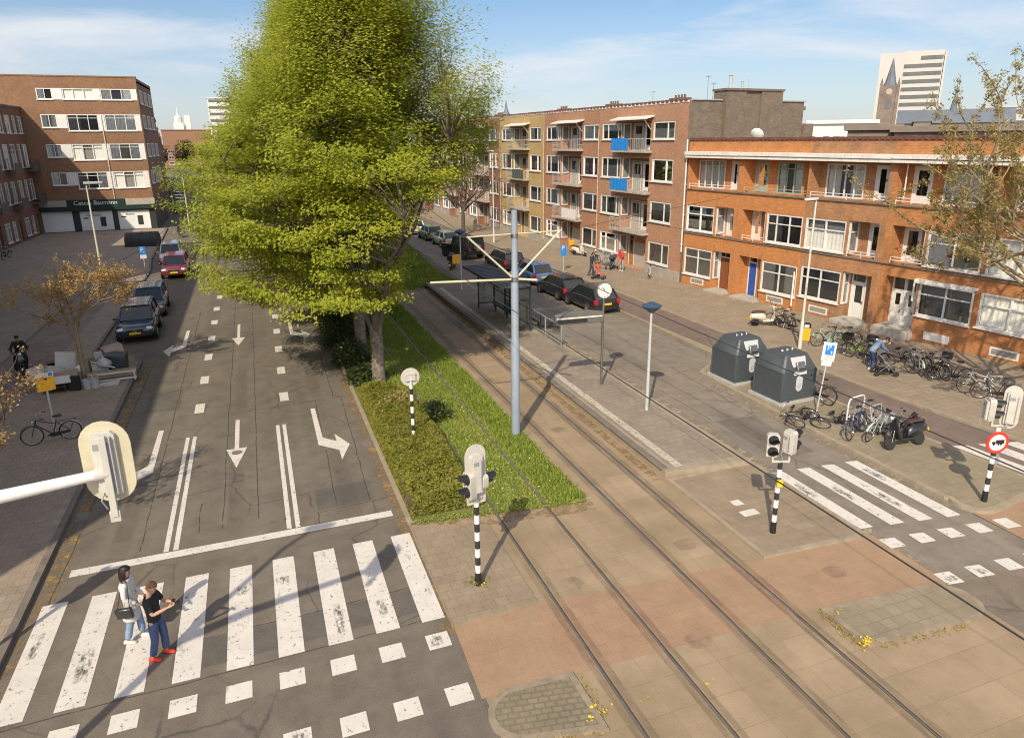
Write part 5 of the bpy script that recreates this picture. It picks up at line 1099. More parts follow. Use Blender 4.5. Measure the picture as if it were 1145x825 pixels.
sp_ = signal_post('traffic signal with an oval backboard outside the left edge whose shadow falls on the zebra', (-6.5, 13.25, .11), R(5), 2.3, [((0, 0, 2.95), R(180), 3, (.55, 1.3))])
# disc sign on a banded post in the hedge (seen from behind)
p = at(463, 497, .03); t = thing('road_sign', 'white round sign seen from behind on a banded post in the hedge', 'road sign', (p.x, p.y, .03))
b = MB(); b.tube((0, 0, 0), (0, 0, 2.05), .055, n=12); b.build('post', stripes, t, sharp=60); b = MB(); b.tube((0, 0, 1.95), (0, 0, 2.4), .035, n=10); b.build('neck', white, t)
b = MB(); b.lathe([(0, -.02), (.3, -.02), (.31, 0), (.3, .02), (0, .02)], 32, (0, .05, 2.35), axis='y'); b.build('disc', signal_w, t); b = MB(); b.box(-.16, .16, -.03, .02, 2.23, 2.5); b.box(-.17, .17, -.045, -.031, 2.25, 2.28); b.box(-.17, .17, -.045, -.031, 2.45, 2.48); b.build('bracket_box', signal_w, t, bevel=.01)

def p_sign(label, loc, rz, h, style, lean=0.):
    t = thing('parking_sign', label, 'sign', loc, rz, 'parking signs'); t.rotation_euler = (0, lean, rz)
    b = MB(); b.tube((0, 0, 0), (0, 0, h), .028, n=10); b.build('post', lightgrey, t)
    if style == 'white':
        b = MB(); b.box(-.22, .22, -.05, -.03, h-.5, h+.2); pl = b.build('sign_plate', white, t, bevel=.006); b = MB(); b.box(-.13, .15, -.056, -.0505, h-.26, h+.1); bl = b.build('blue_panel', blue_p, pl)
        b = MB(); b.box(-.18, .16, -.05, -.03, h-.68, h-.505); b.build('under_plate', white, t, bevel=.004)
        lx = .015; q = h-.03
        b = MB()
        for k in range(3): b.box(-.14, .15-.05*(k == 2), -.054, -.0505, h-.31-.06*k, h-.295-.06*k)
        b.build('small_print', curtain_d, pl)
    else:
        b = MB(); b.box(-.2, .2, -.05, -.03, h-.5, h+.08); pl = b.build('sign_plate', blue_p, t, bevel=.006); b = MB(); b.box(-.2, .2, -.05, -.03, h-.78, h-.51); b.build('under_plate', white if style == 'two' else pl.data.materials[0], t, bevel=.004); lx, q = 0, h-.2
    text('P', .27 if style == 'white' else .42, pl, (lx-.035, -.058 if style == 'white' else -.052, q+.03), (PI/2, 0, 0), white, 'letter', .003)
    if style != 'one':
        b = MB(); y0, y1 = (-.062, -.0565) if style == 'white' else (-.057, -.0505); b.box(lx+.055, lx+.08, y0, y1, q-.2, q-.08); b.box(lx+.03, lx+.105, y0, y1, q-.13, q-.11); b.build('meter_symbol', white, pl)
    return t
p = at(913, 460, .1); p_sign('white parking sign with a small blue panel on a leaning post by the waste containers', (p.x, p.y, .1), R(-32), 2.45, 'white', R(4))
p = at(630, 304, .0); p_sign('blue parking sign on the edge of the right pavement above the parked black cars', (p.x, p.y, .05), R(-20), 1.95, 'one')
p = at(165, 316, .1); p_sign('blue parking sign with a white under-plate beside the shaded cars on the left', (p.x, p.y, .11), R(8), 2.5, 'two')
# yellow works board
p = at(62, 482, .11); t = thing('notice_board', 'square yellow notice board on a grey post above the lone black bicycle', 'sign', (p.x, p.y, .11), R(20))
b = MB(); b.tube((0, 0, 0), (0, 0, 1.5), .035, n=10); b.tube((-.16, 0, 1.5), (.16, 0, 1.5), .025, n=8); b.build('post', lightgrey, t)
b = MB(); b.box(-.27, .27, -.04, -.01, 1.5, 2.0); o = b.build('board', orange_p, t, bevel=.01); b = MB(); b.box(-.27, .27, -.041, -.009, 2.005, 2.14); b.build('header', white, o); b = MB(); b.box(.12, .23, -.046, -.0415, 2.02, 2.12); b.build('blue_logo', blue_p, o); b = MB(); b.add([(-.05, -.043, 1.95), (.07, -.043, 1.95), (.05, -.043, 1.86)], [(0, 1, 2)]); b.build('dark_mark', black, o, flat=True)
for k in range(2): b = MB(); b.tube((-.16+.32*k, 0.01, 1.5), (-.2+.4*k, .01, 1.8), .02, n=6); b.build('strut', lightgrey, t)

def lamp(label, loc, h, style, rz=0., nm='street_lamp'):
    t = thing(nm, label, 'street lamp', loc, rz, 'street lamps'); b = MB()
    if style == 'dish':
        b.path([(0, 0, 0), (0, 0, .9), (0, 0, h)], [.07, .06, .045], 12); b.build('pole', lightgrey, t); d = MB(); d.lathe([(.06, h-.22), (.1, h-.2), (.34, h+.0), (.36, h+.03), (.3, h+.06), (.1, h+.15), (0, h+.17)], 20); d.build('lamp_shade', pm('blue_lamp_hood', (.04, .07, .13), .35), t); g = MB(); g.lathe([(.1, h-.2), (.3, h-.03)], 20); g.build('diffuser', cream, t)
    elif style == 'arm':
        b.path([(0, 0, 0), (0, 0, 1.2), (0, 0, h)], [.09, .08, .045], 12); b.build('pole', cream, t); a = MB(); a.prism([(-.15, -.13), (.95, -.1), (1.05, 0), (.95, .1), (-.15, .13)], h-.04, h+.12); a.build('lamp_head', lightgrey, t, bevel=.03)
    elif style == 'slim':
        b.path([(0, 0, 0), (0, 0, 1.3), (0, 0, 1.31), (0, 0, h)], [.09, .085, .06, .04], 12); b.build('pole', cream, t); a = MB(); a.prism([(-.75, -.06), (-.2, -.11), (.1, -.06), (.1, .06), (-.2, .11), (-.75, .06)], h-.02, h+.08); a.build('lamp_head', white, t, bevel=.02)
    return t
p = at(723, 458, .24); l1 = lamp('blue hooded lamp standing at the near end of the tram platform', (p.x, p.y, .24), 3.85, 'dish')
p = at(516, 324, .24); l2 = lamp('blue hooded lamp with an orange board at the far end of the tram platform', (p.x, p.y, .24), 3.8, 'dish')
b = MB(); b.box(-.55, -.05, -.03, 0, 1.75, 2.35); b.build('orange_board', orange_p, l2, bevel=.01)
lamp('tall pale lamp post with a flat head on the shaded left pavement', (-10.3, 54.3, .11), 7.0, 'arm', R(10)); lamp('pale lamp post at the far side street corner beside the green leaves', (-6.7, 83.7, .1), 7.3, 'arm', R(150))
lamp('slim pale lamp post on the right pavement between the white scooter and the mint bicycle', (23.7, 24.65, .06), 6.95, 'slim', R(10))
lamp('slim lamp post on the right pavement in front of the ochre flats', (21.75, 63.7, .06), 8.6, 'slim', R(10))
# notice box behind the slim lamp post
p = at(899, 380, .06); t = thing('litter_bin', 'orange and black box standing behind the slim lamp post', 'bin', (p.x, p.y, .06), R(-20)); b = MB(); b.box(-.22, .22, -.15, .15, 0, .62); b.build('body', orange_p, t, bevel=.02); b = MB(); b.box(-.22, .22, -.15, .15, .625, .85); b.build('lid', black, t, bevel=.02); b = MB(); b.box(-.12, .12, -.165, -.152, .66, .82); b.build('opening', white, t)

# tram pole with its cantilever arms and the overhead wires
t = thing('tram_wire_pole', 'tall blue grey tram wire pole with V shaped yellowish arms between the tracks', 'pole', (7.61, 20.29, 0))
b = MB(); b.path([(0, 0, 0), (0, 0, 3.4), (0, 0, 3.45), (0, 0, 5.7), (0, 0, 5.75), (0, 0, 7.6)], [.15, .145, .125, .12, .1, .095], 18); b.build('pole', bluegrey, t); b = MB(); b.lathe([(.11, 5.35), (.14, 5.35), (.14, 5.5), (.11, 5.5)], 16); b.lathe([(.1, 6.75), (.12, 6.75), (.12, 6.87), (.1, 6.87)], 16); b.build('clamp', steel, t)
arm = pm('arm_tube', (.56, .52, .36), .5, var=.08, dirt=.2); b = MB(); b.tube((-.1, 0, 5.42), (-2.75, .02, 5.52), .036, n=10); b.build('lower_arm', arm, t)
b = MB(); b.tube((.1, 0, 5.42), (.55, -.55, 5.45), .04, n=10); b.build('lower_arm', arm, t)
for s in (-1, 1): b = MB(); b.tube((s*.1, 0, 5.5), (s*1.55, 0, 6.86), .033, n=10); b.build('stay', arm, t)
b = MB(); b.tube((-1.5, .03, 6.84), (1.6, .03, 6.88), .022, n=8); b.build('top_tube', arm, t)
def sag(x, y0, y1, z, dip, n=16): return [(x, y0+(y1-y0)*i/n, z-dip*4*(i/n)*(1-i/n)) for i in range(n+1)]
for x, lab in ((5.97, 'overhead tram wire above the grassed left track'), (9.17, 'overhead tram wire above the paved right track')):
    b = MB(); b.path(sag(x, -25, 20.29, 5.55, .12), .0105, 5); b.path(sag(x, 20.29, 66, 5.55, .12), .0105, 5); o = b.build('contact_wire', darkwire); tag(o, lab, 'wire', 'overhead tram wires')
b = MB(); b.path([(9.2, 20.3, 6.85), (18, 24, 7.3), (27.0, 30.2, 7.6)], .008, 5); tag(b.build('span_wire', darkwire), 'thin span wire from the tram pole to the orange row', 'wire')
b = MB(); b.path([(6.05, 20.3, 6.85), (7.0, 30, 7.0), (9.5, 52, 7.2)], .008, 5); tag(b.build('span_wire', darkwire), 'thin stay wire running from the tram pole away under the trees', 'wire')
b = MB(); b.path([(21.0, 8, 5.7), (19.6, 20, 5.5), (18.6, 32, 5.6), (18.0, 44, 5.8)], .009, 5); tag(b.build('span_wire', darkwire), 'overhead wire running along the right hand road above the waste containers', 'wire')

# tram shelter: dark frame, ribbed roof, glass walls, bench, then a glazed railing
sh_ = thing('tram_shelter', 'dark tram shelter with a ribbed roof and glass walls on the platform', 'shelter', (12.35, 34.6, .24))
b = MB(); b.box(-1.35, .3, -3.1, 3.3, 2.38, 2.5)
for k in range(16): b.box(-1.33, .28, -3.05+.4*k, -3.0+.4*k, 2.501, 2.53)
b.build('roof', pm('shelter_roof', (.085, .085, .08), .6, var=.2), sh_, bevel=.01); fr = MB()
dkgreen = pm('shelter_frame', (.025, .035, .035), .5)
for y in (-2.85, -.95, .95, 2.85): fr.box(.36, .44, y-.04, y+.04, 0, 2.38)
for y in (-2.85, 2.85): fr.box(-.6, -.53, y-.035, y+.035, 0, 2.38); fr.box(-.53, .36, y-.02, y+.02, .28, .34); fr.box(-.53, .36, y-.02, y+.02, 2.2, 2.26)
for y0, y1 in ((-2.81, -.99), (-.91, .91), (.99, 2.81)): fr.box(.38, .42, y0, y1, .28, .34); fr.box(.38, .42, y0, y1, 1.1, 1.15); fr.box(.38, .42, y0, y1, 2.2, 2.26)
fr.build('frame', dkgreen, sh_); shg = glassmat('shelter_glass', (.62, .68, .66), .12)
for y0, y1 in ((-2.81, -.99), (-.91, .91), (.99, 2.81)): b = MB(); b.quad((.4, y0, .34), (.4, y1, .34), (.4, y1, 2.2), (.4, y0, 2.2)); b.build('glass_panel', shg, sh_, flat=True)
for y in (-2.85, 2.85): b = MB(); b.quad((-.53, y, .34), (.36, y, .34), (.36, y, 2.2), (-.53, y, 2.2)); b.build('glass_panel', shg, sh_, flat=True)
b = MB(); b.box(.0, .34, -2.2, 2.2, .44, .49)
for y in (-1.9, 0, 1.9): b.box(.12, .2, y-.03, y+.03, 0, .44)
b.build('bench', dkgreen, sh_)
rl = thing('platform_railing', 'low grey railing with glass panels between the shelter and the info sign', 'railing', (13.05, 28.6, .24)); b = MB()
for y in (0, 1.9, 3.8): b.box(-.03, .03, y-.03, y+.03, 0, 1.05)
for y0, y1 in ((.03, 1.87), (1.93, 3.77)): b.box(-.02, .02, y0, y1, .98, 1.03); b.box(-.015, .015, y0, y1, .12, .16)
b.build('frame', midgrey, rl)
for y0, y1 in ((.03, 1.87), (1.93, 3.77)): b = MB(); b.quad((0, y0, .16), (0, y1, .16), (0, y1, .98), (0, y0, .98)); b.build('glass_panel', shg, rl, flat=True)
# info sign with the clock
p = at(672, 430, .24); inf = thing('tram_information_sign', 'grey tram information sign with a display board and a round white clock', 'information sign', (p.x, p.y, .24), R(-4))
b = MB(); b.tube((0, 0, 0), (0, 0, 3.55), .05, n=12); b.build('pole', steel, inf); b = MB(); b.prism([(-2.0, 2.62), (.0, 2.62), (0, 3.02), (-.6, 3.12), (-1.4, 3.12), (-2.0, 3.0)], -.12, .12, 'y'); dsp = b.build('display_board', pm('display_casing', (.13, .125, .11), .5), inf, bevel=.02)
b = MB(); b.box(-1.95, -.08, -.135, -.122, 2.86, 2.91); b.build('display_trim', white, dsp); b = MB(); b.box(-1.9, -.7, -.132, -.1225, 2.68, 2.83); b.build('display_screen', lens, dsp)
b = MB(); b.lathe([(0, -.09), (.3, -.09), (.33, -.06), (.33, .06), (.3, .09), (0, .09)], 32, (0, 0, 3.86), axis='y'); ck = b.build('clock', pm('clock_rim', (.12, .12, .12), .4), inf); b = MB(); b.lathe([(0, -.094), (.29, -.094), (.29, -.091), (0, -.091)], 32, (0, 0, 3.86), axis='y'); b.build('clock_face', white, ck)
b = MB()
for k in range(12): a = k*PI/6; b.obox((.25*math.sin(a), -.096, 3.86+.25*math.cos(a)), (.015, .003, .05), (0, a, 0))
b.obox((.07, -.098, 3.80), (.02, .003, .2), (0, R(128), 0)); b.obox((-.05, -.1, 3.93), (.025, .003, .16), (0, R(-40), 0)); b.build('clock_hands', black, ck)

# underground waste containers: bevelled body, hood, chute, label, plinth
contm = pm('container_grey', (.06, .073, .082), .5, var=.08, scale=2, dirt=.12); contr = pm('container_rim', (.36, .36, .34), .7, var=.1); chute = pm('chute_plate', (.52, .53, .53), .45, var=.05)
def container(label, loc, rz):
    t = thing('waste_container', label, 'waste container', loc, rz, 'grey waste containers'); b = MB(); b.box(-.95, .95, -.85, .85, 0, .12); b.build('base_plate', contr, t, bevel=.015)
    W_, D_ = .82, .74; b = MB(); z1, z2, z3 = 1.22, 1.78, 1.84
    def ring(w, d, z, ch): return [(-w+ch, -d, z), (w-ch, -d, z), (w, -d+ch, z), (w, d-ch, z), (w-ch, d, z), (-w+ch, d, z), (-w, d-ch, z), (-w, -d+ch, z)]
    b.loft([ring(W_, D_, .13, .07), ring(W_, D_, z1, .07)]); b.build('body', contm, t, bevel=.012); b = MB(); b.loft([ring(W_+.012, D_+.012, z1+.004, .07), ring(W_+.012, D_+.012, z1+.06, .07), ring(W_-.26, D_-.2, z2, .06), ring(W_-.3, D_-.24, z3, .06)]); h_ = b.build('hood', contm, t, bevel=.012)
    for x in (-.25, 0, .25): q = MB(); q.lathe([(.05, z3), (.06, z3+.03), (.035, z3+.09), (0, z3+.1)], 12, (x, 0, 0)); q.build('lifting_eye', chrome, h_)
    q = MB()
    for s in (-1, 1):
        for e in (-1, 1): q.path([(s*(W_-.02), e*(D_-.02), .14), (s*(W_-.02), e*(D_-.02), z1+.06)], .035, 8)
    q.build('corner_posts', contm, t)
    # chute on the front (local -y), sloping with the hood
    q = MB(); q.add([(-.3, -.80, 1.12), (.3, -.80, 1.12), (.36, -.57, 1.76), (-.36, -.57, 1.76), (-.3, -.7, 1.12), (.3, -.7, 1.12), (.36, -.47, 1.76), (-.36, -.47, 1.76)], [(0, 1, 2, 3), (7, 6, 5, 4), (0, 4, 5, 1), (1, 5, 6, 2), (2, 6, 7, 3), (3, 7, 4, 0)]); c_ = q.build('chute_plate', chute, t, bevel=.02)
    q = MB(); q.obox((0, -.735, 1.43), (.4, .12, .36), (R(-20), 0, 0)); q.build('drum', pm('chute_drum', (.28, .28, .28), .3, .8), c_, bevel=.04); q = MB(); q.obox((0, -.83, 1.36), (.3, .03, .05), (R(-20), 0, 0)); q.build('handle', black, c_)
    q = MB(); q.prism([(x*.2/.2, z+.78) for x, z in oval(.3, .62)], -.765, -.743, 'y'); lb_ = q.build('label_plate', chute, t); q = MB(); q.lathe([(0, -.772), (.1, -.772), (.1, -.766), (0, -.766)], 16, (0, 0, .68), axis='y'); q.box(-.06, .06, -.778, -.773, .64, .72); q.build('label_symbol', lightgrey, lb_)
    return t
container('dark grey underground waste container nearer the parking sign, its white chute facing the junction', (18.4, 19.75, .1), R(3)); container('dark grey underground waste container farther from the parking sign, partly hidden by the other', (18.2, 22.15, .1), R(3))

# bicycle hangar: black half-round tunnel, and a tarpaulin-covered shape by the shop
p = at(158, 276, .11); t = thing('bicycle_hangar', 'black half-round bicycle hangar on the left pavement before the shop', 'bike shelter', (p.x+.1, p.y+1.0, .11), R(-8)); b = MB(); hang = pm('hangar_shell', (.02, .022, .025), .6, var=.15)
b.loft([[(x, 1.0*math.cos(PI*i/12), 1.32*math.sin(PI*i/12)**.8) for i in range(13)] for x in (-1.4, -1.35, 1.35, 1.4)], True); b.build('shell', hang, t, sharp=40); b = MB()
for k in range(3): b.loft([[(x, 1.02*math.cos(PI*i/12), .02+1.33*math.sin(PI*i/12)**.8) for i in range(13)] for x in (-.9+.88*k, -.87+.88*k)], True)
b.build('ribs', black, t)
p = at(115, 257, .11); t = tag(None or MB().loft([[(rx*math.cos(2*PI*i/14)*(1+.12*math.sin(3*i)), ry*math.sin(2*PI*i/14), z) for i in range(14)] for rx, ry, z in ((1.3, .6, 0), (1.15, .5, .6), (.75, .3, 1.0), (.2, .12, 1.35), (.05, .05, 1.5))]).build('covered_motorbike', pm('grey_tarpaulin', (.09, .1, .11), .7, var=.2), None, (p.x, p.y, .11)), 'grey tarpaulin covered motorbike in front of the middle shop window', 'covered motorbike')
# bike stand hoop
p = at(955, 470, .1); t = thing('bike_stand', 'pale tubular bicycle hoop beside the heap of bicycles on the paved strip', 'bike stand', (p.x, p.y, .1), R(10)); b = MB(); b.path([(-.45, 0, 0), (-.45, 0, .75), (-.38, 0, .86), (-.28, 0, .9), (.28, 0, .9), (.38, 0, .86), (.45, 0, .75), (.45, 0, 0)], .028, 8); b.build('hoop', white, t)
# ------------------------------------------------------------------ cars
headl = pm('headlight_glass', (.72, .74, .75), .12, spec=.9); taill = pm('tail_light', (.4, .012, .02), .2, spec=.7); rimm = pm('alloy_rim', (.38, .38, .38), .35, .9, var=.1)
def carpaint(n, col, rough=.28): return pm(n, col, rough, var=.05, scale=2, spec=.6, coat=.6)
cp_navy = carpaint('navy_paint', (.018, .03, .055)); cp_grey = carpaint('slate_paint', (.1, .115, .12)); cp_red = carpaint('dark_red_paint', (.16, .018, .03)); cp_white = carpaint('white_car_paint', (.66, .66, .64)); cp_black = carpaint('black_paint', (.014, .014, .016)); cp_blue = carpaint('steel_blue_paint', (.07, .15, .33)); cp_green = carpaint('olive_green_paint', (.12, .2, .09)); cp_sage = carpaint('sage_green_paint', (.22, .29, .25)); cp_dblue = carpaint('dark_blue_paint', (.05, .08, .2))
def car(label, loc, rz, paint_, kind='hatch', L=4.2, W=1.76, H=1.5, group='parked cars'):
    """nose towards local -y"""
    t = thing('parked_car', label, 'car', loc, rz, group); h = W/2
    lift = {'suv': .1, 'van': .06}.get(kind, 0)
    zb = .2+lift; belt = .9+lift*1.2 if kind != 'van' else 1.05
    ys = [-.5, -.485, -.44, -.36, -.25, -.1, .1, .28, .4, .465, .492, .5]
    hood = [.55, .68, .76, .82, .9, 1, 1, 1, .985, .95, .82, .7]; wf = [.66, .84, .94, .985, 1, 1, 1, 1, .99, .96, .9, .74]
    if kind == 'van': hood = [.6, .7, .8, .9, 1, 1, 1, 1, 1, 1, .95, .9]
    rings = []
    for y, hf, w in zip(ys, hood, wf):
        zt = zb+(belt-zb)*hf; a = h*w; b0 = zb+(.06 if abs(y) > .48 else 0)
        rings.append([(-a*.86, y*L, b0), (-a*.98, y*L, b0+.12), (-a, y*L, zb+(zt-zb)*.5), (-a*.985, y*L, zt-.08), (-a*.9, y*L, zt), (-a*.4, y*L, zt+.025), (a*.4, y*L, zt+.025), (a*.9, y*L, zt), (a*.985, y*L, zt-.08), (a, y*L, zb+(zt-zb)*.5), (a*.98, y*L, b0+.12), (a*.86, y*L, b0)])
    b = MB(); b.loft(rings); body = b.build('body', paint_, t, sharp=50)
    # greenhouse: glass volume with painted roof and pillars
    g0, g1, r0, r1 = {'hatch': (-.24, .47, -.07, .36), 'suv': (-.24, .475, -.09, .41), 'sedan': (-.2, .36, -.05, .2), 'van': (-.4, .49, -.3, .475), 'wagon': (-.22, .48, -.07, .42)}[kind]
    bw, rw_ = h*.9, h*.74; hz = H; gb = belt-.03
    def P(y, w, z): return [(-w, y*L, z), (w, y*L, z)]
    b = MB(); lo = P(g0, bw*.93, gb)+P(g1, bw*.95, gb)[::-1]; hi = P(r0, rw_, hz-.05)+P(r1, rw_*.97, hz-.05)[::-1]
    b.add(lo+hi, [(0, 1, 5, 4), (1, 2, 6, 5), (2, 3, 7, 6), (3, 0, 4, 7), (4, 5, 6, 7)]); b.build('windows', carglass, t, flat=True)
    b = MB(); yy = np.linspace(r0-.012, r1+.012, 7); rr = []
    for i, y in enumerate(yy):
        bulge = .045*math.sin(PI*(.15+.7*i/6)); w = rw_*(1.02-.03*i/6); rr.append([(-w, y*L, hz-.065), (-w*.97, y*L, hz-.03+bulge*.4), (-w*.5, y*L, hz-.01+bulge), (w*.5, y*L, hz-.01+bulge), (w*.97, y*L, hz-.03+bulge*.4), (w, y*L, hz-.065)])
    b.loft(rr); b.build('roof', paint_, t, sharp=50)
    b = MB()
    for s in (-1, 1):
        for (ya, yb, rad) in ((g0+.004, r0, .038), (.115, .115, .03), (g1-.004, r1, .06 if kind in ('hatch', 'suv', 'wagon') else .045)):
            b.path([(s*bw*.95, ya*L, gb+.02), (s*(rw_+.0), yb*L, hz-.06)], [rad*1.15, rad], 6)
        b.path([(s*bw*.965, g0*L, gb+.03), (s*bw*.985, g1*L, gb+.03)], .022, 5)
    b.build('pillars', paint_, t)
    wr = .31+lift*.4; wy = (-.31*L, .29*L)
    for y in wy:
        for s in (-1, 1):
            b = MB(); b.lathe([(wr+.055, -.01), (wr+.055, .018), (0, .018), (0, -.01)], 20, (s*(h-.012), y, wr), axis='x'); b.build('wheel_arch', black, t)
            b = MB(); b.lathe([(wr*.62, -.1), (wr*.93, -.1), (wr, -.07), (wr, .07), (wr*.93, .1), (wr*.62, .1)], 20, (s*(h-.065), y, wr), axis='x'); wh = b.build('wheel', rubber, t)
            b = MB(); X_ = s*(h-.065)+s*.085; b.lathe([(0, -.02), (wr*.64, -.02), (wr*.64, .02), (0, .02)], 20, (X_, y, wr), axis='x')
            for k in range(5): a = k*2*PI/5; b.obox((X_+s*.024, y+wr*.34*math.cos(a), wr+wr*.34*math.sin(a)), (.014, wr*.5, .07), (a, 0, 0))
            b.build('rim', rimm, wh)
    for s in (-1, 1):
        b = MB(); b.ell((s*h*.7, -.474*L, zb+(belt-zb)*.6), (h*.23, .11, .1), 10, 7); b.build('headlight', headl, t)
        b = MB(); b.box(min(s*h*.72, s*h*.975), max(s*h*.72, s*h*.975), .462*L, .498*L, belt-.3, belt-.02 if kind != 'sedan' else belt-.12); b.build('tail_light', taill, t, bevel=.03)
        b = MB(); b.ell((s*(h+.08), (g0+.05)*L, belt+.04), (.1, .06, .07), 8, 6); b.build('mirror', paint_, t)
        b = MB()
        for yd in (-.13, .1, .24): b.box(min(s*(h-.02), s*(h+.004)), max(s*(h-.02), s*(h+.004)), yd*L-.006, yd*L+.006, zb+.14, belt-.1)
        for yd in (.02, .2): b.box(min(s*(h-.02), s*(h+.02)), max(s*(h-.02), s*(h+.02)), yd*L, yd*L+.13, belt-.17, belt-.14)
        b.build('door_seams', black, t)
    b = MB(); b.box(-h*.42, h*.42, -.502*L, -.48*L, zb+.3, zb+.42); b.box(-h*.6, h*.6, -.503*L, -.48*L, zb+.06, zb+.18); b.build('grille', black, t, bevel=.01)
    b = MB(); b.box(-.09, .09, -.512*L, -.5041*L, zb+.31, zb+.4); b.box(-h*.42, h*.42, -.51*L, -.5041*L, zb+.415, zb+.44); b.build('badge', chrome, t)
    for y in (-.509*L, .503*L): b = MB(); b.box(-.26, .26, y-.006, y+.006, zb+(.19 if y < 0 else .36), zb+(.3 if y < 0 else .47)); b.build('number_plate', plate_y, t)
    b = MB(); b.box(-h*.9, h*.9, .47*L, .505*L, zb+.1, zb+.2); b.build('bumper_trim', black, t, bevel=.02)
    if kind in ('suv', 'wagon'):
        b = MB()
        for s in (-1, 1): b.path([(s*rw_*.86, r0*L*.6, hz-.0), (s*rw_*.86, r0*L*.5, hz+.05), (s*rw_*.86, r1*L*.9, hz+.05), (s*rw_*.86, r1*L*.95, hz)], .02, 6)
        b.build('roof_rails', lightgrey, t)
    return t
car('dark blue crossover with yellow plate parked nose towards us next to the heap of waste', (-6.25, 39.9, 0), R(2), cp_navy, 'suv', 4.25, 1.8, 1.62)
car('grey blue estate car parked directly behind the dark blue crossover on the left', (-6.3, 45.3, 0), R(2), cp_grey, 'hatch', 4.3, 1.76, 1.52)
car('dark red car facing us on the left road beyond the blue parking sign', (-5.95, 57.7, 0), R(1), cp_red, 'suv', 4.35, 1.82, 1.55)
car('white estate car standing behind the dark red car', (-6.9, 64.8, 0), R(3), cp_white, 'wagon', 4.4, 1.76, 1.55)
def rear(px, py, y): p = at(px, py); return (p.x+.82, p.y+y, 0)          # seen rear wheel on the kerb side of the lane
A_ = R(183)
car('black hatchback nearest to us in the right hand row of parked cars', rear(656, 350, 1.25), A_, cp_black, 'hatch', 4.1, 1.74, 1.42)
car('black hatchback second in the right hand row, tail lights towards us', rear(623, 336, 1.3), A_, cp_black, 'hatch', 4.25, 1.76, 1.4)
car('steel blue hatchback third in the right hand row of parked cars', rear(591, 319, 1.2), A_, cp_blue, 'hatch', 3.8, 1.68, 1.45)
car('black estate car with a yellow sticker behind the steel blue hatchback', rear(559, 303, 1.4), A_, cp_black, 'wagon', 4.5, 1.78, 1.42)
A_ = R(184)
car('sage green hatchback behind the black off-roader on the right hand road', (17.0, 64.2, 0), A_, cp_sage, 'hatch', 3.9, 1.7, 1.45)
car('olive green hatchback between the sage one and the white car', (16.75, 69.2, 0), A_, cp_green, 'hatch', 3.9, 1.7, 1.45)
car('small white hatchback farther along the right hand road', (16.2, 74.6, 0), A_, cp_white, 'hatch', 3.7, 1.66, 1.48)
car('dark blue car at the far end of the right hand row, beyond the white hatchback', (15.7, 82, 0), A_, cp_dblue, 'hatch', 4.1, 1.74, 1.5)
car('pale grey car farthest away on the right hand road behind the dark blue one', (15.2, 89, 0), A_, cp_sage, 'hatch', 4.1, 1.74, 1.5)
rc = random.Random(4); lab_ = ['nearest', 'second', 'third', 'fourth', 'fifth', 'sixth', 'seventh', 'eighth']
for k in range(8): car('dark car parked on the left of the far side street, %s from the corner block' % lab_[k], (-12.2-.094*(k*7+8)+3.2, 112+k*7.2, 0), R(5), [cp_black, cp_navy, cp_grey][k % 3], ['hatch', 'suv'][k % 2], group='cars in the far side street')
# off-roader with a spare wheel, broadside to us
t = thing('off_road_car', 'black boxy off-road car with a grey spare wheel turned towards us', 'car', (16.6, 57.0, 0), R(200), 'parked cars'); b = MB()
b.loft([[(-.82, y, z0), (.82, y, z0), (.85, y, z1), (-.85, y, z1)] for y, z0, z1 in ((-2.0, .5, .95), (-1.95, .42, 1.1), (-.6, .42, 1.16), (2.0, .42, 1.16), (2.02, .5, 1.1))]); b.build('body', cp_black, t, bevel=.03)
b = MB(); b.add([(-.8, -.55, 1.14), (.8, -.55, 1.14), (.8, 1.98, 1.14), (-.8, 1.98, 1.14), (-.72, -.3, 1.78), (.72, -.3, 1.78), (.72, 1.9, 1.78), (-.72, 1.9, 1.78)], [(0, 1, 5, 4), (1, 2, 6, 5), (2, 3, 7, 6), (3, 0, 4, 7), (4, 5, 6, 7)]); b.build('windows', carglass, t, flat=True)
b = MB(); b.box(-.76, .76, -.35, 1.95, 1.77, 1.86)
for s in (-1, 1):
    for y0, y1 in ((-.55, -.3), (.6, .6), (1.98, 1.9)): b.path([(s*.8, y0, 1.14), (s*.73, y1, 1.8)], .05, 6)
b.build('roof', black, t, bevel=.02)
for y in (-1.35, 1.3):
    for s in (-1, 1):
        b = MB(); b.lathe([(.22, -.13), (.38, -.13), (.42, -.1), (.42, .1), (.38, .13), (.22, .13)], 20, (s*.85, y, .42), axis='x'); w = b.build('wheel', rubber, t); b = MB(); b.lathe([(0, -.05), (.23, -.05), (.23, .05), (0, .05)], 16, (s*.9, y, .42), axis='x'); b.build('rim', rimm, w); b = MB(); b.box(min(s*.8, s*1.02), max(s*.8, s*1.02), y-.5, y+.5, .88, .94); b.build('mudguard', black, t, bevel=.02)
b = MB(); b.lathe([(.2, -.11), (.36, -.11), (.4, -.08), (.4, .08), (.36, .11), (.2, .11)], 22, (0, 2.18, 1.05), axis='y'); w = b.build('spare_wheel', rubber, t); b = MB(); b.lathe([(.05, .12), (.26, .118), (.26, .0), (0, .0)], 18, (0, 2.18, 1.05), axis='y'); b.build('rim', rimm, w)
b = MB(); b.box(-.8, .8, 2.03, 2.16, .46, .6); b.build('bumper', black, t, bevel=.02)
for s in (-1, 1): b = MB(); b.box(s*.78-.06, s*.78+.06, 2.03, 2.08, .8, 1.0); b.build('tail_light', taill, t)

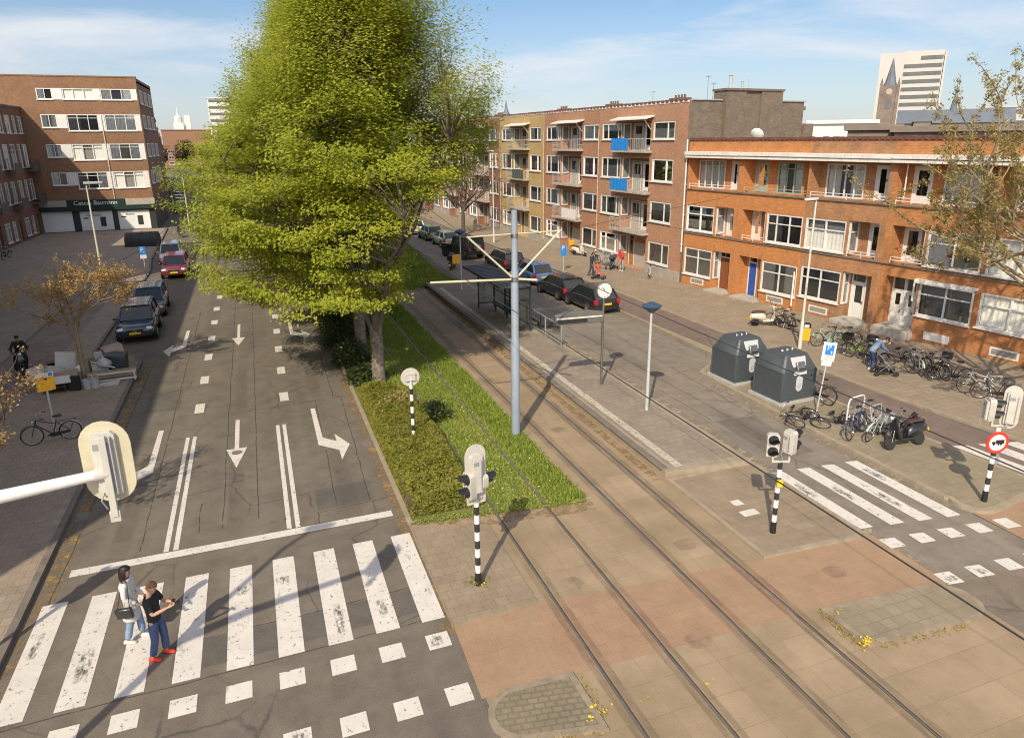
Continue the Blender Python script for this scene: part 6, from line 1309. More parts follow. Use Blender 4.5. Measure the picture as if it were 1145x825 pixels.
# ------------------------------------------------------------------ bicycles, scooters
bikem = {k: pm('bicycle_%s' % k, v, .4, var=.1) for k, v in {'black': (.02, .02, .022), 'mint': (.25, .5, .4), 'lime': (.35, .5, .06), 'silver': (.42, .43, .43), 'paleblue': (.36, .47, .5), 'navy': (.05, .06, .12)}.items()}
tyre_w = pm('pale_tyre', (.5, .47, .42), .8)
def bicycle(col, low=False, white_rear=False, basket=False, crate=False):
    fmat = bikem[col]; t = thing('bicycle', 'tmp', 'bicycle', (0, 0, 0)); wr = .34; ax = (.54, -.54)
    for k, x in enumerate(ax):
        b = MB(); b.torus((x, 0, wr), wr-.02, .02, 'y', 30, 7); w = b.build('wheel', rubber, t, sharp=80); b = MB(); b.torus((x, 0, wr), wr-.045, .009, 'y', 30, 5); b.lathe([(0, -.04), (.025, -.04), (.025, .04), (0, .04)], 8, (x, 0, wr), axis='y'); b.build('rim', chrome, w, sharp=80)
        b = MB()
        for q in range(14): a = q*2*PI/14; b.tube((x+.02*math.cos(a+1), .025*(-1)**q, wr+.02*math.sin(a+1)), (x+(wr-.05)*math.cos(a), 0, wr+(wr-.05)*math.sin(a)), .0022, n=3)
        b.build('spokes', steel, w)
        b = MB(); r_ = wr+.025; rg_ = [[(x+r_*math.cos(a), s, wr+r_*math.sin(a)) for s in (-.03, -.02, .02, .03)] for a in [PI*(.12+.7*i/12) if k == 0 else PI*(.15+.85*i/12) for i in range(13)]]; b.loft(rg_, False, closed=False); b.build('mudguard', white if (white_rear and k) else fmat, t, sharp=80)
    bb, seat, head, hl = (-.05, 0, .29), (-.2, 0, .76), (.36, 0, .86), (.4, 0, .72); f = MB()
    f.tube(bb, seat, .017); f.tube(bb, hl, .02); f.tube((-.17, 0, .66) if not low else (-.11, 0, .46), head if not low else (.395, 0, .76), .016); f.tube(head, hl, .021)
    for s in (-1, 1): f.tube((bb[0], s*.03, bb[2]), (-.54, s*.06, wr), .009); f.tube((seat[0], s*.02, .7), (-.54, s*.06, wr), .008); f.path([(hl[0]+.01, s*.05, .7), (.47, s*.055, .55), (.54, s*.05, wr)], .011, 6)
    f.build('frame', fmat, t)
    h = MB(); h.path([(.12, -.3, 1.0), (.22, -.27, 1.02), (.34, -.12, 1.03), (.345, 0, 1.0), (.34, .12, 1.03), (.22, .27, 1.02), (.12, .3, 1.0)], .012, 6); h.tube((.36, 0, .86), (.345, 0, 1.0), .014); hb = h.build('handlebar', chrome, t); g = MB()
    for s in (-1, 1): g.tube((.08, s*.305, .995), (.2, s*.28, 1.02), .019)
    g.build('grips', black, hb)
    s_ = MB(); s_.prism([(.12, 0), (.08, .025), (-.06, .08), (-.14, .085), (-.16, 0), (-.14, -.085), (-.06, -.08), (.08, -.025)], .9, .96); sd_ = s_.build('saddle', black, t, (-.22, 0, 0), bevel=.02); p_ = MB(); p_.tube((-.2, 0, .74), (-.225, 0, .9), .012); p_.build('seat_post', chrome, t)
    r = MB()
    for s in (-1, 1): r.tube((-.25, s*.06, .72), (-.78, s*.06, .73), .008, n=5); r.tube((-.72, s*.06, .73), (-.54, s*.07, wr), .006, n=5)
    for q in range(5): r.tube((-.3-.11*q, -.06, .725), (-.3-.11*q, .06, .725), .006, n=4)
    r.build('carrier', fmat if not white_rear else black, t); cg = MB(); cg.prism([(-.56, .38), (-.54, .3), (-.04, .22), (.05, .26), (.05, .33), (-.02, .37)], .045, .06, 'y'); cg.build('chain_guard', fmat, t); pd = MB(); pd.tube((bb[0], -.08, .29), (bb[0], .08, .29), .014)
    pd.tube((bb[0], -.08, .29), (bb[0]+.14, -.08, .22), .009); pd.tube((bb[0], .08, .29), (bb[0]-.14, .08, .36), .009); pd.box(bb[0]+.09, bb[0]+.19, -.17, -.09, .205, .23); pd.box(bb[0]-.19, bb[0]-.09, .09, .17, .35, .375); pd.build('pedals', black, t)
    ls_ = MB(); ls_.ell((.46, 0, .82), (.05, .035, .035), 8, 6); ls_.build('headlamp', chrome, t); st = MB(); st.tube((-.3, .05, .3), (-.34, .22, .0), .009); st.build('kickstand', steel, t)
    if crate:
        q = MB(); q.box(.42, .78, -.2, .2, .86, .88)
        for a in (-.2, .19): q.box(.42, .78, a, a+.012, .881, 1.1)
        for a in (.42, .768): q.box(a, a+.012, -.188, .188, .881, 1.1)
        q.build('front_crate', black, t)
    return t
BK = {}
def put_bike(key, loc, rz, label, group, tilt=0., **kw):
    k = (key, tuple(sorted(kw.items())))
    if k not in BK: BK[k] = o = bicycle(key, **kw); o['label'] = label; o['group'] = group
    else: o = dup(BK[k], label=label, group=group)
    o.location = loc; o.rotation_euler = (tilt, 0, rz); return o
def bk(px, py, *a, z=.06, **k): p = at(px, py, z); return put_bike(a[0], (p.x, p.y, z), *a[1:], **k)
G1 = 'bicycles on the right pavement by the orange row'; G2 = 'bicycles by the brown flats'; G3 = 'bicycles heaped by the hoop'
bk(60, 494, 'black', R(187), 'lone black roadster bicycle with a white rear mudguard under the yellow notice board', None, R(-5), z=.11, white_rear=True)
bk(925, 387, 'mint', R(160), 'mint green bicycle parked right of the slim lamp post', G1, R(4)); bk(941, 386, 'black', R(150), 'black bicycle standing behind the mint green one', G1, R(-4), low=True); bk(951, 397, 'lime', R(118), 'lime green bicycle right of the mint one', G1, R(5), low=True); bk(961, 402, 'black', R(105), 'black bicycle with a crate beside the lime green one', G1, R(-6), crate=True)
bk(871, 366, 'black', R(110), 'black bicycle in front of the white scooter, left of the pair', G1, R(5)); bk(882, 369, 'black', R(95), 'black bicycle leaning beside the orange box, right of the pair', G1, R(-7), low=True)
bk(975, 406, 'black', R(60), 'black bicycle behind the person in the denim jacket', G1, R(6), crate=True); bk(1010, 407, 'black', R(168), 'dark bicycle lying low between the pushchair and the cluster of bicycles', G1, R(60)); bk(1024, 416, 'silver', R(240), 'silver bicycle at the left of the cluster', G1, R(6)); bk(1036, 420, 'black', R(300), 'black bicycle with a front crate in the middle of the cluster', G1, R(-5), crate=True); bk(1046, 421, 'black', R(255), 'black step-through bicycle right of the middle of the cluster', G1, R(8), low=True); bk(1062, 427, 'black', R(120), 'black bicycle at the right end of the cluster', G1, R(-4)); bk(1095, 440, 'silver', R(152), 'silver bicycle standing apart beside the right hand traffic signal', G1, R(4)); bk(1112, 447, 'black', R(140), 'dark bicycle behind the silver one at the right hand traffic signal', G1, R(-6), low=True)
bk(908, 473, 'black', R(200), 'toppled black bicycle lying at the foot of the leaning parking sign', G3, R(74), z=.1); bk(940, 478, 'black', R(170), 'black bicycle lying on its side left of the hoop', G3, R(80), z=.1, low=True); bk(958, 487, 'navy', R(203), 'dark blue bicycle with pale front wheel leaning on the hoop', G3, R(10), z=.1); bk(980, 489, 'paleblue', R(196), 'pale blue bicycle standing in the heap by the hoop', G3, R(-8), z=.1); bk(976, 479, 'silver', R(190), 'grey bicycle behind the pale blue one in the heap', G3, R(25), z=.1); bk(996, 482, 'black', R(185), 'black low framed bicycle behind the fallen black scooter', G3, R(-35), z=.1, low=True); bk(910, 448, 'black', R(100), 'black bicycle behind the nearer waste container', G3, R(8), z=.1)
for k, (px, py, rz, lab) in enumerate(((664, 294, 80, 'leftmost dark bicycle against the brown flats'), (673, 296, 95, 'dark bicycle second from the left against the brown flats'), (682, 299, 70, 'dark bicycle beside the pushchair against the brown flats'), (725, 310, 62, 'grey green bicycle alone against the wall of the brown flats'))): bk(px, py, ['black', 'silver', 'black', 'silver'][k], R(rz), lab, G2, R(5))
bk(470, 235, 'black', R(100), 'dark bicycle by the far red brown flats left of the bare tree', G2, R(6), crate=True); bk(531, 253, 'black', R(60), 'dark bicycle right of the bare tree trunk', G2, R(5)); bk(8, 290, 'black', R(80), 'dark bicycle at the foot of the shaded left row near the picture edge', 'bicycles by the left row', R(5), z=.11); bk(572, 258, 'black', R(100), 'dark bicycle against the grey plinth of the ochre flats', G2, R(5))
rc = random.Random(9)
for k in range(10): put_bike('black', (-12.3-.094*(k*4)+rc.uniform(.4, .9), 106+k*4.2, .0), R(95+rc.uniform(-20, 20)), 'dark bicycle on the left of the far side street, number %d from the corner by distance' % (k+1), 'bicycles in the far side street', R(5))
for i, o in enumerate([o for o in bpy.data.objects if o.get('group') == 'bicycles in the far side street']): o['label'] = 'dark bicycle among those parked along the left of the far side street'

def scooter(label, loc, rz, paint_, tilt=0., box=None):
    t = thing('scooter', label, 'scooter', loc, rz, None); t.rotation_euler = (tilt, 0, rz)
    for x in (.6, -.6): b = MB(); b.lathe([(.12, -.05), (.19, -.05), (.215, -.02), (.215, .02), (.19, .05), (.12, .05)], 20, (x, 0, .215), axis='y'); w = b.build('wheel', rubber, t); b = MB(); b.lathe([(0, -.045), (.125, -.045), (.125, .045), (0, .045)], 16, (x, 0, .215), axis='y'); b.build('rim', rimm, w)
    b = MB(); b.loft([[(x, w*math.cos(a), z0+(z1-z0)*(.5+.5*math.sin(a))) for a in [2*PI*i/14 for i in range(14)]] for x, w, z0, z1 in ((-.92, .05, .5, .62), (-.85, .13, .42, .72), (-.6, .19, .38, .78), (-.3, .2, .3, .76), (-.12, .16, .28, .66), (-.05, .1, .28, .5))]); b.build('rear_body', paint_, t, sharp=70)
    b = MB(); b.loft([[(x, -.17, z), (x, .17, z), (x, .17, z+.06), (x, -.17, z+.06)] for x, z in ((-.25, .27), (.2, .27), (.34, .32))]); b.build('footboard', paint_, t, bevel=.02); b = MB(); b.loft([[(x-.03+.05*math.cos(a)*(1 if math.cos(a) > 0 else .3), w*math.sin(a), z) for a in [2*PI*i/12 for i in range(12)]] for x, w, z in ((.33, .2, .3), (.38, .22, .55), (.36, .18, .78), (.32, .1, .95))]); b.build('leg_shield', paint_, t, sharp=70)
    b = MB(); b.loft([[(.6+.24*math.sin(a), w*s, .215+.25*math.cos(a)) for s in (-1, -.5, .5, 1)] for a, w in ((-.9, .07), (-.4, .09), (0, .09), (.5, .08), (.9, .05))], False, closed=False); b.tube((.6, .07, .215), (.42, .05, .6), .025); b.tube((.6, -.07, .215), (.42, -.05, .6), .025); b.build('front_mudguard', paint_, t, sharp=70)
    b = MB(); b.loft([[(x, w*math.cos(a), z+.055*math.sin(a)) for a in [2*PI*i/12 for i in range(12)]] for x, w, z in ((-.85, .08, .77), (-.7, .14, .8), (-.35, .15, .81), (-.12, .1, .77))]); b.build('seat', pm('scooter_seat', (.08, .04, .03), .6), t, sharp=70); b = MB(); b.path([(.2, -.34, 1.0), (.3, -.15, 1.04), (.3, .15, 1.04), (.2, .34, 1.0)], .02, 7); b.ell((.34, 0, 1.0), (.1, .11, .09), 10, 7); b.build('handlebar', paint_, t); b = MB(); b.ell((.43, 0, 1.0), (.03, .07, .06), 10, 6); b.build('headlight', headl, t)
    for s in (-1, 1): b = MB(); b.tube((.28, s*.2, 1.04), (.24, s*.33, 1.22), .006, n=5); b.ell((.24, s*.33, 1.24), (.015, .06, .04), 8, 6); b.build('mirror', black, t)
    b = MB(); b.tube((-.5, -.2, .26), (-.95, -.2, .34), .05, n=10); b.build('exhaust', black, t); b = MB(); b.box(-.96, -.92, -.09, .09, .42, .54); b.build('number_plate', plate_y, t)
    if box: b = MB(); b.box(-1.1, -.72, -.2, .2, .86, 1.22); b.build('carrier_box', box, t, bevel=.03)
    return t
cream_sc = carpaint('ivory_scooter_paint', (.66, .6, .5))
p = at(856, 364, .06); scooter('ivory white scooter on the pavement in front of the blue door house', (p.x, p.y, .06), R(-15), cream_sc, R(5)); p = at(1012, 500, .1); scooter('black scooter tipped against the heap of bicycles on the paved strip', (p.x, p.y, .1), R(178), cp_black, R(16)); p = at(648, 286, .06); scooter('white scooter with an orange box by the door of the brown flats', (p.x, p.y, .06), R(-70), cream_sc, R(4), orange_p)
p = at(506, 301, 0); scooter('dark blue scooter with a black box standing by the orange lamp board', (p.x, p.y, 0), R(60), cp_navy, R(4), black); p = at(27, 418, .11); msc = scooter('black moped ridden by the dark clothed person on the left pavement', (p.x, p.y, .11), R(-75), cp_black)
p = at(205, 268, .1); scooter('black motor scooter parked by the kerb at the corner of the far side street', (p.x-.5, p.y+3, .1), R(100), cp_black)
# ------------------------------------------------------------------ people
skin_l = pm('skin_light', (.5, .3, .2), .55, var=.06, scale=12); skin_d = pm('skin_tan', (.36, .2, .13), .55, var=.06, scale=12)
def cloth(n, col, v=.12): return pm(n, col, .85, var=v, scale=14, bmp=.25, bscale=22)
denim = cloth('blue_denim', (.055, .085, .18), .3); denim_l = cloth('pale_denim', (.2, .28, .42), .2); blackc = cloth('black_cotton', (.016, .016, .017)); offw = cloth('off_white_coat', (.6, .58, .55)); darkc = cloth('dark_wool', (.045, .045, .055)); redc = cloth('red_cloth', (.6, .04, .05)); orangec = cloth('orange_red_cloth', (.7, .1, .04)); greyc = cloth('grey_trousers', (.3, .3, .31)); hair_b = pm('black_hair', (.014, .011, .01), .5); hair_br = pm('cropped_brown_hair', (.22, .11, .05), .6); redshoe = pm('bright_red_shoe', (.75, .05, .025), .6); whiteshoe = pm('pale_shoe', (.62, .6, .56), .6)
def skinned(name, chains, mat, parent, sub=2, root=0):
    """chains: lists of (xyz, radius); a point given twice is the same joint -> one smooth surface"""
    V = []; E = []; Rr = []; ix = {}
    for ch in chains:
        prev = None
        for p, r in ch:
            k = tuple(round(x, 4) for x in p)
            if k not in ix: ix[k] = len(V); V.append(k); Rr.append(r)
            i = ix[k]
            if prev is not None and prev != i: E.append((prev, i))
            prev = i
    me = bpy.data.meshes.new(name); me.from_pydata(V, E, []); o = bpy.data.objects.new(name, me); COL.objects.link(o)
    sk = o.modifiers.new('skin', 'SKIN'); sk.use_smooth_shade = True
    lay = me.skin_vertices[0] if len(me.skin_vertices) else None
    if lay is None: bm = bmesh.new(); bm.from_mesh(me); bm.verts.layers.skin.verify(); bm.to_mesh(me); bm.free(); lay = me.skin_vertices[0]
    for i, r in enumerate(Rr): lay.data[i].radius = (r, r) if not isinstance(r, tuple) else r; lay.data[i].use_root = (i == root)
    ss = o.modifiers.new('sub', 'SUBSURF'); ss.levels = sub; ss.render_levels = sub
    dg = bpy.context.evaluated_depsgraph_get(); m2 = bpy.data.meshes.new_from_object(o.evaluated_get(dg)); bpy.data.objects.remove(o); bpy.data.meshes.remove(me)
    m2.materials.clear(); m2.materials.append(mat); m2.polygons.foreach_set('use_smooth', [True]*len(m2.polygons)); q = bpy.data.objects.new(name, m2); COL.objects.link(q)
    if parent: q.parent = parent
    return q
def join_into(o, mb):
    """merge extra shapes into a finished mesh (same first material)"""
    bm = bmesh.new(); bm.from_mesh(o.data); base = [bm.verts.new(v) for v in mb.v]
    for f in mb.f: bm.faces.new([base[i] for i in f]).smooth = True
    bmesh.ops.recalc_face_normals(bm, faces=bm.faces); bm.to_mesh(o.data); bm.free()
def person(label, loc, rz, J, skin, top, legs, shoes, hair, long_hair=False, coat=None, sleeve='short', group=None, s=1.0, hood=None):
    """faces local -y. J: joints; every unspecified joint stands upright"""
    t = thing('person', label, 'person', loc, rz, group); t.scale = (s,)*3
    D = dict(pelvis=(0, 0, .95), waist=(0, 0, 1.1), chest=(0, 0, 1.32), neck=(0, .01, 1.5), head=(0, -.01, 1.64),
             ls=(.17, 0, 1.42), le=(.23, .02, 1.14), lw=(.24, -.06, .9), rs=(-.17, 0, 1.42), re=(-.23, .02, 1.14), rw=(-.24, -.06, .9),
             lh=(.09, 0, .9), lk=(.1, -.02, .5), la=(.1, .02, .08), rh=(-.09, 0, .9), rk=(-.1, -.02, .5), ra=(-.1, .02, .08)); D.update(J); g = lambda k: D[k]
    V3 = Vector; hd = V3(g('head')); nk = V3(g('neck')); upv = (hd-nk).normalized()
    # the body: one skin from head to ankles
    body = skinned('body', [[(g('pelvis'), (.1, .08)), (g('waist'), (.1, .08)), (g('chest'), (.13, .095)), (g('neck'), .055), (tuple(nk.lerp(hd, .45)), .05)],
        [(g('chest'), (.13, .095)), (g('ls'), .055), (g('le'), .04), (tuple(V3(g('le')).lerp(V3(g('lw')), .5)), .038), (g('lw'), .025)], [(g('chest'), (.13, .095)), (g('rs'), .055), (g('re'), .04), (tuple(V3(g('re')).lerp(V3(g('rw')), .5)), .038), (g('rw'), .025)],
        [(g('pelvis'), (.1, .08)), (g('lh'), .07), (g('lk'), .055), (tuple(V3(g('lk')).lerp(V3(g('la')), .35)), .056), (g('la'), .035)], [(g('pelvis'), (.1, .08)), (g('rh'), .07), (g('rk'), .055), (tuple(V3(g('rk')).lerp(V3(g('ra')), .35)), .056), (g('ra'), .035)]], skin, t)
    ex = MB(); fwd = V3((0, -1, 0)); fwd = (fwd-upv*fwd.dot(upv)).normalized(); sd = fwd.cross(upv); Mh = Matrix((sd, -fwd, upv)).transposed().to_4x4(); Mh.translation = hd; ex.M = Mh
    ex.loft([[(w*math.cos(a)*.92, y0+d*math.sin(a), z) for a in [2*PI*i/16 for i in range(16)]] for z, w, d, y0 in ((-.13, .035, .04, -.02), (-.115, .052, .068, -.018), (-.07, .066, .085, -.008), (-.02, .074, .095, .0), (.03, .078, .1, .004), (.075, .07, .09, .006), (.105, .045, .058, .008), (.118, .015, .02, .008))])
    ex.add([(0, -.092, .0), (-.016, -.088, -.04), (.016, -.088, -.04), (0, -.118, -.035), (0, -.088, -.048)], [(0, 1, 3), (0, 3, 2), (1, 4, 3), (3, 4, 2)])
    for e in (-1, 1): ex.ell((e*.076, .005, -.015), (.012, .022, .032), 8, 6)
    ex.M = None
    for w, e, hnd in (('lw', 'le', 1), ('rw', 're', -1)):
        a, b = V3(g(e)), V3(g(w)); d = (b-a).normalized(); sdv = d.orthogonal().normalized() if abs(d.z) > .95 else d.cross(V3((0, 0, 1))).normalized(); nv = sdv.cross(d); P0 = b+d*.0
        ex.loft([[P0+d*x+sdv*(wd*math.cos(q))+nv*(.014*math.sin(q)) for q in [2*PI*i/10 for i in range(10)]] for x, wd in ((-.02, .024), (.03, .034), (.075, .04), (.095, .036))])
        for k, (off, ln) in enumerate(((-.028, .062), (-.01, .075), (.01, .07), (.027, .055))): p1 = P0+d*.085+sdv*off; p2 = p1+d*ln*.5+nv*.008; p3 = p2+d*ln*.4+nv*.025; ex.path([p1, p2, p3], [.0095, .0088, .007], 6)
        p1 = P0+d*.03+sdv*.032*hnd; ex.path([p1, p1+d*.03+sdv*.025*hnd+nv*.008, p1+d*.06+sdv*.03*hnd+nv*.022], [.011, .01, .008], 6)
    join_into(body, ex)
    fm = MB(); fm.M = Mh
    for e in (-1, 1): fm.ell((e*.03, -.083, .005), (.014, .012, .008), 8, 6)
    fm.build('eyes', black, body); fm = MB(); fm.M = Mh; fm.ell((0, -.087, -.068), (.024, .01, .007), 8, 6); fm.build('mouth', pm('lips', (.4, .15, .12), .5), body)
    hr = MB(); hr.M = Mh
    if long_hair: hr.loft([[(w*math.cos(a), y0+d*math.sin(a), z) for a in [PI*(-.12+1.24*i/15) for i in range(16)]] for z, w, d, y0 in ((-.2, .07, .07, .03), (-.14, .092, .1, .015), (-.04, .093, .112, .008), (.05, .09, .115, .004), (.1, .065, .085, .004), (.128, .02, .03, .004))], False, closed=False); hr.ell((0, .0, .07), (.084, .104, .062), 14, 9)
    else: hr.loft([[(w*math.cos(a), y0+d*math.sin(a), z) for a in [PI*(-.05+1.1*i/15) for i in range(16)]] for z, w, d, y0 in ((-.06, .068, .094, .004), (.0, .079, .104, .004), (.05, .08, .104, .004))], False, closed=False); hr.ell((0, .006, .062), (.08, .1, .064), 14, 9)
    hr.build('hair', hood or hair, body, sharp=80)
    # clothes follow the body
    sl = {'short': .55, 'long': 1.}[sleeve]
    def arm(s_, e, w):
        a, b, c_ = V3(g(s_)), V3(g(e)), V3(g(w))
        if sl == 1.: return [(tuple(a), .07), (tuple(b), .055), (tuple(b.lerp(c_, .5)), .048), (tuple(b.lerp(c_, .93)), .038)]
        return [(tuple(a), .07), (tuple(a.lerp(b, .5)), .062), (tuple(a.lerp(b, .85)), .058)]
    ch, pv = V3(g('chest')), V3(g('pelvis')); low = pv.lerp(V3(g('waist')), -.25)
    tp = skinned('coat' if coat else 'shirt', [[(g('waist'), (.165, .13)), (g('chest'), (.18, .13)), (tuple(ch.lerp(nk, .6)), .09)], [(g('waist'), (.15, .115)), (tuple(low), (.16, .125)), (tuple(low+V3((0, 0, -.06))), (.155, .12))] + ([(tuple(pv+V3((0, 0, -.12))), (.18, .15)), (tuple(pv+V3((0, .01, -.3))), (.2, .18)), (tuple(pv+V3((0, .01, -.46))), (.21, .2))] if coat else []), [(g('chest'), (.17, .125))]+arm('ls', 'le', 'lw'), [(g('chest'), (.17, .125))]+arm('rs', 're', 'rw')], top, t)
    def leg(h, k, a): h, k, a = V3(g(h)), V3(g(k)), V3(g(a)); return [(tuple(h), .108), (tuple(h.lerp(k, .5)), .096), (tuple(k.lerp(h, .08)), .082), (tuple(k.lerp(a, .12)), .074), (tuple(k.lerp(a, .55)), .076), (tuple(a.lerp(k, .1)), .072)]
    skinned('trousers', [[(g('pelvis'), (.15, .115)), (tuple(pv.lerp(V3(g('waist')), .35)), (.14, .11))], [(g('pelvis'), (.15, .115))]+leg('lh', 'lk', 'la'), [(g('pelvis'), (.15, .115))]+leg('rh', 'rk', 'ra')], legs, t)
    for k in ('la', 'ra'):
        a = V3(g(k)); b = MB(); dx = D.get(k+'_dir', (0, -1)); dv = V3((dx[0], dx[1], 0)).normalized(); sv = V3((-dv.y, dv.x, 0)); z0 = a.z-.08
        b.loft([[a+dv*x+sv*(w*math.cos(q))+V3((0, 0, -a.z+z0+zc+hh_*math.sin(q))) for q in [2*PI*i/12 for i in range(12)]] for x, w, zc, hh_ in ((-.085, .02, .04, .03), (-.07, .036, .048, .046), (-.01, .042, .055, .053), (.06, .047, .042, .041), (.13, .045, .032, .03), (.165, .025, .026, .022))]); b.build('shoe', shoes, t, sharp=80)
    return t
p = at(178, 737, .0); mx_, my_ = p.x, p.y
man = person('person in black T-shirt, jeans and bright red shoes on the zebra, forearms held out', (mx_+.03, my_+.06, 0), R(72), dict(le=(.22, -.12, 1.16), lw=(.07, -.36, 1.24), re=(-.23, -.1, 1.15), rw=(-.06, -.33, 1.2), lk=(.11, -.08, .51), la=(.12, -.07, .08), rk=(-.1, .0, .5), ra=(-.11, .1, .08), head=(0, -.05, 1.63), lh=(.1, -.02, .9), rh=(-.1, 0, .9)), skin_l, blackc, denim, redshoe, hair_br, group='people on the zebra crossing', s=.98)
b = MB(); b.obox((.0, -.46, 1.27), (.075, .15, .012), (R(25), 0, 0)); tag(b.build('smartphone', black, None, tuple(man.location), R(72)), 'dark smartphone held in front of the person in the black T-shirt', 'phone')
p = at(153, 717, .0)
wom = person('person in a long off-white coat with black bobbed hair on the zebra crossing', (p.x, p.y+.05, 0), R(78), dict(le=(.2, -.02, 1.14), lw=(.14, -.22, .98), re=(-.21, .0, 1.13), rw=(-.16, -.2, .98), lk=(.1, -.08, .5), la=(.1, -.1, .08), rk=(-.1, .02, .5), ra=(-.1, .13, .08)), skin_d, offw, denim_l, whiteshoe, hair_b, True, True, 'long', group='people on the zebra crossing', s=.98)
bag = thing('shoulder_bag', 'black shoulder bag at the side of the person in the off-white coat', 'bag', tuple(wom.location), R(78)); b = MB(); b.prism([(-.17, .76), (.14, .76), (.17, .96), (-.14, .98)], -.34, -.25, 'x'); b.build('bag_body', cp_black, bag, bevel=.02); b = MB(); b.path([(-.28, .12, .96), (-.2, .06, 1.25), (-.12, .0, 1.49), (.02, -.06, 1.46)], .009, 5); b.path([(-.28, -.1, .96), (-.24, -.1, 1.2), (-.16, -.08, 1.44), (-.12, .0, 1.49)], .009, 5); b.build('strap', black, bag)
rider = person('person in black clothes and hood sitting on the black moped on the left pavement', (msc.location.x, msc.location.y, .11), R(15), dict(pelvis=(0, .35, .9), waist=(0, .32, 1.06), chest=(0, .25, 1.28), neck=(0, .2, 1.45), head=(0, .15, 1.58), ls=(.17, .23, 1.38), rs=(-.17, .23, 1.38), le=(.28, .02, 1.2), lw=(.28, -.2, 1.04), re=(-.28, .02, 1.2), rw=(-.28, -.2, 1.04), lh=(.1, .3, .88), rh=(-.1, .3, .88), lk=(.2, -.08, .74), rk=(-.2, -.08, .74), la=(.17, .02, .4), ra=(-.24, .05, .09)), skin_d, blackc, blackc, cp_black, hair_b, sleeve='long', hood=blackc)
p = at(661, 308, .06); pa = person('person in dark clothes bending towards a red pushchair on the right pavement', (p.x, p.y, .06), R(45), dict(neck=(0, -.06, 1.48), head=(0, -.12, 1.6), le=(.2, -.12, 1.18), lw=(.16, -.36, 1.02), re=(-.2, -.12, 1.18), rw=(-.16, -.36, 1.02), lk=(.1, -.12, .52), la=(.1, -.1, .08), ra=(-.1, .18, .08), rk=(-.1, .02, .5)), skin_d, darkc, darkc, black, hair_b, sleeve='long', group='people on the right pavement')
pa['label'] = 'person in dark clothes pushing a red pushchair on the right pavement'
p = at(695, 303, .06); person('person with a red top and grey trousers beside a dark pushchair', (p.x, p.y, .06), R(-60), dict(waist=(0, -.05, 1.1), chest=(0, -.14, 1.3), neck=(0, -.22, 1.46), head=(0, -.3, 1.57), ls=(.17, -.14, 1.4), rs=(-.17, -.14, 1.4), le=(.2, -.28, 1.15), lw=(.15, -.46, 1.0), re=(-.2, -.28, 1.15), rw=(-.15, -.46, 1.0)), skin_d, redc, greyc, whiteshoe, hair_b, sleeve='long', group='people on the right pavement', hood=redc)
p = at(974, 414, .06); person('person in a pale denim jacket and jeans stooping over a grey pushchair beside the bicycles', (p.x, p.y, .06), R(65), dict(pelvis=(0, .06, .93), waist=(0, .0, 1.07), chest=(0, -.2, 1.22), neck=(0, -.36, 1.3), head=(0, -.47, 1.36), ls=(.17, -.2, 1.28), rs=(-.17, -.2, 1.28), le=(.2, -.34, 1.04), lw=(.14, -.52, .92), re=(-.2, -.34, 1.04), rw=(-.14, -.52, .92), lh=(.09, .05, .89), rh=(-.09, .05, .89)), skin_l, denim_l, denim, whiteshoe, hair_b, sleeve='long', group='people on the right pavement')
# ------------------------------------------------------------------ pushchairs
def pushchair(label, loc, rz, fab):
    t = thing('pushchair', label, 'pushchair', loc, rz, 'pushchairs'); b = MB()
    for s in (-1, 1): b.tube((s*.22, .42, 1.02), (s*.22, -.4, .12), .014); b.tube((s*.22, .35, .12), (s*.22, -.1, .5), .014)
    b.tube((-.22, .42, 1.02), (.22, .42, 1.02), .016); b.build('frame', midgrey, t)
    for x, y in ((-.24, -.4), (.24, -.4), (-.26, .35), (.26, .35)): b = MB(); b.lathe([(0, -.025), (.1, -.025), (.12, 0), (.1, .025), (0, .025)], 14, (x, y, .12), axis='x'); b.build('wheel', rubber, t)
    b = MB(); b.loft([[(-.2, y-.02, z), (.2, y-.02, z), (.2, y+.05, z+.05), (-.2, y+.05, z+.05)] for y, z in ((-.35, .32), (-.3, .4), (.02, .42), (.22, .85))]); b.build('seat', fab, t, bevel=.02); b = MB(); b.loft([[(x, .15-.3*math.cos(a)*.9, .72+.34*math.sin(a)) for a in [PI*(.05+.75*i/9) for i in range(10)]] for x in (-.21, -.2, .2, .21)], False, closed=False); o = b.build('canopy', fab, t, sharp=80); sm = o.modifiers.new('thick', 'SOLIDIFY'); sm.thickness = .012
    b = MB(); b.box(-.18, .18, -.1, .3, .18, .3); b.build('basket', blackc, t, bevel=.02); return t
p = at(669, 312, .06); pushchair('red pushchair in front of the person in dark clothes', (p.x, p.y, .06), R(45), orangec); p = at(684, 301, .06); pushchair('dark pushchair beside the person with the red top', (p.x, p.y, .06), R(-70), darkc); p = at(988, 419, .06); pushchair('grey pushchair under the stooping person in the denim jacket', (p.x, p.y, .06), R(60), cloth('grey_pushchair_cloth', (.13, .13, .13)))

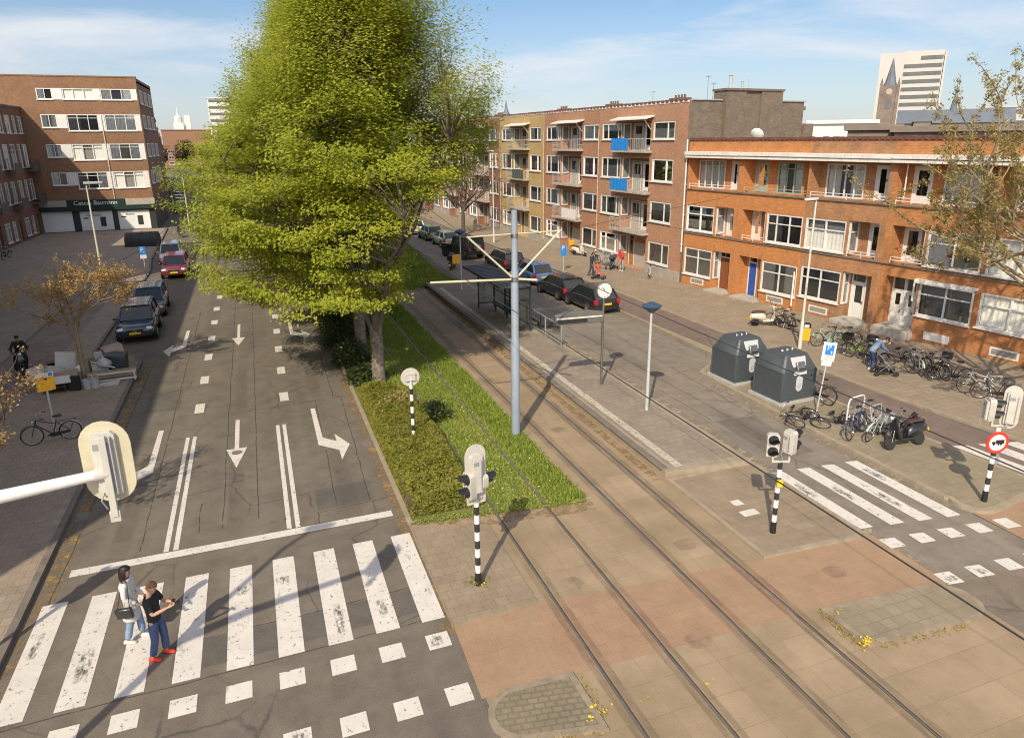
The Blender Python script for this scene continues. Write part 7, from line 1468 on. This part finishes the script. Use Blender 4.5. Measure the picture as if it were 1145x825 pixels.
# ------------------------------------------------------------------ heap of bulky waste round the small tree
cardb = pm('cardboard', (.34, .23, .13), .85, var=.12); wood_d = pm('dark_wood', (.1, .06, .035), .6, var=.2); wood_w = pm('white_laminate', (.5, .49, .46), .5, var=.08, dirt=.2); wood_b = pm('beech_board', (.34, .25, .16), .6, var=.15); bagm = pm('grey_plastic_bag', (.42, .42, .42), .4, var=.15); binm = pm('slate_bin', (.04, .05, .055), .5, var=.1); pinkb = pm('pinkish_carton', (.42, .34, .3), .8, var=.1)
HX, HY = -7.35, 31.9; GZ = .11
def waste(name, label, cat, mb, mat, x, y, rz=0, z=GZ, rot=None, bevel=.01):
    o = mb.build(name, mat, None, (x, y, z), R(rz), bevel=bevel); tag(o, label, cat, 'heap of bulky waste')
    if rot: o.rotation_euler = rot
    return o
def bx(w, d, h): m_ = MB(); m_.box(-w/2, w/2, -d/2, d/2, 0, h); return m_
def tub(w, d, h, t_=.03):
    m_ = MB(); m_.box(-w/2, w/2, -d/2, d/2, 0, t_); m_.box(-w/2, -w/2+t_, -d/2, d/2, t_, h); m_.box(w/2-t_, w/2, -d/2, d/2, t_, h); m_.box(-w/2+t_, w/2-t_, -d/2, -d/2+t_, t_, h); m_.box(-w/2+t_, w/2-t_, d/2-t_, d/2, t_, h); return m_
def frame_box(w, d, h, n=3, t_=.03):
    m_ = MB(); m_.box(-w/2, -w/2+t_, -d/2, d/2, 0, h); m_.box(w/2-t_, w/2, -d/2, d/2, 0, h); m_.box(-w/2+t_, w/2-t_, d/2-.012, d/2, 0, h)
    for k in range(n): m_.box(-w/2+t_, w/2-t_, -d/2, d/2-.012, (h-t_)*k/(n-1), (h-t_)*k/(n-1)+t_)
    return m_
W_ = waste
W_('wooden_panel', 'big off-white board leaning upright left of the small tree trunk', 'board', bx(.75, .03, 1.3), wood_w, HX-.75, HY+.15, 0, rot=(R(-25), R(12), R(20))); W_('wooden_panel', 'square pale board lying at the left end of the waste heap', 'board', bx(.6, .03, .6), wood_w, HX-1.5, HY-.2, 0, GZ+.35, (R(-40), R(-8), R(30)))
W_('cabinet', 'dark open cabinet behind the leaning white board', 'cabinet', frame_box(.7, .45, .8), wood_d, HX-1.1, HY+.75, 15); W_('cardboard_box', 'brown cardboard box leaning behind the tree trunk', 'box', tub(.5, .4, .7), cardb, HX+.3, HY+.9, 20); W_('carton', 'pinkish carton lying on top at the back of the waste heap', 'box', bx(.75, .55, .4), pinkb, HX+1.0, HY+1.1, 25, GZ+.75, (0, R(-8), R(25)))
for k, (x, y, rz, lab) in enumerate(((HX+.95, HY+.75, 10, 'dark slate wheeled bin at the right of the waste heap'), (HX+1.35, HY+.35, -5, 'dark slate bin nearest the blue crossover'))):
    t = thing('wheeled_bin', lab, 'bin', (x, y, GZ), R(rz), 'heap of bulky waste'); m_ = MB(); m_.loft([[(-a, -b_, z), (a, -b_, z), (a, b_, z), (-a, b_, z)] for a, b_, z in ((.2, .22, .06), (.27, .3, .85))]); m_.build('body', binm, t, bevel=.03); m_ = MB(); m_.loft([[(-.29, -.32, .86), (.29, -.32, .86), (.29, .33, .86), (-.29, .33, .86)], [(-.26, -.26, .95), (.26, -.26, .95), (.26, .3, .96), (-.26, .3, .96)]]); m_.build('lid', binm if k else pm('blue_grey_lid', (.08, .1, .12), .5), t, bevel=.02)
    for s in (-1, 1): m_ = MB(); m_.lathe([(0, -.03), (.1, -.03), (.1, .03), (0, .03)], 12, (s*.22, .26, .1), axis='x'); m_.build('wheel', rubber, t)
t = thing('bed_frame', 'pale wooden bed frame lying along the right of the waste heap', 'bed frame', (HX+1.15, HY-.35, GZ), R(4), 'heap of bulky waste')
for z in (.05, .34):
    for y in (-.2, .16): m_ = MB(); m_.box(-.85, .85, y, y+.04, z, z+.09); m_.build('side_rail', wood_w if y < 0 else wood_b, t)
for x in (-.8, .75): m_ = MB(); m_.box(x, x+.06, -.26, -.201, 0, .46); m_.build('leg', wood_w, t)
m_ = MB(); m_.box(-.84, .84, -.159, .159, .2, .23); m_.build('slatted_base', wood_b, t)
t = thing('shelf_unit', 'white laminate shelf unit lying in front of the pale boards', 'shelf', (HX-.75, HY-.75, GZ+.35), R(8), 'heap of bulky waste'); t.rotation_euler = (R(70), 0, R(8)); frame_box(.9, .3, .55, 3).build('carcass', wood_w, t)
W_('table_top', 'brown table top lying under the white shelf unit', 'table top', bx(1.3, .75, .05), wood_b, HX-.75, HY-.55, 5, GZ+.5, (R(6), R(-4), R(8))); W_('drawer_chest', 'dark brown chest of drawers at the front left of the waste heap', 'chest', frame_box(.8, .45, .5), wood_d, HX-.85, HY-.95, -5); W_('suitcase', 'black suitcase standing in front of the small tree', 'suitcase', bx(.42, .22, .6), blackc, HX-.15, HY-1.1, -8, bevel=.04)
for k, (dx, lab) in enumerate(((.28, 'pale grey bucket beside the black suitcase'), (.55, 'pale grey bucket next to the stack of white planks'))): m_ = MB(); m_.lathe([(0, 0), (.14, 0), (.18, .38), (.165, .38), (.13, .03), (0, .03)], 16); W_('bucket', lab, 'bucket', m_, bagm, HX+dx, HY-1.05, bevel=0)
for k in range(3): W_('plank', 'white plank of the small stack at the front of the waste heap, %s' % ['bottom one', 'middle one', 'top one'][k], 'plank', bx(.75, .22, .045), wood_w, HX+1.0+.03*k, HY-.95, 6+7*k, GZ+.048*k)
W_('carton', 'small beige printed carton right of the tree trunk', 'box', bx(.42, .35, .42), cardb, HX+.4, HY-.45, 12); W_('mattress_roll', 'rolled grey blanket slumped on the boards', 'blanket', MB().loft([[(x, .2*math.cos(a)*w, .18+.18*math.sin(a)*w) for a in [2*PI*i/14 for i in range(14)]] for x, w in ((-.45, .6), (-.42, .95), (-.1, 1.05), (.3, .9), (.42, .6))]), bagm, HX-.95, HY-.15, 35, GZ+.45, (0, R(20), R(35)), 0)
def sack(label, x, y, z, s, m_): mb = MB(); rgs = random.Random(int(x*50)); mb.loft([[(r_*s*math.cos(a)*(1+.18*math.sin(3*a+q)), r_*s*.8*math.sin(a)*(1+.15*math.cos(2*a+q)), zz*s) for a in [2*PI*i/14 for i in range(14)]] for q, (r_, zz) in enumerate(((.3, 0), (.42, .12), (.4, .32), (.22, .5), (.06, .58), (.1, .66)))]); tag(mb.build('rubbish_sack', m_, None, (x, y, z), sharp=80), label, 'rubbish bag', 'heap of bulky waste')
sack('grey plastic sack on the boards right of the tree trunk', HX+.75, HY+.15, GZ+.5, .7, bagm); sack('white plastic sack tucked against the left of the tree trunk', HX-.2, HY+.2, GZ+.35, .5, curtain_w); sack('black rubbish sack at the back of the waste heap', HX+.6, HY+.55, GZ+.1, .8, blackc)
W_('plank', 'long dark plank sticking out at the left of the waste heap', 'plank', bx(1.2, .14, .04), wood_d, HX-1.5, HY-.5, 40, GZ+.25, (0, R(-14), R(40))); W_('plank', 'white batten lying across the heap right of the trunk', 'plank', bx(1.1, .08, .05), wood_w, HX+.75, HY-.05, -30, GZ+.62, (0, R(10), R(-30)))
W_('storage_tub', 'grey plastic tub behind the bed frame', 'tub', tub(.6, .42, .35), bagm, HX+.55, HY+.35, 12, GZ+.3); W_('fridge_door', 'white fridge door propped at the back of the waste heap', 'door', bx(.55, .07, .9), wood_w, HX+.55, HY+1.0, 10, GZ+.05, (R(-12), 0, R(10)), .02)
